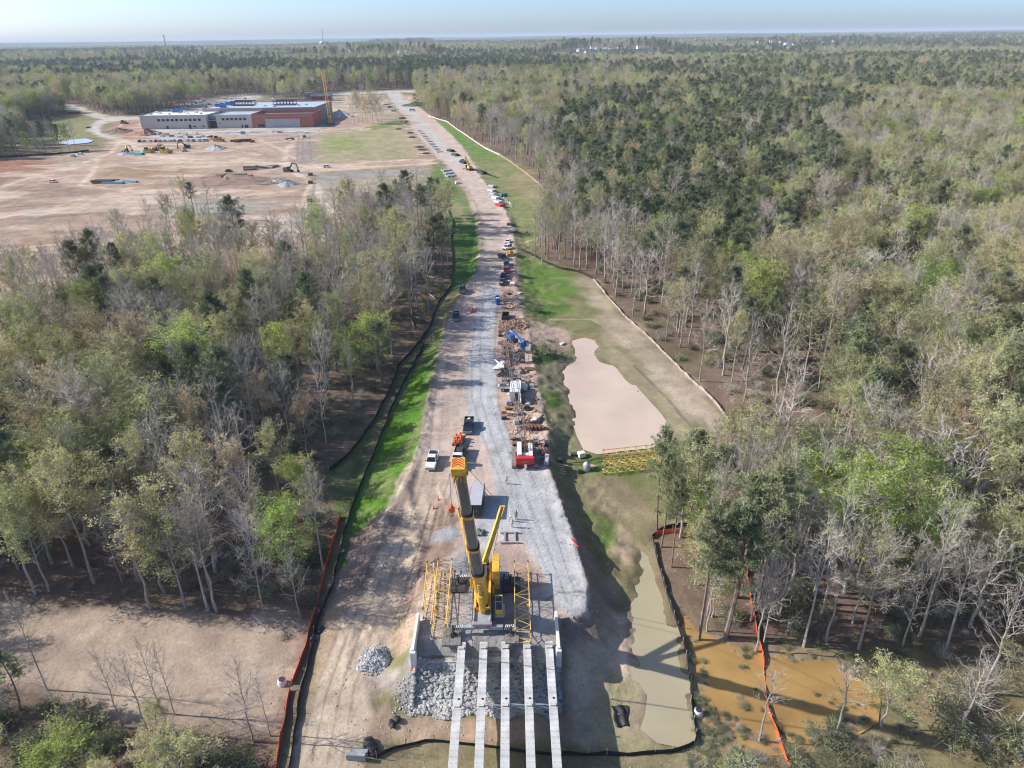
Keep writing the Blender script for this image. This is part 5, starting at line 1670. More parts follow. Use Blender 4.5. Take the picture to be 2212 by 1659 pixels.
# ------------------------------------------------------------------ vehicles
def paint(c, nm=None):
    return mk(nm or 'car_paint_%02d%02d%02d' % tuple(int(q * 99) for q in c), c, rough=.28, var=.05, scale=.5, spec=.6)
def wheels(r, xs, ysl, rad=.38, wd=.26):
    for y_ in ysl:
        for sx in (-1, 1):
            m = MB()
            m.tube([(sx * (xs - wd), y_, rad), (sx * xs, y_, rad)], rad, 14)
            wl = m.build('wheel', BLK, r)
            m = MB()
            m.tube([(sx * (xs - .05), y_, rad), (sx * (xs + .01), y_, rad)], rad * .58, 10)
            m.build('rim', GALV, wl)
def road_vehicle(kind, c, label, px, py, rz=0.0, group=None, load=None, xyz=None):
    x, y, z = xyz or gp(px, py)
    nm = {'pickup': 'pickup_truck', 'suv': 'suv', 'car': 'parked_car'}[kind]
    r = thing(nm, label, {'pickup': 'pickup', 'suv': 'suv', 'car': 'car'}[kind], (x, y, z + .02), rz, group)
    P = paint(c)
    L2, top = (2.9, 1.86) if kind == 'pickup' else ((2.45, 1.78) if kind == 'suv' else (2.3, 1.45))
    cab0, cab1 = {'pickup': (-1.25, 1.0), 'suv': (-1.0, L2 - .05), 'car': (-.85, 1.6)}[kind]
    belt = 1.08 if kind != 'car' else .9
    m = MB()
    m.box((0, 0, .42), (1.98, L2 * 2, .36))
    m.quad8([(-.99, -L2, .78), (.99, -L2, .78), (.99, cab0, .78), (-.99, cab0, .78), (-.9, -L2 + .12, belt - .08), (.9, -L2 + .12, belt - .08), (.95, cab0 + .1, belt), (-.95, cab0 + .1, belt)])
    m.box((0, (cab0 + cab1) / 2, .78), (1.98, cab1 - cab0, belt - .78))
    m.box((0, (cab0 + cab1) / 2 + .12, top - .09), (1.5, (cab1 - cab0) - 1.0, .09), top=(1.42, cab1 - cab0 - 1.1))
    for sx in (-1, 1):
        m.beam((sx * .93, cab0 + .02, belt), (sx * .74, cab0 + .66, top - .04), .07, .07)
        m.beam((sx * .94, (cab0 + cab1) / 2, belt), (sx * .76, (cab0 + cab1) / 2, top - .04), .05, .1)
        m.beam((sx * .93, cab1 - .03, belt), (sx * .74, cab1 - .32, top - .04), .1, .12)
    if kind == 'pickup':
        for sx in (-1, 1):
            m.box((sx * .93, (cab1 + L2) / 2, .78), (.12, L2 - cab1, .56))
        m.box((0, L2 - .05, .78), (1.8, .1, .54))
    elif kind == 'car':
        m.quad8([(-.97, cab1, .78), (.97, cab1, .78), (.97, L2, .78), (-.97, L2, .78), (-.93, cab1, belt), (.93, cab1, belt), (.9, L2 - .05, belt - .03), (-.9, L2 - .05, belt - .03)])
    m.build('body', P, r, bevel=.04)
    m = MB()
    m.quad8([(-.93, cab0 + .05, belt - .01), (.93, cab0 + .05, belt - .01), (.93, cab1 - .06, belt - .01), (-.93, cab1 - .06, belt - .01),
             (-.74, cab0 + .66, top - .07), (.74, cab0 + .66, top - .07), (.74, cab1 - .34, top - .07), (-.74, cab1 - .34, top - .07)])
    m.build('window', GLASS, r)
    if kind == 'pickup':
        m = MB()
        m.box((0, (cab1 + L2) / 2, .8), (1.72, L2 - cab1 - .14, .04))
        bd = m.build('bed_liner', BLK, r)
        if load:
            m = MB()
            rg_ = random.Random(label)
            for k in range(4):
                m.box((rg_.uniform(-.5, .5), rg_.uniform(cab1 + .4, L2 - .4), .84), (rg_.uniform(.3, .7), rg_.uniform(.3, .8), rg_.uniform(.2, .5)), rg_.uniform(0, 3))
            m.build('load', load, bd)
    for sx in (-1, 1):
        m = MB()
        m.box((sx * .74, -L2 - .005, .66), (.36, .06, .2))
        m.build('headlight', mk('lamp_glass', (.75, .76, .74), rough=.15), r)
        m = MB()
        m.box((sx * .84, L2 + .005, .7), (.2, .05, .28))
        m.build('tail_light', RED, r)
        m = MB()
        m.box((sx * 1.1, cab0 + .45, belt - .02), (.22, .1, .18))
        m.build('mirror', BLK if kind == 'pickup' else P, r)
    m = MB()
    m.box((0, -L2 - .02, .4), (1.7, .12, .2))
    m.box((0, -L2 - .015, .6), (1.0, .06, .22))
    m.build('bumper', GALV if kind == 'pickup' else BLK, r)
    wheels(r, .98, (-L2 + .95, L2 - 1.05))
    return r
BK, WH, DB, MR, SV, GN = (.02, .022, .025), (.72, .73, .74), (.035, .06, .1), (.24, .012, .03), (.34, .36, .38), (.03, .05, .04)
road_vehicle('pickup', WH, 'white pickup with a black covered bed parked on the left half of the road', 934, 1001, R(-4), load=BLK)
road_vehicle('pickup', BK, 'black pickup with loaded bed hitched to a trailer of traffic barrels', 1012, 925, R(-2), load=BAG)
road_vehicle('pickup', (.03, .035, .045), 'dark pickup facing the camera on the left edge of the road, below the grassy bank', 985, 688, R(2), load=None)
road_vehicle('pickup', (.04, .045, .055), 'dark grey pickup at the foot of the long grassy bank', 998.5, 629, R(0), load=WHITE)
CARS = 'vehicles parked nose to tail along the right road edge'
road_vehicle('car', WH, 'white car farthest up the row parked along the right road edge', 1097, 525, R(-8), CARS)
road_vehicle('suv', WH, 'white suv angled beside the yellow bulldozer', 1095, 538, R(-32), CARS)
road_vehicle('pickup', (.02, .035, .045), 'black pickup angled in front of the yellow bulldozer', 1086.5, 559, R(28), CARS)
road_vehicle('pickup', (.06, .1, .14), 'blue grey pickup parked between the black pickup and the maroon suv', 1094, 574, R(0), CARS)
road_vehicle('suv', MR, 'maroon suv in the row along the right road edge', 1094.5, 588, R(-5), CARS)
road_vehicle('pickup', BK, 'black pickup with a grey tailgate just below the maroon suv', 1088, 600, R(176), CARS)
road_vehicle('pickup', DB, 'dark blue pickup with loaded bed nearest in the row on the right road edge', 1086, 613, R(178), CARS, load=BAG)

def trailer_box(label, px, py, rz, w_, l_, h_, roof, body, nm='enclosed_trailer', cat='trailer', xyz=None):
    x, y, z = xyz or gp(px, py)
    r = thing(nm, label, cat, (x, y, z), rz)
    m = MB()
    m.box((0, 0, .55), (w_, l_, h_ - .55))
    m.build('body', body, r, bevel=.05)
    m = MB()
    m.box((0, 0, h_ + .002), (w_ - .12, l_ - .12, .06))
    m.build('roof', roof, r, bevel=.02)
    for k, sx in enumerate((-1, 1)):
        m = MB()
        m.box((sx * w_ * .24, -l_ / 2 - .02, .65), (w_ * .44, .05, h_ - .85))
        d = m.build('door', body, r)
        m = MB()
        m.box((sx * w_ * .1, -l_ / 2 - .06, h_ * .5), (.06, .05, .5))
        m.build('handle', GALV, d)
    wheels(r, w_ / 2 + .02, (-.45, .5), .36, .22)
    m = MB()
    m.beam((-.7, l_ / 2, .5), (0, l_ / 2 + 1.3, .5), .1, .1)
    m.beam((.7, l_ / 2, .5), (0, l_ / 2 + 1.3, .5), .1, .1)
    m.build('drawbar', DARK, r)
    return r
trailer_box('long black enclosed trailer with a pale grey roof behind the crane boom', 1031, 1094, R(-3), 2.3, 7.0, 2.75, mk('trailer_roof', (.42, .43, .46), rough=.45, var=.1), mk('trailer_black', (.03, .032, .036), rough=.4))
def flat_truck(label, px, py, rz, cabc, bedc, long=5.0, nm='flatbed_truck', grp=None, xyz=None):
    x, y, z = xyz or gp(px, py)
    r = thing(nm, label, 'truck', (x, y, z), rz, grp)
    m = MB()
    m.box((0, -3.0, .55), (2.2, 2.1, 1.1))
    m.box((0, -2.55, 1.65), (2.05, 1.2, .85), top=(1.8, .9))
    m.box((0, -4.4, .55), (2.1, 1.0, .8), top=(1.9, .8))
    c = m.build('cab', paint(cabc), r, bevel=.06)
    m = MB()
    m.quad8([(-.95, -3.2, 1.7), (.95, -3.2, 1.7), (.95, -3.08, 1.7), (-.95, -3.08, 1.7), (-.85, -3.02, 2.4), (.85, -3.02, 2.4), (.85, -2.95, 2.4), (-.85, -2.95, 2.4)])
    m.build('windscreen', GLASS, c)
    m = MB()
    m.box((0, -1.8 + long / 2, .95), (2.35, long, .16))
    for sx in (-1, 1):
        m.box((sx * 1.12, -1.8 + long / 2, 1.11), (.08, long, .35))
    m.box((0, -1.75, 1.11), (2.3, .1, .9))
    m.build('flat_bed', bedc, r, bevel=.02)
    m = MB()
    m.box((.1, -.9, 1.12), (1.2, .9, .6))
    m.box((-.2, .9, 1.12), (1.3, 1.6, .28))
    m.build('load', DARK, r)
    wheels(r, 1.12, (-3.7, long - 3.2), .48, .3)
    for sx in (-1, 1):
        m = MB()
        m.box((sx * .78, -4.92, .85), (.3, .06, .2))
        m.build('headlight', mk('lamp_glass', (.75, .76, .74)), c)
    return r
flat_truck('white flatbed truck with a black open bed standing behind the crane boom head', 994, 988, R(-6), WH, BLK)
# barrel trailer
x, y, z = gp(991, 957)
tr = thing('barrel_trailer', 'low trailer carrying orange and white traffic barrels behind the black pickup', 'trailer', (x, y, z), R(-6))
m = MB()
m.box((0, 0, .5), (2.0, 4.2, .12))
m.beam((0, 2.1, .52), (.4, 4.2, .5), .12, .12)
m.box((-.95, 0, .62), (.05, 4.2, .25))
m.box((.95, 0, .62), (.05, 4.2, .25))
m.build('deck', RUST, tr)
wheels(tr, 1.1, (-.4, .5), .34, .2)
def barrel(x, y, z, label, grp, rz=0.0):
    r = thing('traffic_barrel', label, 'traffic barrel', (x, y, z), rz, grp)
    MB().lathe([(.32, 0), (.33, .08), (.27, .1), (.24, .95), (.2, 1.0)], n=14).build('drum', ORG, r)
    m = MB()
    for k in (.3, .62):
        m.lathe([(.272 - k * .03, k), (.262 - k * .03, k + .16)], n=14)
    m.build('white_band', WHITE, r)
    return r
for k, (dx, dy) in enumerate([(-.5, -1.4), (.4, -1.1), (-.3, -.1), (.5, .6), (-.6, 1.0), (.1, 1.6)]):
    ca, sa = math.cos(R(-6)), math.sin(R(-6))
    barrel(x + ca * dx - sa * dy, y + sa * dx + ca * dy, z + .63, 'orange and white traffic barrel standing on the low trailer', 'traffic barrels on the low trailer')

# ------------------------------------------------------------------ tracked machines
def tracks(r, gauge, ln, w_, h_, mat=None):
    for sx in (-1, 1):
        m = MB()
        pr = []
        for k in range(9):
            a = math.pi / 2 + math.pi * k / 8
            pr.append((-ln / 2 + h_ / 2 + math.cos(a) * h_ / 2, h_ / 2 + math.sin(a) * h_ / 2))
        for k in range(9):
            a = -math.pi / 2 + math.pi * k / 8
            pr.append((ln / 2 - h_ / 2 + math.cos(a) * h_ / 2, h_ / 2 + math.sin(a) * h_ / 2))
        m.prism([(p[0], p[1]) for p in pr], 'x', sx * gauge - w_ / 2, sx * gauge + w_ / 2)
        for k in range(int(ln / .3)):
            m.box((sx * gauge, -ln / 2 + .35 + k * .3, h_), (w_, .08, .04))
        m.build('track', mat or DARK, r)
def excavator(label, px, py, rz, c=YELD, grp=None, xyz=None, s=1.0, reach=1.0):
    x, y, z = xyz or gp(px, py)
    r = thing('excavator', label, 'excavator', (x, y, z), rz, grp)
    r.scale = (s, s, s)
    tracks(r, 1.1, 4.2, .6, .9)
    m = MB()
    m.box((0, .8, 1.0), (2.6, 2.8, 1.2), top=(2.5, 2.5))
    m.box((0, -.6, .9), (2.4, 1.2, .4))
    m.build('house', c, r, bevel=.06)
    m = MB()
    m.box((-.75, -.9, 1.0), (1.0, 1.6, 1.7), top=(.9, 1.2))
    m.build('cab', GLASS, r, bevel=.04)
    m = MB()
    m.beam((.35, -.6, 1.6), (.35, -2.6, 4.2), .45, .6)
    m.beam((.35, -2.6, 4.2), (.35, -5.0 * reach, 3.6), .4, .45)
    b_ = m.build('boom', c, r, bevel=.03)
    m = MB()
    m.beam((.35, -5.0 * reach, 3.8), (.35, -5.4 * reach, 1.2), .3, .4)
    m.build('stick', c, r)
    m = MB()
    m.prism([(-5.9 * reach, .2), (-5.2 * reach, .1), (-5.0 * reach, .9), (-5.4 * reach, 1.3), (-5.9 * reach, .9)], 'x', -.25, .95)
    m.build('bucket', DARK, r)
    return r
def dozer(label, px, py, rz, c=YELD, grp=None, xyz=None, s=1.0):
    x, y, z = xyz or gp(px, py)
    r = thing('bulldozer', label, 'bulldozer', (x, y, z), rz, grp)
    r.scale = (s, s, s)
    tracks(r, 1.0, 3.6, .6, .95, YELD)
    m = MB()
    m.box((0, -.9, .8), (1.3, 2.0, 1.2), top=(1.2, 1.9))
    m.box((0, 1.0, .8), (2.2, 1.9, .7))
    m.build('engine_housing', c, r, bevel=.06)
    m = MB()
    m.box((0, .7, 1.5), (1.5, 1.4, 1.05), top=(1.4, 1.2))
    cb_ = m.build('cab', GLASS, r)
    m = MB()
    m.box((0, .7, 2.56), (1.75, 1.7, .12))
    m.build('cab_roof', c, cb_, bevel=.03)
    m = MB()
    m.quad8([(-1.7, -2.6, .1), (1.7, -2.6, .1), (1.7, -2.4, .1), (-1.7, -2.4, .1), (-1.7, -2.75, 1.25), (1.7, -2.75, 1.25), (1.7, -2.6, 1.25), (-1.7, -2.6, 1.25)])
    for sx in (-1, 1):
        m.beam((sx * 1.4, -2.45, .5), (sx * 1.4, .3, .6), .16, .2)
    m.build('blade', c, r)
    m = MB()
    m.tube([(.4, -1.3, 1.9), (.4, -1.3, 2.6)], .08, 8)
    m.build('exhaust', DARK, r)
    return r
dozer('dusty yellow bulldozer parked among the cars on the right road edge', 1102, 551, R(12))
# red and white crawler crane with a long low lattice boom
x, y, z = gp(1134, 1003)
cc = thing('crawler_crane', 'red and white crawler crane with a long lattice boom lying out over the stored materials', 'crane', (x, y + 1.5, z), 0)
OO = Vector((x, y + 1.5, z))
tracks(cc, 2.15, 6.4, .85, 1.0, mk('track_dust', (.24, .2, .17), rough=.8, var=.3))
m = MB()
m.box((0, 0, .6), (3.6, 2.2, .5))
m.box((0, -.3, 1.15), (2.9, 5.6, .5))
m.build('car_body', DARK, cc)
m = MB()
m.box((-1.05, .1, 1.65), (.9, 5.0, 1.2))
m.box((1.15, -.2, 1.65), (.8, 4.6, 1.0))
m.box((.1, -1.3, 1.65), (1.2, .9, .7))
m.build('machinery_house', WHITE, cc, bevel=.06)
m = MB()
m.box((-1.05, 2.9, 1.3), (1.0, 1.3, 1.6), top=(.9, 1.0))
m.build('cab', GLASS, cc, bevel=.05)
m = MB()
m.prism([(-1.75, -3.5), (1.75, -3.5), (1.75, -2.75), (1.45, -2.55), (-1.45, -2.55), (-1.75, -2.75)], 'z', 1.2, 2.6)
cwt = m.build('counterweight', RED, cc, bevel=.06)
m = MB()
for k in range(9):
    m.box((-.55 + k * .14, -3.515, 1.75), (.09, .03, .12 if k % 3 else .16))
m.build('name_lettering', mk('lettering_pale', (.6, .45, .42)), cwt)
for k, x_ in enumerate((-.3, .35)):
    m = MB()
    m.tube([(x_ - .3, -.2 + k * 1.1, 1.9), (x_ + .35, -.2 + k * 1.1, 1.9)], .42, 12)
    m.build('winch_drum', DARK, cc)
ct = Vector(at(1094, 702, 24.0)) - OO
cf = Vector((0, 2.6, 1.7))
m = MB()
lattice(m, cf + (ct - cf) * .0, cf + (ct - cf) * .14, .5, .5, 4, .06, .03, w1=1.25, h1=1.25)
lattice(m, cf + (ct - cf) * .14, cf + (ct - cf) * .88, 1.25, 1.25, 22, .055, .028)
lattice(m, cf + (ct - cf) * .88, ct, 1.25, 1.25, 4, .055, .028, w1=.4, h1=.5)
m.build('lattice_boom', mk('boom_dull', (.30, .25, .22), rough=.7, var=.2), cc)
m = MB()
lattice(m, (0.55, -1.0, 2.2), (0.6, 3.6, 8.2), 1.0, .3, 6, .07, .03)
m.build('gantry', RUST, cc)
m = MB()
for sx in (-.45, .45):
    m.tube([(sx + .5, 3.6, 8.2), ct + Vector((sx * .5, 0, .3))], .022, 4, cap=False)
    m.tube([(sx + .5, 3.6, 8.2), (sx + .3, -2.6, 2.4)], .022, 4, cap=False)
m.tube([ct, ct + Vector((0, -.2, -7))], .025, 4)
m.build('pendant_rope', DARK, cc)
m = MB()
m.beam((-1.55, -2.2, 1.0), (-1.9, -4.0, .2), .1, .1)
m.beam((1.6, -2.2, 1.0), (2.3, -3.7, .2), .1, .1)
m.build('red_strut', RED, cc)
# yellow truck crane far up the road
x, y, z = gp(1014, 367)
yc = thing('truck_crane', 'small yellow truck crane with its boom raised beside the far road', 'crane', (x, y, z), R(20))
m = MB()
m.box((0, 0, .7), (2.6, 8.0, .6))
m.box((0, 3.8, 1.3), (2.5, 1.6, 1.2))
m.build('carrier', DARK, yc)
m = MB()
m.box((0, -1.2, 1.3), (2.4, 3.6, 1.5), top=(2.2, 3.2))
m.build('superstructure', paint((.75, .55, .02)), yc, bevel=.05)
yt = Vector(at(1005, 338, 12.0)) - Vector((x, y, z))
yt = Matrix.Rotation(R(-20), 4, 'Z') @ yt
m = MB()
m.beam((0, -.8, 2.2), Vector((0, -.8, 2.2)) + (yt - Vector((0, -.8, 2.2))) * .6, 1.0, 1.1, (1, 0, 0))
m.beam(Vector((0, -.8, 2.2)) + (yt - Vector((0, -.8, 2.2))) * .55, yt, .75, .8, (1, 0, 0))
m.build('boom', paint((.75, .55, .02)), yc)
m = MB()
m.tube([yt, yt + Vector((0, 0, -2.5))], .05, 4)
m.box((yt.x, yt.y, yt.z - 3.0), (.4, .4, .6))
m.build('hook_block', DARK, yc)
wheels(yc, 1.3, (-3, -1.6, 1.6, 3.0), .6, .4)
for y_ in (-3.4, 2.6):
    for sx in (-1, 1):
        m = MB()
        m.box((sx * 2.2, y_, .6), (1.9, .35, .35))
        m.tube([(sx * 3.0, y_, 0), (sx * 3.0, y_, .9)], .12, 6)
        m.build('outrigger', DARK, yc)
# blue boom lift
x, y, z = gp(1104, 737)
bl = thing('boom_lift', 'blue articulated boom lift with its basket reaching toward the road', 'boom lift', (x, y, z), R(28))
m = MB()
m.box((0, 0, .5), (2.0, 2.9, .5))
m.build('chassis', DARK, bl)
wheels(bl, 1.2, (-1.0, 1.0), .5, .4)
m = MB()
m.box((0, .2, 1.0), (1.6, 2.6, 1.0), top=(1.4, 2.3))
m.box((-.4, 1.2, 2.0), (.6, 1.0, .35))
m.build('turntable', BLUE, bl, bevel=.08)
m = MB()
m.box((.45, 1.2, 2.0), (.6, 1.4, .5))
m.build('engine_cover', WHITE, bl, bevel=.05)
m = MB()
m.beam((0, 1.6, 2.1), (0, -3.2, 3.2), .42, .5)
m.beam((0, -3.0, 3.2), (0, -6.6, 1.8), .32, .36)
m.build('boom', BLUE, bl)
m = MB()
m.box((0, -7.5, .9), (1.9, 1.1, .1))
for zz in (1.45, 2.0):
    for yy in (-8.05, -6.95):
        m.beam((-.95, yy, zz), (.95, yy, zz), .06, .06)
    for sx in (-.95, .95):
        m.beam((sx, -8.05, zz), (sx, -6.95, zz), .06, .06)
m.box((0, -7.0, 1.0), (1.9, .05, .95))
for sx in (-.95, .95):
    for yy in (-8.05, -6.95):
        m.beam((sx, yy, .95), (sx, yy, 2.0), .06, .06)
m.build('basket', BLUE, bl)
# ------------------------------------------------------------------ people
def person(label, px, py, rz, vest, legs, hat, arms=0.0, vestmat=True):
    x, y, z = gp(px, py)
    r = thing('person', label, 'person', (x, y, z), rz, None)
    V = [(0, 0, .95), (0, 0, 1.18), (0, 0, 1.42), (0, 0, 1.53), (0, -.02, 1.66), (0, -.01, 1.74)]
    E = [(0, 1), (1, 2), (2, 3), (3, 4), (4, 5)]
    rad = [(.165, .12), (.15, .11), (.17, .11), (.06, .06), (.085, .1), (.06, .07)]
    for s in (-1, 1):
        b_ = len(V)
        V += [(s * .1, 0, .88), (s * .12, -.02 + .05 * s * arms, .48), (s * .13, .02 + .1 * s * arms, .08), (s * .15, -.15 + .1 * s * arms, .04)]
        E += [(0, b_), (b_, b_ + 1), (b_ + 1, b_ + 2), (b_ + 2, b_ + 3)]
        rad += [(.1, .1), (.07, .07), (.05, .05), (.045, .035)]
        b_ = len(V)
        ha = arms * (1 if s > 0 else .3)
        V += [(s * .2, 0, 1.42), (s * .28, -.03 - .1 * ha, 1.14), (s * .29, -.1 - .25 * ha, .9 + .18 * ha), (s * .29, -.13 - .3 * ha, .82 + .2 * ha)]
        E += [(2, b_), (b_, b_ + 1), (b_ + 1, b_ + 2), (b_ + 2, b_ + 3)]
        rad += [(.06, .06), (.045, .045), (.032, .032), (.028, .018)]
        hnd = len(V) - 1
        hp = V[hnd]
        for f, (dx, ln) in enumerate(((-.03, .075), (-.01, .085), (.01, .08), (.03, .065), (.05, .05))):
            V.append((hp[0] + dx * .8, hp[1] - .02 - (.02 if f == 4 else 0), hp[2] - ln))
            E.append((hnd, len(V) - 1))
            rad.append((.009, .009))
    me = bpy.data.meshes.new('body')
    me.from_pydata(V, E, [])
    o = bpy.data.objects.new('body', me)
    COL.objects.link(o)
    o.modifiers.new('skin', 'SKIN')
    sv = me.skin_vertices[0].data
    for i, rd in enumerate(rad):
        sv[i].radius = rd
    sv[0].use_root = True
    o.modifiers.new('smooth', 'SUBSURF').levels = 1
    o.modifiers['smooth'].render_levels = 1
    for mm in (legs, vest, SKIN):
        me.materials.append(mm)
    dg = bpy.context.evaluated_depsgraph_get()
    ev = bpy.data.meshes.new_from_object(o.evaluated_get(dg))
    o.modifiers.clear()
    o.data = ev
    for p in ev.polygons:
        c = p.center
        p.material_index = 2 if c.z > 1.5 or (abs(c.x) > .24 and c.z < .95 + .2 * arms) else (1 if c.z > .93 else 0)
        p.use_smooth = True
    o.parent = r
    m = MB()
    m.lathe([(.15, 1.74), (.12, 1.76), (.115, 1.82), (.07, 1.88), (.02, 1.9)], (0, -.01, 0), 12)
    m.build('hard_hat', hat, r, smooth=True)
    m = MB()
    for q in (1.06, 1.28):
        m.lathe([(.168, q), (.17, q + .05)], n=12)
    m.build('reflective_band', WHITE, r)
    return r
person('worker in a yellow hi vis vest and pale trousers standing alone on the gravel', 1093.8, 1045, R(10), HIVIS, mk('khaki', (.36, .31, .22)), WHITE, .5)
person('worker in dark grey clothes, right of the group of three', 1115.4, 1122, R(20), mk('dark_shirt', (.06, .065, .08)), DENIM, DARK, .2)
person('worker in a pale shirt holding a tool, upper left of the group of three', 1103, 1126, R(-40), mk('pale_shirt', (.5, .55, .45)), mk('khaki', (.36, .31, .22)), WHITE, 1.0)
person('worker in pale hi vis clothes nearest the camera in the group of three', 1106.5, 1139, R(30), mk('pale_vis', (.6, .66, .3)), mk('khaki', (.36, .31, .22)), WHITE, .3)

# ------------------------------------------------------------------ stored materials and small things
_q = random.Random(21)
def put(name, px, py, build, mat, label, cat, rz=0.0, grp=None, dz=0.0, bevel=0.0, smooth=False):
    x, y, z = gp(px, py)
    m = MB()
    build(m)
    o = m.build(name, mat, bevel=bevel, smooth=smooth)
    o.location = (x, y, z + dz)
    o.rotation_euler = (0, 0, rz)
    return tag(o, label, cat, grp)
def planks(n, w_, l_, t=.08, layers=1, jit=.15, gap=.06):
    def f(m):
        for a in range(layers):
            for k in range(n):
                m.box(((k - (n - 1) / 2) * (w_ + gap), _q.uniform(-jit, jit), a * (t + .01)), (w_, l_ * _q.uniform(.85, 1.05), t), _q.uniform(-.06, .06))
    return f
def pipes(n, r_, l_, rows=2):
    def f(m):
        for a in range(rows):
            for k in range(n - a):
                x = (k - (n - 1 - a) / 2) * r_ * 2.05
                m.tube([(x, -l_ / 2 + _q.uniform(-.2, .2), r_ + a * r_ * 1.75), (x, l_ / 2 + _q.uniform(-.2, .2), r_ + a * r_ * 1.75)], r_, 8)
    return f
def bars(n, l_, spread, r_=.05, ang=.12):
    def f(m):
        for k in range(n):
            x, a, z = _q.uniform(-spread, spread), _q.uniform(-ang, ang), _q.uniform(.05, .5)
            m.tube([(x - math.sin(a) * l_ / 2, -l_ / 2, z), (x + math.sin(a) * l_ / 2, l_ / 2, z + _q.uniform(-.04, .1))], r_, 5)
    return f
def lump(n, s, h_, seed=0, flat=.7):
    def f(m):
        rg_ = random.Random(seed)
        for k in range(n):
            q = rg_.uniform(.35, .6) * s
            m.blob((rg_.uniform(-s, s) * .6, rg_.uniform(-s, s) * .6, q * flat * .6), (q, q * rg_.uniform(.6, 1), q * flat * h_), 2, .1, seed * 31 + k)
    return f
def clods(n, sx, sy, hh, q0, q1, seed):
    def f(m):
        rg_ = random.Random(seed)
        for k in range(n):
            a, t = rg_.uniform(0, 6.283), rg_.random() ** .6
            q = rg_.uniform(q0, q1)
            m.blob((sx * t * math.cos(a), sy * t * math.sin(a), hh * (1 - t) * rg_.uniform(.7, 1.05)), (q, q * rg_.uniform(.6, 1), q * .7), 1, .28, seed * 77 + k)
        for k in range(14):
            a = 6.283 * k / 14
            m.poly([(0, 0, hh * .9), (sx * .9 * math.cos(a), sy * .9 * math.sin(a), -.1), (sx * .9 * math.cos(a + .4488), sy * .9 * math.sin(a + .4488), -.1)])
    return f
def crate(w_, l_, h_):
    def f(m):
        m.box((0, 0, .1), (w_, l_, h_ - .1))
        for k in (-.4, 0, .4):
            m.box((0, k * l_, 0), (w_, .1, .098))
        m.box((0, 0, h_ + .002), (w_ * .9, l_ * .9, .04))
    return f
def pallet_blocks(nx, ny, s, gap, h_):
    def f(m):
        for i in range(nx):
            for j in range(ny):
                m.box(((i - (nx - 1) / 2) * (s + gap), (j - (ny - 1) / 2) * (s + gap), 0), (s, s, h_ * _q.uniform(.9, 1.05)), _q.uniform(-.05, .05))
    return f
# storage container under the crane boom
x, y, z = gp(1114, 868)
sc_ = thing('storage_container', 'white storage container with an open dark doorway under the crawler crane boom', 'container', (x, y + 2.9, z), R(-2))
m = MB()
m.box((0, 0, .1), (2.45, 5.9, 2.5))
for k in range(19):
    for sx in (-1, 1):
        m.box((sx * 1.235, -2.75 + k * .3, .2), (.03, .15, 2.3))
m.build('shell', WHITE, sc_, bevel=.02)
m = MB()
m.box((.25, -2.965, .2), (.85, .04, 2.2))
m.build('doorway', BLK, sc_)
m = MB()
m.box((1.25, -3.6, .15), (.06, 1.2, 2.35), R(8))
d_ = m.build('door', WHITE, sc_)
m = MB()
m.tube([(1.3, -3.9, .3), (1.3, -3.9, 2.3)], .03, 5)
m.build('lock_rod', GALV, d_)
flat_truck('white truck with a cluttered bed standing beside the storage container', 1095, 843, R(85), (.68, .66, .55), LGREY, 4.0)
put('scrap_steel', 1101, 824, lambda m: lattice(m, (-1.8, 0, .8), (1.8, 0, .8), .9, 1.3, 5, .07, .05), DARK, 'dark steel frame standing beyond the white storage container', 'frame')
# light boards
for k, (px, lab) in enumerate(((1086.8, 'left'), (1091.5, 'right'))):
    x, y, z = gp(px, 905)
    r = thing('warning_light', '%s one of two orange warning lights on black wheeled bases beside the gravel' % lab, 'warning light', (x, y, z), 0, 'orange warning lights')
    m = MB()
    m.box((0, 0, .1), (.7, .9, .35))
    m.build('base', BLK, r)
    m = MB()
    m.tube([(0, 0, .4), (0, 0, 1.5)], .05, 6)
    m.build('post', GALV, r)
    m = MB()
    m.box((0, -.05, 1.3), (.62, .16, .7))
    m.build('orange_panel', ORG, r)
for k, (px, py, lab) in enumerate(((1076, 658, 'blue portable toilet nearest the camera beside the gravel'), (1074.5, 651, 'blue portable toilet with a white roof, behind the other one'))):
    x, y, z = gp(px, py)
    r = thing('portable_toilet', lab, 'portable toilet', (x, y, z), R(4), 'portable toilets')
    MB().box((0, 0, .1), (1.15, 1.15, 2.05)).build('cabin', BLUE, r, bevel=.04)
    MB().box((0, 0, 2.16), (1.2, 1.2, .16), top=(.9, .9)).build('roof', WHITE if k else mk('roof_blue', (.3, .45, .6)), r, bevel=.04)
    MB().box((0, -.59, .2), (.7, .04, 1.8)).build('door', BLUE, r)
ST = 'stored building materials along the right road edge'
put('rebar_bundle', 1099, 776, bars(26, 9, .9), RUST, 'long bundle of brown steel bars lying with the road', 'bars', R(-6))
put('white_beams', 1082, 790, lambda m: [m.box((k * .45 - .9, 0, .1 + .02 * k), (.32, 5.5, .22), R(-24)) for k in range(5)] + [m.box((-.4, .3, .42), (.3, 5.6, .2), R(26))], WHITE, 'white steel beams crossed in an x over a pile', 'beams')
put('black_rubble', 1118, 775, clods(130, 2.6, 3.6, .9, .15, .45, 4), mk('dark_stone', (.12, .12, .125), rough=.8, var=.4), 'heap of dark grey lumps right of the steel bars', 'rubble')
put('dark_pipe_heap', 1094, 806, bars(30, 4.5, 1.4, .06, .9), DARK, 'tangled heap of dark pipes below the white crossed beams', 'pipes')
put('grey_drum', 1115, 822, lambda m: m.tube([(-1.2, 0, .35), (1.2, 0, .35)], .35, 12), DARK, 'dark round drum lying on the dirt above the storage container', 'drum')
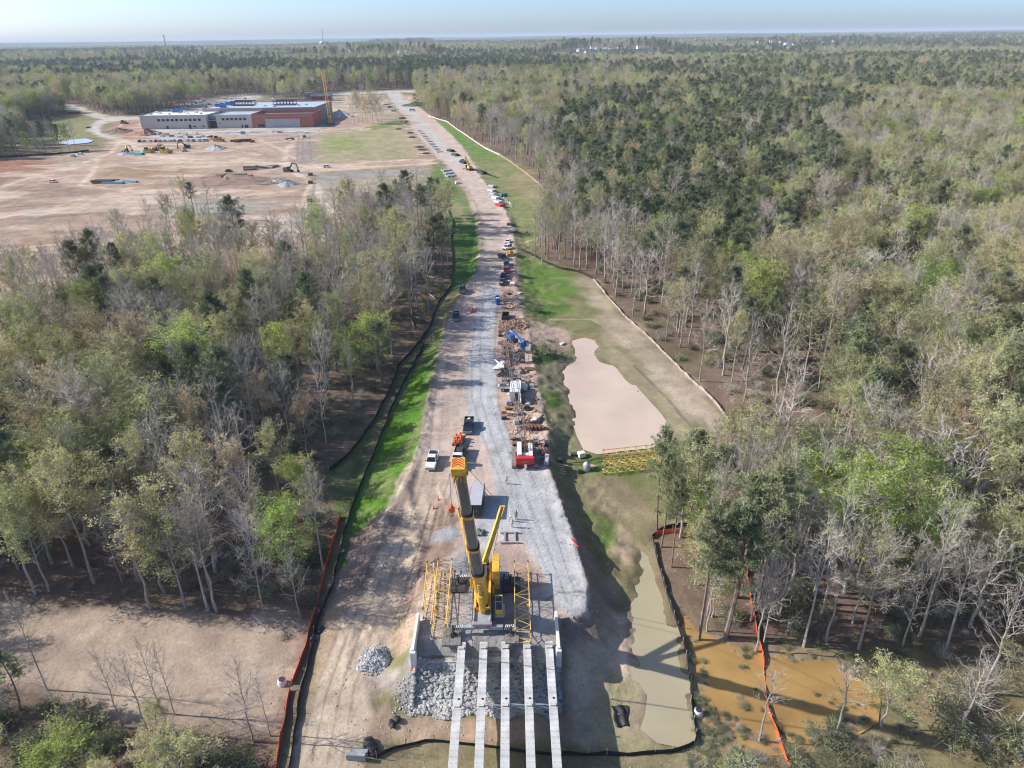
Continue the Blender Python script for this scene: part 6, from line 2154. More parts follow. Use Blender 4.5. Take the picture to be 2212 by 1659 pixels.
put('concrete_block', 1141, 757, lambda m: m.box((0, 0, 0), (1.3, 4.0, .9)), CONC, 'long pale concrete block at the edge of the dirt strip', 'block', R(-3), bevel=.03)
put('block_pallet', 1142, 779, pallet_blocks(2, 5, .8, .12, .9), mk('block_tan', (.45, .36, .3), rough=.9), 'double row of tan blocks on the edge of the dirt strip', 'blocks')
put('brown_timbers', 1145, 801, lambda m: [m.box((0, k * .7, .05), (3.2 - .3 * k, .3, .25), R(-6)) for k in range(3)], RUST, 'three rusty brown timbers lying crosswise on the dirt strip', 'timbers')
put('dark_post', 1143.5, 829, lambda m: m.box((0, 0, 0), (.3, 3.8, .3)), RUST, 'single dark brown post lying lengthwise right of the white container', 'post')
put('red_steel_piece', 1123, 801, lambda m: [m.box((0, 0, 0), (.5, 2.6, .6)), m.box((.45, .3, 0), (.3, 2.0, .4))], RUST, 'short rusty steel box beside the dark rubble heap', 'steel')
put('white_bin', 1126, 740, lambda m: [m.box((0, 0, .3), (1.6, 2.2, .9), top=(1.3, 1.8)), m.box((.5, -.3, 1.2), (.5, .5, .4))], WHITE, 'small white machine right of the blue boom lift', 'machine', R(-8), bevel=.04)
put('white_sacks', 1141, 872, lump(6, 1.0, 1.1, 9), BAG, 'pile of white sacks right of the storage container', 'sacks', smooth=True)
put('tyre_ring', 1139.5, 884, lambda m: m.lathe([(.9, 0), (1.0, .15), (.9, .3), (.6, .3), (.55, .15)], n=18), BLK, 'black tyre lying below the white sacks', 'tyre')
put('plank_stack', 1153, 901, planks(6, .5, 3.4, .12, 3, .5), WOOD, 'stack of pale sawn planks fanned out below the white sacks', 'planks', R(-14))
put('pale_plank_stack', 1160.5, 902, planks(3, .45, 3.0, .12, 3, .3), mk('pale_wood', (.55, .43, .28)), 'yellowish plank stack right of the fanned planks', 'planks', R(6))
put('black_sheeting', 1167, 905, lump(5, 1.0, .8, 12), TARP, 'crumpled black sheeting right of the plank stacks', 'sheet', smooth=True)
put('white_crate', 1152, 912, crate(1.3, 1.5, .9), WHITE, 'white wrapped crate below the plank stacks', 'crate', R(10))
put('dark_crate', 1159, 913, crate(1.6, 1.3, .6), DARK, 'low dark crate right of the white wrapped crate', 'crate', R(-12))
put('plywood_sheet', 1139, 940, lambda m: m.quad8([(-1.2, -2.6, .02), (1.6, -2.6, .02), (.1, 2.4, .02), (-.6, 2.4, .02), (-1.2, -2.6, .35), (1.6, -2.6, .5), (.1, 2.4, .1), (-.6, 2.4, .1)]), WOOD, 'wedge shaped plywood sheet beside the crane boom foot', 'plywood', R(6))
put('stacked_formwork', 1157, 927, lambda m: [m.box((k * .75 - 1.6, 0, 0), (.4, 1.6, .9), R(8 * k)) for k in range(5)], RUST, 'row of small brown formwork pieces stood on the dirt', 'formwork')
put('board_pile', 1163, 945, planks(6, .28, 2.8, .1, 2, .3), mk('board_pale', (.54, .44, .36)), 'fan of pale boards right of the plywood sheet', 'boards', R(16))
put('long_board', 1114, 930, lambda m: m.box((0, 0, 0), (.4, 3.6, .15)), WOOD, 'single board on the dirt left of the crane boom', 'board', R(-10))
put('short_timbers', 1163, 968, planks(4, .22, 3.6, .2, 1, .4, .2), WOOD, 'loose timbers behind the red crane', 'timbers', R(22))
put('rust_channel', 1168.5, 975, lambda m: [m.box((0, 0, 0), (.5, 4.0, .4)), m.box((.7, .2, 0), (.25, 4.2, .3))], RUST, 'two brown channels lying beside the loose timbers', 'channels', R(8))
put('green_hose_heap', 1110, 982, lump(7, .8, .9, 15), mk('green_hose', (.05, .2, .13), rough=.6), 'small green heap of hoses at the nose of the red crane', 'hoses', smooth=True)
put('green_gear', 1037, 1153, lump(8, 1.1, 1.1, 16), mk('green_grey', (.12, .17, .14), rough=.6, var=.4), 'green and grey rigging gear on the gravel behind the crane', 'rigging', smooth=True)
put('steel_rack', 1102, 1163, lambda m: [m.box((0, -1.3, .1), (3.3, .28, .25)), m.box((-.1, 1.3, .1), (3.2, .28, .25)), m.box((-.9, 0, .1), (.28, 2.4, .2)), m.box((.8, 0, .1), (.28, 2.4, .2))], GALV, 'grey h shaped steel frame lying on the dirt by the gravel', 'frame')
put('concrete_tank', 1181, 996, lambda m: m.box((0, 0, 0), (1.0, 3.0, .8), 0, (.8, 2.8)), CONC, 'long grey concrete trough right of the red crane', 'trough', R(-8), bevel=.05)
put('black_drum', 1209, 997, lambda m: [m.lathe([(.55, .2), (.6, .5), (.55, .8)], n=12), m.box((0, 0, 0), (1.4, .9, .2))], DARK, 'black pump on the grass between the red crane and the water tank', 'pump')
put('white_box', 1256, 986, crate(1.4, 1.2, 1.0), WHITE, 'white box on the grass below the tan pond', 'box', R(20))
put('dark_box', 1240, 984, crate(1.3, .9, .5), DARK, 'low dark box left of the white box on the grass', 'box', R(-5))
put('water_tank', 1267, 1016, lambda m: m.lathe([(.65, 0), (.72, .2), (.72, 1.4), (.6, 1.7), (.22, 1.85), (.2, 1.95)], n=20), mk('tank_grey', (.42, .45, .48), rough=.4), 'grey plastic water tank standing by the yellow lattice sections', 'tank', smooth=True)
put('wood_scraps', 1276, 1008, planks(4, .3, 1.6, .1, 2, .5), WOOD, 'scrap boards beside the grey water tank', 'boards', R(50))
put('spoil_scraps', 1212, 1013, planks(5, .25, 2.4, .1, 1, .9, .5), WOOD, 'scattered scrap boards on the mud right of the red crane', 'boards', R(70))
put('black_mat', 1252, 1019, lambda m: m.box((0, 0, .02), (1.6, 1.2, .06)), TARP, 'black mat on the grass left of the water tank', 'mat', R(35))
for k, (px, py, lab) in enumerate([(1134, 655, 'heap of tan soil and stone right of the blue toilets'), (1121, 650, 'small pale rubble heap just right of the blue toilets')]):
    put('soil_heap', px - 20, py + 8, clods(60, 1.8, 2.0, .7, .12, .35, 30 + k), mk('soil_tan', (.40, .30, .23), rough=.95, var=.3), lab, 'heap')
put('open_skip', 1092, 687, lambda m: [m.box((0, 0, 0), (2.0, 4.2, .3)), m.box((-.95, 0, .3), (.12, 4.2, 1.0)), m.box((.95, 0, .3), (.12, 4.2, 1.0)), m.box((0, 2.05, .3), (2.0, .12, 1.0)), m.box((0, -2.05, .3), (2.0, .12, 1.0))], DARK, 'open dark steel skip on the dirt beside the gravel', 'skip', R(-4))
put('brown_clods', 1110, 704, clods(260, 4.6, 5.5, 1.0, .15, .5, 33), mk('clay_clods', (.29, .19, .14), rough=.95, var=.3), 'bank of brown dug up clay behind the blue boom lift', 'clay')
put('wooden_box', 1085, 718, crate(1.8, 2.0, .9), RUST, 'brown wooden box left of the blue boom lift', 'box', R(-15))
put('jersey_barrier', 1019, 673, lambda m: m.prism([(-.3, 0), (.3, 0), (.12, .4), (.09, .85), (-.09, .85), (-.12, .4)], 'y', -1.6, 1.6), ORG, 'orange and white barrier on the road left of the blue toilets', 'barrier', R(-8))
put('white_tool_box', 1107, 617, crate(1.7, 2.6, 1.0), mk('dusty_white', (.6, .55, .5)), 'dusty white trailer box at the lower end of the parked row', 'box', R(-6))
put('tan_sack', 1100, 608, lump(3, .9, 1.1, 40), BAG, 'white bulky sack beside the dark blue pickup', 'sack', smooth=True)
put('pale_slab', 1118, 633, planks(3, .6, 2.4, .15, 1, .4), CONC, 'pale slabs on the dirt below the parked row', 'slabs', R(60))
put('rubble_strip', 1102, 632, clods(70, 2.4, 2.4, .4, .1, .3, 41), mk('soil_red', (.33, .23, .18), rough=.95, var=.3), 'low reddish rubble on the dirt below the parked row', 'rubble')
put('red_pipe_bundle', 1241, 1172, pipes(2, .07, 2.6, 1), RED, 'red pipes lying on the edge of the gravel spit', 'pipes', R(22))
for k, (px, py, lab) in enumerate([(947, 1080, 'red traffic cone on the muddy patch, farther of two'), (936.5, 1099, 'red traffic cone on the muddy patch, nearer of two'), (890, 1446, 'red traffic cone left of the abutment wall')]):
    x, y, z = gp(px, py)
    r = thing('traffic_cone', lab, 'traffic cone', (x, y, z), 0, 'traffic cones')
    MB().box((0, 0, 0), (.42, .42, .05)).build('base', ORG, r)
    MB().lathe([(.17, .05), (.03, .72)], n=12).build('cone', ORG, r)
for px, py, lab in [(610, 1477, 'white concrete manhole with a dark lid beside the left orange fence'), (1508, 1543, 'white concrete manhole right of the creek silt fence')]:
    x, y, z = gp(px, py)
    r = thing('manhole', lab, 'manhole', (x, y, z), 0, 'concrete manholes')
    MB().lathe([(.62, -.2), (.62, .3), (.55, .75), (.45, .85)], n=20).build('cone_ring', CONCW, r)
    MB().lathe([(.42, .85), (.42, .94), (.38, .96)], n=18).build('lid', DARK, r)
x, y, z = gp(1341, 1547)
m = MB()
nu = 14
for i in range(nu + 1):
    for j in range(nu + 1):
        u, v_ = i / nu - .5, j / nu - .5
        m.v.append((u * (1.9 + .5 * v_) + .25 * v_ + .1 * math.sin(9 * v_), v_ * 3.2 + .12 * math.sin(7 * u), .12 + .1 * math.sin(11 * u + 3 * v_) + .12 * max(0, math.sin(5 * v_ + 6 * u)) + zt(x + u * 1.9, y + v_ * 3.2) - z))
for i in range(nu):
    for j in range(nu):
        a = i * (nu + 1) + j
        m.f.append((a, a + nu + 1, a + nu + 2, a + 1))
        m.m.append(0)
o = m.build('black_tarp', TARP, smooth=True)
o.location = (x, y, z)
tag(o, 'crumpled black tarp on the trampled ground left of the creek', 'tarp')
sd_ = o.modifiers.new('thick', 'SOLIDIFY')
sd_.thickness = .03
for k, (px, py, w_, lab) in enumerate([(800, 1615, 1.5, 'crumpled black plastic sheet beside the haul road at the bottom'), (690, 1362, .9, 'black net bundle at the edge of the haul road'), (680, 1380, .8, 'grey net bundle below the black one at the haul road edge'), (855, 1562, 1.0, 'torn strip of black fabric at the foot of the riprap')]):
    put('fabric_bundle', px, py, lump(6, w_, .7, 60 + k), TARP if k != 2 else mk('grey_net', (.16, .16, .14), rough=.8), lab, 'fabric', R(40 * k), smooth=True)
put('concrete_barrier', 770, 1640, lambda m: [m.box((0, 0, -.2), (2.4, .5, 1.2)), m.box((.2, .7, -.2), (2.2, .5, .9))], GREYP, 'dark concrete blocks at the foot of the haul road, bottom edge', 'blocks', R(-4), bevel=.04)
put('white_rag', 738, 1190, lump(5, .5, .5, 71), BAG, 'white plastic sheet caught on the left silt fence', 'sheet', smooth=True)
put('white_tarp_roll', 1217, 745, lump(4, 1.3, .4, 72), BAG, 'white sheet at the inlet of the tan pond', 'sheet', R(60), smooth=True)
for k, (px, py, lab) in enumerate([(1190, 560, 'low'), ]):
    pass
heap('spoil_heap', 1545, 1052, 2.4, 1.0, mk('soil_tan', (.40, .30, .23)), 'small heap of pale soil under the dark pine', seed=8)
# brush and bushes that stand alone
for k, (px, py, s_, lab) in enumerate([(1175, 762, 1.5, 'round dark green bush on the bank left of the tan pond'), (1160, 672, 1.0, 'grey green bush on the bright lawn edge'), (1178, 735, .6, 'small green bush by the pale soil near the pond')]):
    x, y, z = gp(px, py)
    one_tree('bush', k, x, y, z, (s_ * 1.2, s_), 0, lab, None)

# the scatter of small scrap that fills the strip
for k in range(170):
    t = _q.random()
    py = 630 + 370 * t ** .8
    xl = np.interp(py, [630, 700, 800, 900, 960, 1000], [1084, 1077, 1077, 1084, 1105, 1150])
    xr = np.interp(py, [630, 700, 800, 900, 960, 1000], [1116, 1132, 1150, 1172, 1180, 1186])
    px = _q.uniform(xl, xr)
    c = k % 5
    if c == 0:
        put('scrap_board', px, py, planks(_q.randint(1, 4), .25, _q.uniform(1.4, 3.2), .1, 1, .3, .1), [WOOD, WOODD, mk('pale_wood', (.55, .43, .28))][k % 3], 'loose scrap board among the materials on the dirt strip right of the gravel', 'board', R(_q.uniform(-90, 90)), 'scrap boards on the dirt strip')
    elif c == 1:
        put('scrap_bars', px, py, bars(_q.randint(3, 7), _q.uniform(2, 4), .35, .05, .3), [RUST, DARK][k % 2], 'small bundle of bars among the materials on the dirt strip right of the gravel', 'bars', R(_q.uniform(-90, 90)), 'small bar bundles on the dirt strip')
    elif c == 2:
        put('small_crate', px, py, crate(_q.uniform(.7, 1.4), _q.uniform(.7, 1.5), _q.uniform(.4, .9)), [WOODD, GALV, RUST, DARK][k % 4], 'small crate among the materials on the dirt strip right of the gravel', 'crate', R(_q.uniform(-40, 40)), 'small crates on the dirt strip')
    elif c == 3:
        put('dirt_lump', px, py, clods(26, _q.uniform(.6, 1.4), _q.uniform(.6, 1.4), .4, .08, .26, 300 + k), [mk('soil_tan', (.40, .30, .23)), mk('soil_red', (.33, .23, .18)), mk('clay_clods', (.29, .19, .14))][k % 3], 'low lump of dug dirt among the materials on the dirt strip right of the gravel', 'dirt heap', 0, 'dirt lumps on the dirt strip')
    else:
        put('plastic_sack', px, py, lump(3, _q.uniform(.4, .7), 1.0, 500 + k), [BAG, DARK, mk('grey_net', (.16, .16, .14))][k % 3], 'small sack or wrapped bundle among the materials on the dirt strip right of the gravel', 'sack', 0, 'sacks on the dirt strip', smooth=True)
# grass tufts standing in and around the flood water
_tr = np.random.RandomState(55)
tpx = np.stack([_tr.uniform(1490, 1980, 1500), _tr.uniform(1385, 1655, 1500)], 1)
txy = flat([tuple(p) for p in tpx], FLOOD_Z)
tq = sdist(txy[:, 0], txy[:, 1], FLOOD)
tk = _tr.rand(1500) < np.where(tq < -2, .10, np.where(tq < 2, .55, .5)) * np.where(tpx[:, 1] > 1500, 1, .4) * np.where(fbm(txy[:, 0], txy[:, 1], 4, 88) > .45, 1, .25)
txy = txy[tk]
ts = _tr.uniform(.09, .26, len(txy))
instancer('grass_tufts', 'sparse green tufts standing in and around the orange flood water', 'bush', np.stack([txy[:, 0], txy[:, 1], np.maximum(height(txy[:, 0], txy[:, 1]), FLOOD_Z - .05)], 1), _tr.rand(len(txy)) * 6.28, np.stack([ts * 1.6, ts * 1.6, ts], 1), _tr.randint(0, 9, len(txy)))
# loose stones and clods over the dirt
def litter():
    rg_ = np.random.RandomState(9)
    rocks = []
    for k in range(4):
        rocks.append((None, None, MB().blob((0, 0, 0), (1, .8, .6), 1, .3, k).mesh('stone', mk('loose_stone', (.36, .31, .27), rough=.95, var=.3, scale=1.0, rand=.3))))
    PROTO['stone'] = rocks
    x = rg_.uniform(-45, 45, 60000)
    y = 50 + 190 * rg_.rand(60000) ** 1.6
    d = sdist(x, y, ROADP)
    dens = np.where(np.abs(d) < 2.5, .5, np.where(d < 0, .10, .16)) * np.where((d > 2) & (x < 0) & (y > 115), 0, 1) * np.where((x > 6) & (d < -1), .25, 1) * np.where(d > 12, .35, 1)
    q0 = sdist(x, y, POND) > 2
    q1 = (sdist(x, y, CREEK) > .5) & (sdist(x, y, FLOOD) > .5)
    k = (rg_.rand(60000) < dens) & q0 & q1 & (d < 22) & ~((x > 8) & (y > 108) & (d > 2)) & (fbm(x, y, 5, 55) > .42)
    x, y = x[k], y[k]
    sz = .05 + .16 * rg_.rand(len(x)) ** 3
    instancer('loose_stones', 'loose stones and clods on the dirt beside the road', 'stone', np.stack([x, y, height(x, y)], 1), rg_.rand(len(x)) * 6.28, np.stack([sz, sz, sz], 1), rg_.randint(0, 4, len(x)))
litter()
# ------------------------------------------------------------------ fences
POSTM = MB().box((0, 0, -.2), (.09, .09, 1.5)).mesh('post', mk('stake_wood', (.36, .28, .2), rough=.85))
def fence(name, px, mat, label, hgt=.85, step=3.0, thick=.035, wavy=.12, post=None, mx=95):
    pw = []
    for i in range(len(px) - 1):
        a, b_ = gp(*px[i]), gp(*px[i + 1])
        n_ = max(2, int(math.hypot(b_[0] - a[0], b_[1] - a[1]) / 1.0))
        for k in range(n_):
            pw.append((a[0] + (b_[0] - a[0]) * k / n_, a[1] + (b_[1] - a[1]) * k / n_))
    pw.append(gp(*px[-1])[:2])
    P = np.array(pw)
    # soften the corners
    for _ in range(3):
        P[1:-1] = .25 * P[:-2] + .5 * P[1:-1] + .25 * P[2:]
    P += (np.stack([fbm(P[:, 0], P[:, 1], 4, 7), fbm(P[:, 0], P[:, 1], 4, 9)], 1) - .5) * wavy * 4
    z = height(P[:, 0], P[:, 1])
    r = thing(name, label, 'fence', (P[0, 0], P[0, 1], float(z[0])))
    T = np.gradient(P, axis=0)
    T /= np.linalg.norm(T, axis=1, keepdims=True) + 1e-9
    N = np.stack([T[:, 1], -T[:, 0]], 1)
    m = MB()
    for i in range(len(P)):
        sag = hgt * (1 - (.45 if name == 'orange_fence' else .25) * vnoise(P[i, 0], P[i, 1], 1.9, 3))
        ln = (vnoise(P[i, 0], P[i, 1], 2.5, 5) - .5) * .4
        for s, zz, l2 in ((-1, -.15, 0), (1, -.15, 0), (1, sag, ln), (-1, sag, ln)):
            q = P[i] + N[i] * (s * thick / 2 + l2)
            m.v.append((q[0] - P[0, 0], q[1] - P[0, 1], z[i] + zz - z[0]))
    for i in range(len(P) - 1):
        for k in range(4):
            m.f.append((i * 4 + k, i * 4 + (k + 1) % 4, i * 4 + 4 + (k + 1) % 4, i * 4 + 4 + k))
            m.m.append(0)
    m.build('fabric', mat, r)
    n_ = min(mx, int(len(P) / step))
    for k in range(n_ + 1):
        i = min(len(P) - 1, int(k * (len(P) - 1) / max(1, n_)))
        o = bpy.data.objects.new('post', post or POSTM)
        COL.objects.link(o)
        o.parent = r
        o.location = (P[i, 0] - P[0, 0] + N[i, 0] * .07, P[i, 1] - P[0, 1] + N[i, 1] * .07, float(z[i] - z[0]))
    return r
fence('silt_fence', [(940, 443), (968, 456), (979, 482), (973, 520), (979, 560), (976, 615), (946, 657), (926, 712), (890, 760), (860, 792), (848, 835), (800, 922), (750, 987), (712, 1018)], FENCEB, 'black silt fence winding along the right edge of the left woods', .85, 4.0)
fence('silt_fence', [(915, 745), (880, 815), (846, 880), (806, 985), (775, 1060), (752, 1125), (736, 1185), (718, 1270), (690, 1330), (665, 1430), (648, 1510), (635, 1590), (626, 1665)], FENCEB, 'black silt fence down the grassy bank and past the dirt clearing to the bottom edge', .85, 3.2)
fence('orange_fence', [(736, 1118), (722, 1165), (706, 1220), (690, 1290), (672, 1360), (650, 1430), (633, 1478)], FENCEO, 'bright orange mesh fence between the left woods and the silt fence', 1.0, 3.0, .03, .1)
fence('orange_fence', [(627, 1492), (615, 1560), (605, 1610), (596, 1665)], FENCEO, 'bright orange mesh fence below the white manhole, running off the bottom edge', 1.0, 3.0, .03, .1)
fence('silt_fence', [(1411, 1172), (1426, 1232), (1448, 1310), (1478, 1390), (1487, 1450), (1494, 1530), (1505, 1590), (1511, 1612), (1450, 1626), (1380, 1632), (1310, 1634), (1212, 1632)], FENCEB, 'black silt fence with pale posts along the olive creek pool', .8, 2.4, .035, .06, MB().box((0, 0, -.2), (.07, .07, 1.5)).mesh('post', mk('pale_post', (.5, .42, .32))))
fence('silt_fence', [(1205, 1632), (1100, 1622), (1010, 1610), (940, 1600), (860, 1612), (815, 1640)], FENCEB, 'black silt fence passing under the girders near the bottom edge', .65, 3.0)
fence('orange_fence', [(1608, 1178), (1613, 1240), (1622, 1310), (1640, 1380), (1650, 1440), (1656, 1520), (1676, 1590), (1706, 1665)], FENCEO, 'bright orange mesh fence running down through the right woods and flood water', .95, 3.0, .03, .1)
fence('orange_fence', [(1415, 1158), (1450, 1150), (1490, 1155)], FENCEO, 'short orange mesh fence at the corner of the creek silt fence', 1.0, 3.0, .03, .15)
fence('silt_fence', [(1408, 1165), (1440, 1140), (1480, 1135), (1510, 1140)], FENCEB, 'short black silt fence running right from the creek corner', .9, 3.0)
fence('pale_fence', [(925, 251), (965, 263), (990, 282), (1020, 302), (1050, 322), (1078, 335)], mk('white_silt', (.55, .52, .48), rough=.8), 'white silt fence curving along the far green slope', 1.1, 5.0, .04)
fence('pale_fence', [(1078, 335), (1105, 352), (1140, 378), (1165, 398), (1192, 428), (1203, 462), (1206, 500), (1200, 540)], mk('pink_fabric', (.34, .22, .17), rough=.8), 'dull reddish silt fence continuing along the woods beyond the far slope', 1.2, 5.0, .04)
fence('silt_fence', [(1126, 541), (1150, 552), (1175, 566), (1215, 583), (1250, 588), (1282, 603)], FENCEB, 'black silt fence along the top of the bright lawn', 1.0, 4.0)
fence('pale_fence', [(1282, 605), (1312, 642), (1350, 685), (1392, 722), (1432, 762), (1482, 812), (1532, 858), (1575, 910), (1602, 950), (1624, 988)], FENCEW, 'pale silt fence between the tan pond and the right woods', .85, 3.5, .04)
fence('silt_fence', [(-120, 348), (0, 341), (100, 335), (165, 330), (192, 326)], FENCEB, 'black silt fence at the far left of the sandy site', 1.3, 6.0)
# ------------------------------------------------------------------ the school under construction
SA, SB = at(306, 279.5), at(684, 273.5)
Y0 = float(SA[1] + SB[1]) / 2
def sx_(px, y=None):
    """world x of an image column on the plane y"""
    yy = Y0 if y is None else y
    a, b_, c = rays(px, 275.0)
    return float(a / b_ * yy)
ZG = zt(sx_(450), Y0)
sch = thing('school_building', 'long low tan and brick school under construction with flat pale roofs', 'building', (sx_(306), Y0, ZG))
XS = sx_(306)
TANW = mk('tan_precast', (.55, .50, .455), rough=.85, var=.06, scale=.08)
BRICK = mk('brick_red', (.40, .15, .11), rough=.85, var=.12, scale=.2)
ROOFM = mk('roof_membrane', (.42, .50, .55), rough=.5, var=.08, scale=.1)
ROOFW = mk('roof_white', (.72, .74, .76), rough=.6, var=.12, scale=.12)
WIN = mk('window_dark', (.03, .035, .045), rough=.2)
def X(px, y=None):
    return sx_(px, y) - XS
def block(nm, x0, x1, d0, d1, h, mat, roof=None, parapet=.5):
    m = MB()
    m.box(((x0 + x1) / 2, (d0 + d1) / 2, -1), (x1 - x0, d1 - d0, h + 1 - parapet))
    for (cx_, cy_, lx, ly) in (((x0 + x1) / 2, d0 + .2, x1 - x0, .4), ((x0 + x1) / 2, d1 - .2, x1 - x0, .4), (x0 + .2, (d0 + d1) / 2, .4, d1 - d0 - .8), (x1 - .2, (d0 + d1) / 2, .4, d1 - d0 - .8)):
        m.box((cx_, cy_, h - parapet), (lx, ly, parapet))
    o = m.build(nm, mat, sch)
    if roof:
        m = MB()
        m.box(((x0 + x1) / 2, (d0 + d1) / 2, h - parapet + .004), (x1 - x0 - .9, d1 - d0 - .9, .05))
        m.build('roof', roof, o)
    return o
def win(par, px, zc, w_, h_, d=-.06, mat=None, nm='window'):
    m = MB()
    m.box((X(px), d, zc - h_ / 2), (w_, .1, h_))
    return m.build(nm, mat or WIN, par)
wl = block('wall', 0, X(449), 0, 40, 12.4, TANW, ROOFW)
for k in range(10):
    win(wl, 346 + k * 9.72, 8.0, 2.7, 2.0)
for px, zc, w_, h_ in ((362, 1.6, 2.2, 2.6), (411, 2.0, 2.4, 3.6), (421, 2.2, 2.6, 1.2), (440, 2.2, 1.4, 1.5)):
    win(wl, px, zc, w_, h_, nm='doorway' if h_ > 2 else 'window')
en = block('entrance_link', X(449) + .03, X(470) - .03, 5, 36, 11.2, mk('link_grey', (.2, .21, .22), rough=.6), ROOFM)
win(en, 459, 4.0, 6.5, 8.0, 4.9, mk('void_dark', (.05, .04, .035)), 'doorway')
m = MB()
m.box((X(459.5), 2.0, 7.0), (9.0, 4.5, .5))
m.build('canopy', mk('canopy_teal', (.20, .30, .32), rough=.5), en)
wm = block('wall', X(470), X(547), 0, 36, 12.2, TANW, ROOFM)
for k in range(6):
    win(wm, 485 + k * 9.3, 8.2, 2.7, 2.0)
for px, zc, w_, h_ in ((524, 1.5, 1.2, 2.8), (533, 1.5, 3.2, 2.8), (476, 4.2, 1.6, .7)):
    win(wm, px, zc, w_, h_, nm='doorway' if h_ > 2 else 'window')
wb = block('brick_wall', X(547) + .02, X(679), -1.0, 34, 12.6, BRICK, mk('roof_dark', (.16, .17, .18)), 2.4)
m = MB()
m.box((X(613), -1.12, .0), (X(650) - X(576), .16, 8.0))
for k in range(9):
    m.box((X(576 + k * 8.2), -1.24, 0), (.15, .1, 8.0))
m.build('precast_panel', mk('precast_grey', (.45, .43, .41), rough=.85, var=.1, scale=.15), wb)
m = MB()
m.box((X(613), -1.1, 10.2), (X(679) - X(547), .14, .5))
m.build('stone_band', mk('band', (.45, .28, .24)), wb)
win(wb, 566, 1.7, 6.0, 3.4, -1.1, nm='doorway')
m = MB()
for k in range(14):
    m.box((X(645) + k * 1.2, 8, 11.6), (.14, 14, .25))
m.build('roof_joist', GALV, wb)
wr = block('rear_block', X(452, Y0 + 45), X(690, Y0 + 45), 36.5, 110, 15.0, mk('rear_tan', (.36, .30, .27), rough=.85), ROOFM)
for px in (533, 622):
    m = MB()
    xx = X(px, Y0 + 70)
    m.box((xx, 72, 15.0), (22, 14, .4))
    for k in range(7):
        m.box((xx - 10 + k * 3.3, 65.3, 15.4), (.5, .4, 3.0))
        m.box((xx - 10 + k * 3.3, 78.7, 15.4), (.5, .4, 3.0))
    m.box((xx, 65.3, 18.4), (22, .5, .9))
    m.box((xx, 78.7, 18.4), (22, .5, .9))
    m.build('clerestory_frame', DARK, wr)
def roof_thing(nm, px, d, z, dims, mat, label, grp=None):
    o = MB().box((0, 0, 0), dims, top=(dims[0] * .9, dims[1] * .9))
    if dims[2] > 1:
        o.box((dims[0] * .3, 0, dims[2]), (dims[0] * .25, dims[1] * .5, .5))
    o = o.build(nm, mat, bevel=.05)
    o.location = (sx_(px, Y0 + d), Y0 + d, ZG + z)
    return tag(o, label, nm.replace('_', ' '), grp)
roof_thing('roof_unit', 483, 62, 14.57, (8, 6, 3.0), BLUE, 'blue wrapped unit on the rear school roof, farther left of two', 'blue units on the school roof')
roof_thing('roof_unit', 506, 78, 14.57, (9, 7, 3.5), paint((.02, .22, .45)), 'bright blue wrapped unit on the rear school roof, right of the other')
roof_thing('roof_unit', 490, 48, 14.57, (5, 5, 2.6), BLUE, 'smaller blue wrapped unit nearest the front of the rear school roof')
roof_thing('roof_unit', 390, 34, 11.96, (9, 4, 2.2), BLUE, 'blue machine at the back of the white school roof')
for k, (px, d, s_) in enumerate([(332, 12, 2.5), (352, 22, 3), (372, 10, 2), (395, 24, 3.4), (412, 14, 2.2), (430, 26, 3), (440, 12, 2), (345, 30, 3), (405, 30, 2.6)]):
    roof_thing('roof_pallet', px, d, 11.96, (s_, s_ * .8, 1.1 + .3 * (k % 3)), ROOFW if k % 3 else GALV, 'wrapped pallet of roofing material on the white left roof of the school', 'pallets on the white school roof')
for k, (px, d) in enumerate([(580, 60), (652, 64), (668, 70), (560, 96), (600, 50)]):
    roof_thing('roof_vent', px, d, 14.57, (2.6, 1.8, .9), GALV, 'small grey vent on the rear school roof', 'vents on the rear school roof')
# red barn-like store and other sheds behind
def shed(nm, px, py, w_, d_, h_, wallm, roofm, label, gable=True, rz=0.0):
    p = at(px, py, 0.0)
    x, y = float(p[0]), float(p[1])
    r = thing(nm, label, 'building', (x, y, zt(x, y)), rz)
    MB().box((0, 0, -.5), (w_, d_, h_ + .5)).build('wall', wallm, r)
    m = MB()
    if gable:
        m.prism([(-d_ / 2 - .4, h_ - .1), (0, h_ + d_ * .3), (d_ / 2 + .4, h_ - .1), (0, h_ + d_ * .3 - .35)], 'x', -w_ / 2 - .4, w_ / 2 + .4)
    else:
        m.box((0, 0, h_ + .003), (w_ + .4, d_ + .4, .25))
    m.build('roof', roofm, r)
    for k in range(3):
        MB().box((-w_ / 3 + k * w_ / 3, -d_ / 2 - .03, h_ * .35), (w_ * .12, .1, h_ * .35)).build('window', WIN, r)
    return r
shed('red_shed', 696, 217, 27, 10, 5.5, paint((.28, .05, .06)), GALV, 'long dark red shed with a grey roof behind the school')
shed('grey_shed', 669, 214, 9, 8, 8, mk('shed_teal', (.2, .3, .34)), GALV, 'small blue grey shed left of the long red shed', False)
CT_ = 'containers by the site road'
def container(px, py, c, label, l_=12, rz=0.0, nm='shipping_container', grp=None):
    p = at(px, py, 0.0)
    x, y = float(p[0]), float(p[1])
    r = thing(nm, label, 'container', (x, y, zt(x, y)), rz, grp)
    m = MB()
    m.box((0, 0, .1), (l_, 2.5, 2.6))
    for k in range(int(l_ / .6)):
        for s in (-1.27, 1.27):
            m.box((-l_ / 2 + .4 + k * .6, s, .2), (.25, .06, 2.4))
    m.build('shell', paint(c), r)
    m = MB()
    m.box((l_ / 2 + .03, 0, .25), (.06, 2.2, 2.3))
    m.build('door', paint(c), r)
    return r
container(160, 246, (.45, .02, .04), 'bright red container beside the curving site road', 15, R(-4))
container(135, 242, (.6, .2, .05), 'orange container left of the bright red one by the site road', 9, R(-4))
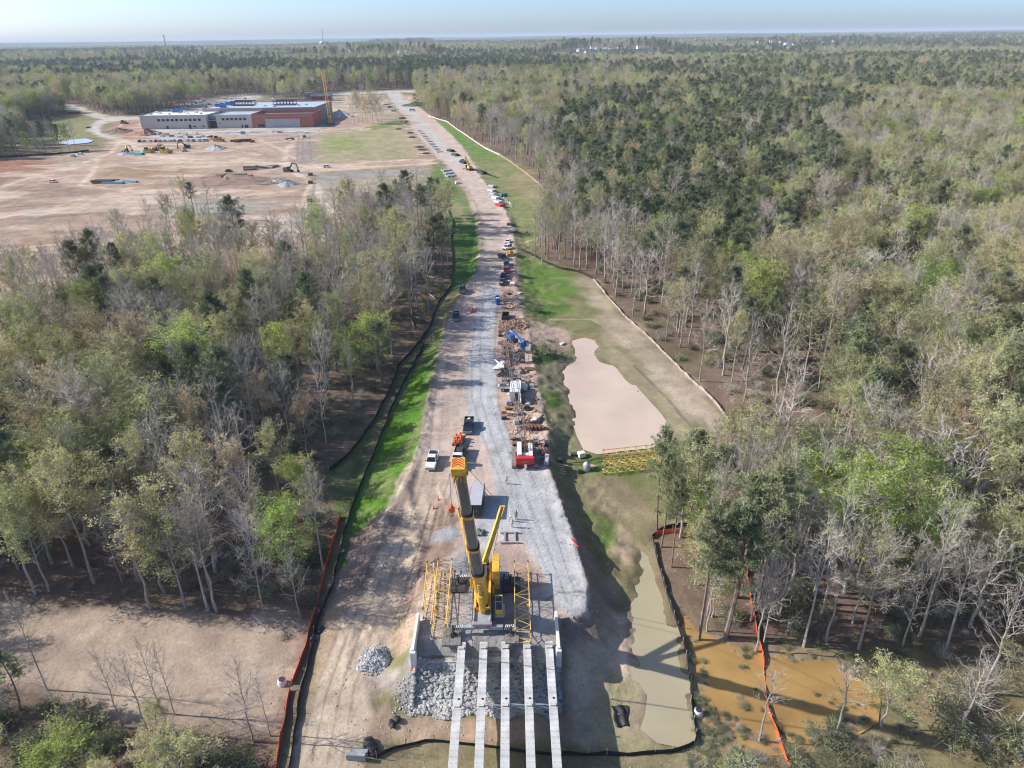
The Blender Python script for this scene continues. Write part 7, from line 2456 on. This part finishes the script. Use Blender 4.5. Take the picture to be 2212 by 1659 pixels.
container(118, 240, (.5, .5, .48), 'pale container at the wood edge, left of the orange one', 10, R(-20))
# ---- small machines and vehicles on the far site (each one mesh: only a few pixels each)
FARM = [paint(WH), GLASS, BLK]
def far_car(c, tall=0.0):
    m = MB()
    m.box((0, 0, .35), (1.9, 4.9, .6))
    m.box((0, .3, .95), (1.8, 2.6 + tall, .1))
    m.box((0, .3, 1.55 + tall * .2), (1.5, 1.9 + tall, .1))
    m.k = 1
    m.box((0, .3, 1.05), (1.75, 2.5 + tall, .5 + tall * .2), top=(1.5, 1.9 + tall))
    m.k = 2
    for sx in (-1, 1):
        for y_ in (-1.5, 1.5):
            m.tube([(sx * .7, y_, .36), (sx * .98, y_, .36)], .36, 10)
    m.k = 0
    return m.mesh('far_vehicle', [paint(c), GLASS, BLK])
FC = {}
def far(px, py, c, label, rz=0.0, grp=None, tall=0.0, nm='parked_car', cat='car', s=1.0):
    key = (c, tall)
    if key not in FC:
        FC[key] = far_car(c, tall)
    o = bpy.data.objects.new(nm, FC[key])
    COL.objects.link(o)
    p = at(px, py, 0.0)
    x, y = float(p[0]), float(p[1])
    o.location = (x, y, zt(x, y))
    o.rotation_euler = (0, 0, rz)
    o.scale = (s, s, s)
    return tag(o, label, cat, grp)
rowc = [BK, SV, WH, BK, SV, (.5, .53, .56), WH, SV, BK, WH, (.1, .2, .4), SV, WH, SV]
rown = ['black', 'silver', 'white', 'black', 'silver', 'pale grey', 'white', 'silver', 'black', 'white', 'blue', 'silver', 'white', 'silver']
rown2 = ['second', 'third', 'fourth', 'fifth', 'sixth', 'seventh', 'eighth', 'ninth', 'tenth', 'eleventh', 'twelfth']
for k, px in enumerate((302, 312, 325, 337, 346, 356, 367, 376, 389, 405, 418, 432, 440, 447)):
    nth = 'first' if k == 0 else 'last' if k == 13 else ('next to last' if k == 12 else rown2[k - 1])
    far(px, 307.5 - .22 * k, rowc[k], '%s %s vehicle from the left in the long parked row before the school' % (nth, rown[k]) if k not in (12, 13) else '%s vehicle, a %s one, in the long parked row before the school' % (nth, rown[k]),
        R(_q.uniform(-12, 12)), 'vehicles in the long row before the school', .6 if k % 3 == 0 else 0)
for px, py, c, lab, rz, tl in ((158, 338, SV, 'grey car parked left of a silver one at the wood edge on the sandy site', 60, .4), (175, 334, WH, 'silver white car parked at the wood edge on the sandy site', 75, .4), (115, 393, WH, 'white car alone on the open sand at the far left', 80, .6),
                               (192, 277, BK, 'dark car driving on the curving site road', 85, 0), (605, 288, SV, 'silver car parked before the brick wall of the school', 85, 0), (706, 361, WH, 'white pickup driving on the dirt cross road below the seeded field', 92, .6),
                               (557, 362, BK, 'dark vehicle among the stacked poles on the sandy site', 88, 0), (495, 371, BK, 'dark vehicle behind the thin trees on the sandy site', 85, .5)):
    far(px, py, c, lab, R(rz), None, tl)
far(891, 240, WH, 'white box truck standing on the grass beside the far road', R(80), None, 1.2, 'box_truck', 'truck', 1.5)
_c2 = [BLUE, SV, BK, WH]
for k, (px, py) in enumerate([(405, 230), (415, 226), (423, 224), (432, 222), (440, 219), (438, 228), (446, 231), (396, 235), (452, 226), (500, 215), (530, 214), (590, 214), (376, 238), (366, 240)]):
    far(px, py, [DB, SV, BK, WH][k % 4], '%s vehicle parked on the paved lot behind the school' % ['dark blue', 'silver', 'black', 'white'][k % 4], R(20 + 15 * (k % 3)), 'vehicles on the paved lot behind the school')
def far_at(px, py):
    p = at(px, py, 0.0)
    return float(p[0]), float(p[1]), zt(p[0], p[1])
excavator('excavator working on a grey mound at the left of the sandy yard', 271, 329, R(160), xyz=far_at(271, 329), s=1.2)
dozer('yellow bulldozer at the left of the machine row on the sandy yard', 320, 329, R(80), xyz=far_at(320, 329), s=1.5)
excavator('yellow excavator in the middle of the machine row on the sandy yard', 336, 325, R(120), xyz=far_at(336, 325), s=1.1)
dozer('dark bulldozer right of the excavator in the machine row', 347, 324, R(30), c=GREYP, xyz=far_at(347, 324), s=1.4)
dozer('large yellow bulldozer at the right of the machine row', 357, 330, R(75), xyz=far_at(357, 330), s=1.7)
excavator('dark excavator alone right of the machine row', 404, 320, R(-80), c=DARK, xyz=far_at(404, 320), s=1.2)
dozer('small yellow machine left of the dark excavator', 399, 327, R(10), xyz=far_at(399, 327), s=.9)
dozer('yellow loader at the right end of the parked row before the school', 471, 305, R(85), xyz=far_at(471, 305), s=1.7)
dozer('yellow dozer before the school entrance', 460, 302, R(70), c=mk('dusty', (.42, .34, .22)), xyz=far_at(460, 302), s=1.4)
excavator('excavator at the red soil heaps left of the school', 330, 287, R(40), xyz=far_at(331, 290), s=1.1)
dozer('dark loader on the red soil by the left end of the school', 268, 268, R(90), c=RUST, xyz=far_at(268, 268), s=1.4)
excavator('dark excavator at the junction of the sandy tracks', 624, 370, R(70), c=DARK, xyz=far_at(623, 370), s=1.3)
flat_truck('dusty brown dump truck at the edge of the sandy yard', 624, 302, R(88), (.3, .2, .12), RUST, xyz=far_at(624, 302))
for k, (px, w_) in enumerate(((505, 8), (515, 9), (526, 9), (535, 10), (512, 6), (545, 5))):
    x, y, z = far_at(px, 305.5 + (1.5 if k > 3 else 0))
    o = MB()
    o.box((0, 0, 0), (w_ * .55, 3, 1.4 + .25 * (k % 4)), top=(w_ * .6, 3.2))
    o.box((0, 0, 1.4 + .25 * (k % 4)), (w_ * .5, 2.6, .12))
    o = o.build('dumpster', mk('dumpster_red', (.13, .05, .04), rough=.6, var=.2))
    o.location = (x, y, z)
    tag(o, 'dark red dumpster in the line on the sandy yard below the school', 'dumpster', 'dark red dumpsters')
# blue pipes and stacks
def far_put(name, px, py, build, mat, label, cat, rz=0.0, grp=None):
    x, y, z = far_at(px, py)
    m = MB()
    build(m)
    o = m.build(name, mat)
    o.location = (x, y, z)
    o.rotation_euler = (0, 0, rz)
    return tag(o, label, cat, grp)
far_put('blue_pipe_stack', 245, 396, pipes(5, .28, 13, 2), paint((.10, .30, .42)), 'long stack of bright blue pipes on the sand', 'pipes', R(85))
far_put('blue_pipe_stack', 281, 393, pipes(4, .28, 11, 2), paint((.10, .30, .42)), 'smaller stack of bright blue pipes right of the long one', 'pipes', R(70))
far_put('black_pipe_stack', 224, 394.5, pipes(5, .5, 12, 2), BLK, 'stack of black pipes left of the blue ones', 'pipes', R(85))
far_put('black_pipe_stack', 226, 390, bars(14, 16, 2, .15, .2), BLK, 'spread of black pipes behind the blue ones', 'pipes', R(100))
far_put('teal_stack', 301, 334, pipes(6, .4, 6, 2), TEAL, 'pale teal stack by the machine row', 'pipes', R(80))
far_put('teal_box', 525, 289, crate(3.5, 3, 2.4), paint((.06, .4, .55)), 'bright blue box on the ground before the school', 'box')
for k, (px, py, l_, mt) in enumerate([(552, 362, 16, DARK), (575, 362, 9, GREYP), (500, 378, 18, mk('pole_green', (.2, .22, .14))), (520, 382, 14, WOODD), (540, 366, 8, WOODD), (590, 360, 7, WOODD)]):
    far_put('pole_stack', px, py, pipes(6, .3, l_, 2), mt, 'stack of poles and pipes on the open sand, %s' % ['dark and long', 'grey and short', 'green grey and long', 'brown and slanting', 'brown and small', 'short and farthest right'][k], 'poles', R(82 + 6 * k))
for k, (px, py) in enumerate([(671, 378), (671, 395), (670, 434), (671, 467), (658, 296)]):
    far_put('dark_bin', px, py, crate(2.6, 2.4, 1.5), RUST, ['dark bin on the track edge nearest the seeded field', 'second dark bin down the sandy track', 'third dark bin down the sandy track', 'dark bin nearest the left woods on the sandy track', 'small dark bin at the corner of the seeded field'][k], 'bin', R(10))
for k in range(16):
    px, py = 312 + k * 9.8 + _q.uniform(-3, 3), 292 + _q.uniform(-6, 6)
    far_put('pallet_stack', px, py, crate(_q.uniform(2.5, 5), 2.2, _q.uniform(.9, 2.0)), [GALV, mk('pallet_pale', (.5, .47, .42)), WOODD, WHITE][k % 4], ['grey', 'pale', 'brown', 'white'][k % 4] + ' pallet stack in the clutter before the left wing of the school', 'pallet', R(_q.uniform(-20, 20)), 'pallet stacks before the school')
for k in range(9):
    px, py = 480 + k * 24 + _q.uniform(-4, 4), 284 + _q.uniform(-3, 3)
    far_put('slab_piece', px, py, lambda m: m.box((0, 0, -.2), (_q.uniform(9, 14), 6, .5)), [CONC, GREYP][k % 2], 'flat grey slab on the ground before the brick end of the school', 'slab', 0, 'slabs before the school')
heap('gravel_mound', 467, 322, 9, 3.2, CRUSH, 'dark grey gravel mound alone on the sandy yard', seed=11)
heap('gravel_mound', 271, 333, 7, 2.0, CRUSH, 'grey gravel mound under the excavator', seed=12)
heap('rock_heap', 623, 399, 7, 2.4, mk('rock_teal', (.32, .36, .34), rough=.9, var=.35), 'pale grey green rock heap by the sandy track, rightmost of three', seed=13, stones=60)
heap('rock_heap', 599, 392, 5.5, 2.0, ROCK, 'grey rock heap, middle of three by the sandy track', seed=14, stones=40)
heap('rock_heap', 580, 396, 5, 1.6, mk('rock_brown', (.28, .22, .17), rough=.9), 'brown rock heap, leftmost of three by the sandy track', seed=15)
heap('rubble_heap', 735, 252, 17, 7, mk('rubble_white', (.48, .46, .43), rough=.9, var=.4, scale=.3), 'large pale rubble heap right of the school', seed=16, stones=300)
heap('soil_mound', 255, 285, 14, 3.5, mk('soil_dark', (.2, .14, .11), rough=.95), 'dark soil mound by the bend of the site road', seed=17)
heap('soil_mound', 318, 290, 13, 4.5, mk('soil_redd', (.3, .15, .1), rough=.95), 'red soil mound at the left corner of the school', seed=18)
heap('soil_mound', 895, 214, 26, 6, mk('soil_tanr', (.37, .26, .19), rough=.95), 'long tan soil mound beside the far end of the road', seed=19, oval=.8)
heap('soil_mound', 899, 228, 14, 4.5, mk('soil_green', (.07, .1, .05), rough=.95), 'dark green mound beside the far end of the road', seed=20, oval=1.5)
heap('soil_mound', 490, 391, 17, 4, mk('soil_brn', (.27, .19, .14), rough=.95), 'brown soil bank behind the thin trees on the sandy site', seed=21, oval=2.0)
# yellow lattice crawler crane beside the school
x, y, z = far_at(714, 268)
sc2 = thing('crawler_crane', 'yellow lattice boom crane standing at the right end of the school', 'crane', (x, y, z), R(10))
tracks(sc2, 3, 9, 1.3, 1.5)
m = MB()
m.box((0, 0, 1.5), (4, 9, 2.6))
m.build('machinery_house', YELD, sc2)
tp = Vector(at(697, 151, 0.0))
a_, b2_, c_ = rays(697, 151)
yy_ = y + 6
tp = Vector((float(a_ / b2_ * yy_), yy_, float(HC + c_ / b2_ * yy_))) - Vector((x, y, z))
tp = Matrix.Rotation(R(-10), 4, 'Z') @ tp
m = MB()
lattice(m, (0, -2, 3), tp, 2.2, 2.2, 20, .13, .08)
m.build('lattice_boom', paint((.62, .38, .03)), sc2)
m = MB()
m.beam(tp, tp + Vector((-3, -1, -1)), .8, .8)
m.build('boom_head', paint((.62, .5, .3)), sc2)
# ---- materials along the upper road
for k in range(9):
    px, py = 905 + k * 5.2, 283 + k * 5.6
    p_ = put('deck_panel_stack', px, py, lambda m: [m.box((0, j * 2.6 - 2.6, 0), (4.4 - .4 * j, 1.8, .5)) for j in range(3)], GREYP if k % 2 else mk('panel_olive', (.3, .29, .26)), 'low grey stack of steel deck panels in the line along the upper road', 'panels', R(28), 'stacks along the upper road')
for k, (px, py, lab) in enumerate([(886, 287, 'dark bundle heap at the edge of the seeded field, farthest'), (890, 297, 'dark bundle heap at the edge of the seeded field, second'), (905, 318, 'blue black bundle heap at the field corner, upper'), (912, 324, 'blue black bundle heap at the field corner, middle'), (919, 332, 'blue black bundle heap at the field corner, lower'), (862, 279, 'black roll lying at the upper corner of the seeded field')]):
    put('bundle_heap', px, py, clods(60, 3.2, 4.4, .9, .25, .6, 80 + k), mk('bundle_dark', (.05, .055, .075), rough=.6, var=.5) if k < 5 else BLK, lab, 'bundle', R(20 * k), None)
for k, (px, py, lab) in enumerate([(974, 327, 'dark pipe bundle on the right edge of the upper road, farthest'), (984, 336, 'black pipe bundle on the right edge of the upper road, second'), (994, 347, 'black and white pipe bundle just left of the small yellow crane'), (1002, 352, 'grey pipe bundle behind the small yellow crane'), (1042, 375, 'grey panel stack just below the small yellow crane')]):
    put('pipe_bundle', px, py, pipes(7, .28, 7, 3), [BLK, DARK, GREYP][k % 3], lab, 'pipes', R(30))
for k, (px, py, mt, lab) in enumerate([(1064, 404, GALV, 'grey steel stack at the top of the materials by the bend'), (1063, 413, LGREY, 'pale grey steel stack in the materials by the bend, second from the top'), (1066, 421, GALV, 'blue grey steel stack in the materials by the bend, third'), (1071, 429, mk('pale_steel', (.55, .58, .6)), 'pale steel stack in the materials by the bend, fourth'), (1077, 438, LGREY, 'grey trailer box just above the red trailer by the bend'), (1080, 445, RED, 'red trailer box at the lower end of the materials by the bend'), (1088, 424, mk('bale_green', (.06, .3, .26)), 'green roll lying on the grass by the bend')]):
    put('steel_stack' if k < 4 else ('trailer_box' if k < 6 else 'green_roll'), px, py, crate(2.8, 4.6, 1.1) if k < 6 else (lambda m: m.tube([(-2, 0, .8), (2, 0, .8)], .8, 12)), mt, lab, 'stack' if k < 4 else ('trailer' if k < 6 else 'roll'), R(35))
for k in range(8):
    put('sand_bag', 1090 + k * 2.6, 428 + k * 2.7, lump(3, 1.0, 1.0, 90 + k), BAG, 'white bulk bag in the row on the grass below the bend', 'bag', R(30 * k), 'white bulk bags', smooth=True)
for k, (px, py) in enumerate([(964, 369), (969, 375), (973, 381)]):
    put('block_row', px, py, pallet_blocks(3, 2, 1.7, .4, .9), GALV, ['grey block group on the left verge of the bend, farthest of three', 'grey block group on the left verge of the bend, middle of three', 'grey block group on the left verge of the bend, nearest of three'][k], 'blocks', R(35))
put('white_wrapped_pallet', 988, 397, crate(2.2, 2.0, 1.4), WHITE, 'white wrapped pallet on the left verge below the bend', 'pallet', R(20))
put('grey_cabinet', 1032, 494, crate(1.4, 1.2, 1.6), LGREY, 'grey cabinet on the grass at the left road edge', 'cabinet')
put('dark_pipe_pair', 1105, 486, pipes(3, .4, 4, 1), DARK, 'dark pipe pieces on the gravel patch at the right road edge', 'pipes', R(85))
put('grey_stone_patch', 1108, 500, lump(10, 2.4, .3, 95), CRUSH, 'low grey stone heap at the right road edge', 'stone')
for k, (px, py) in enumerate([(1137, 502), (1142, 506)]):
    put('stump', px, py, lump(3, .8, 1.0, 97 + k), DARK, ['dark stump on the grass right of the road', 'second dark stump on the grass right of the road'][k], 'stump')
for k, (px, py, lab) in enumerate([(834, 226, 'pale grey heap on the left verge of the far road'), (842, 232, 'dark material heap on the left of the far road'), (850, 240, 'low dark heap on the left of the far road'), (868, 256, 'brown brush heap on the left of the upper road'), (872, 264, 'reddish soil heap on the left of the upper road')]):
    put('road_heap', px, py, lump(10, 4, .5, 100 + k), [GALV, DARK, GREYP, RUST, mk('soil_red', (.33, .23, .18))][k], lab, 'heap')
# ---- fallen logs at the left woods edge
for k, (px, py, a) in enumerate([(930, 640, 30), (905, 690, 50), (942, 545, 20), (925, 600, 65), (890, 700, 15)]):
    put('fallen_log', px, py, lambda m: m.tube([(0, -4, .25), (.3, 0, .3), (0, 5, .5)], [.25, .22, .1], 8), BARK, ['grey fallen log nearest the dark pickups at the woods edge', 'fallen log behind the bend of the left silt fence', 'fallen log at the top of the left woods edge', 'fallen log between two others at the left woods edge', 'fallen log lowest at the left woods edge'][k], 'log', R(a))
# ---- small lake and tower
lk = flat([(128, 310), (150, 303), (185, 300), (200, 305), (190, 309), (150, 313)])
water('lake_water', np.array(lk), .35, (.42, .42, .38), 'small pale lake at the far left behind thin trees', grow=1.0)
# ------------------------------------------------------------------ far houses
HW = [(.82, .81, .79), (.68, .65, .6), (.74, .75, .78), (.78, .74, .68)]
HRF = [(.1, .1, .11), (.16, .14, .13), (.2, .21, .23)]
def house_mesh(k):
    w_, d_, h_ = [(12, 10, 6.5), (10, 12, 7), (14, 9, 6)][k % 3]
    a = MB()
    a.box((0, 0, -1), (w_, d_, h_ + 1))
    a.prism([(-d_ / 2, h_), (d_ / 2, h_), (0, h_ + d_ * .42)], 'x', -w_ / 2 + .02, w_ / 2 - .02)
    a.box((w_ * .28, -d_ / 2 - 1.5, -1), (w_ * .36, 3, h_ * .95))
    a.prism([(w_ * .1, h_ * .95 - 1), (w_ * .46, h_ * .95 - 1), (w_ * .28, h_ + 1.6)], 'y', -d_ / 2 - 3.0, -d_ / 2 + 1)
    b_ = MB()
    b_.quad8([(-w_ / 2 - .5, -d_ / 2 - .6, h_ - .1), (w_ / 2 + .5, -d_ / 2 - .6, h_ - .1), (w_ / 2 + .5, 0, h_ + d_ * .42 + .15), (-w_ / 2 - .5, 0, h_ + d_ * .42 + .15),
              (-w_ / 2 - .5, -d_ / 2 - .6, h_ + .25), (w_ / 2 + .5, -d_ / 2 - .6, h_ + .25), (w_ / 2 + .5, 0, h_ + d_ * .42 + .5), (-w_ / 2 - .5, 0, h_ + d_ * .42 + .5)])
    b_.quad8([(-w_ / 2 - .5, 0, h_ + d_ * .42 + .15), (w_ / 2 + .5, 0, h_ + d_ * .42 + .15), (w_ / 2 + .5, d_ / 2 + .6, h_ - .1), (-w_ / 2 - .5, d_ / 2 + .6, h_ - .1),
              (-w_ / 2 - .5, 0, h_ + d_ * .42 + .5), (w_ / 2 + .5, 0, h_ + d_ * .42 + .5), (w_ / 2 + .5, d_ / 2 + .6, h_ + .25), (-w_ / 2 - .5, d_ / 2 + .6, h_ + .25)])
    c_ = MB()
    for zz in (1.2, 4.0):
        for q in (-.35, -.12, .3):
            c_.box((w_ * q, -d_ / 2 - (3.04 if q > .2 else .04), zz), (1.1, .1, 1.4))
    return a, b_, c_
HM = []
for k in range(3):
    a, b_, c_ = house_mesh(k)
    HM.append([a, b_.mesh('roof', paint(HRF[k])), c_.mesh('window', WIN)])
for k, (hx, hy) in enumerate(HOUSES):
    px_ = HPX[k][0]
    if px_ < 30:
        lab = 'small house in the woods at the far left margin'
    elif px_ < 370:
        lab = 'pale dark roofed house in the left row beyond the woods behind the school'
    elif px_ < 600:
        lab = 'pale dark roofed house in the right row beyond the woods behind the school'
    elif px_ < 830 or px_ in (865, 880, 900):
        lab = 'dark roofed house just beyond the woods above the yellow lattice crane and road end'
    elif px_ < 1000:
        lab = ['white house standing out in the far woods', 'large white house in the far woods', 'white gabled house in the far woods'][k % 3] + ' right of the water tower'
    elif px_ < 1480:
        lab = 'house in the pale suburb beyond the woods, right of the road end'
    elif px_ < 1560:
        lab = 'lone white house between the two far suburbs on the right'
    else:
        lab = 'house in the pale suburb far off at the right'
    r = thing('far_house', lab, 'house', (hx, hy, zt(hx, hy) + 2.5), R(_q.uniform(-60, 60)), 'far houses ' + lab.split(' ', 1)[1])
    wm_ = HM[k % 3][0].mesh('wall', paint(HW[_q.randrange(4)]))
    for nm_, me in (('wall', wm_), ('roof', HM[k % 3][1])):
        o = bpy.data.objects.new(nm_, me)
        COL.objects.link(o)
        o.parent = r
# water tower and masts on the horizon
def far_z(px, py, y):
    a, b_, c = rays(px, py)
    return float(a / b_ * y), float(HC + c / b_ * y)
tx, tz = far_z(696, 93, 3500)
wt = thing('water_tower', 'pale water tower with a wide tank rising over the far woods', 'water tower', (tx, 3500, zt(tx, 3500)))
g = tz - zt(tx, 3500)
MB().lathe([(7, 0), (4.2, 8), (4.0, g - 12), (6, g - 8)], n=20).build('stem', CONCW, wt, smooth=True)
MB().lathe([(6, g - 8), (10.5, g - 4), (12, g), (11, g + 4), (6, g + 7), (.6, g + 8.5)], n=24).build('tank', CONCW, wt, smooth=True)
for px, pyt, yy, hh, lab in ((695, 62, 3900, 100, 'thin radio mast behind the water tower'), (353, 75, 3000, 100, 'slim mast on the horizon at the left'), (1480, 68, 4200, 100, 'slim mast on the horizon at the right')):
    mx_, mz_ = far_z(px, pyt, yy)
    mz_ = min(mz_, 118)
    z0 = zt(mx_, yy)
    r = thing('radio_mast', lab, 'mast', (mx_, yy, z0))
    m = MB()
    lattice(m, (0, 0, 0), (0, 0, mz_ - z0), 3.0, 3.0, 14, .4, .2, upv=(0, 1, 0), w1=1.6, h1=1.6)
    m.build('tower', GALV, r)
    m = MB()
    for q in (0, 1, 2):
        m.box((1.6 * math.cos(q * 2.1), 1.6 * math.sin(q * 2.1), mz_ - z0 - 6), (.8, .8, 4))
    m.build('antenna', LGREY, r)
# ------------------------------------------------------------------ air
def haze():
    m = bpy.data.materials.new('haze_air')
    m.use_nodes = True
    m.node_tree.nodes.clear()
    out = m.node_tree.nodes.new('ShaderNodeOutputMaterial')
    pv = m.node_tree.nodes.new('ShaderNodeVolumePrincipled')
    pv.inputs['Color'].default_value = (.72, .86, 1.0, 1)
    pv.inputs['Density'].default_value = HAZE
    pv.inputs['Anisotropy'].default_value = 0.0
    m.node_tree.links.new(pv.outputs[0], out.inputs['Volume'])
    mb = MB()
    mb.box((0, 10000, -70), (64000, 24000, 70 + 124))
    o = mb.build('haze', m)
    o['kind'] = 'stuff'
    o['label'] = 'thin pale blue haze over the far woods'
    o['category'] = 'haze'
HAZE = 7e-5
haze()
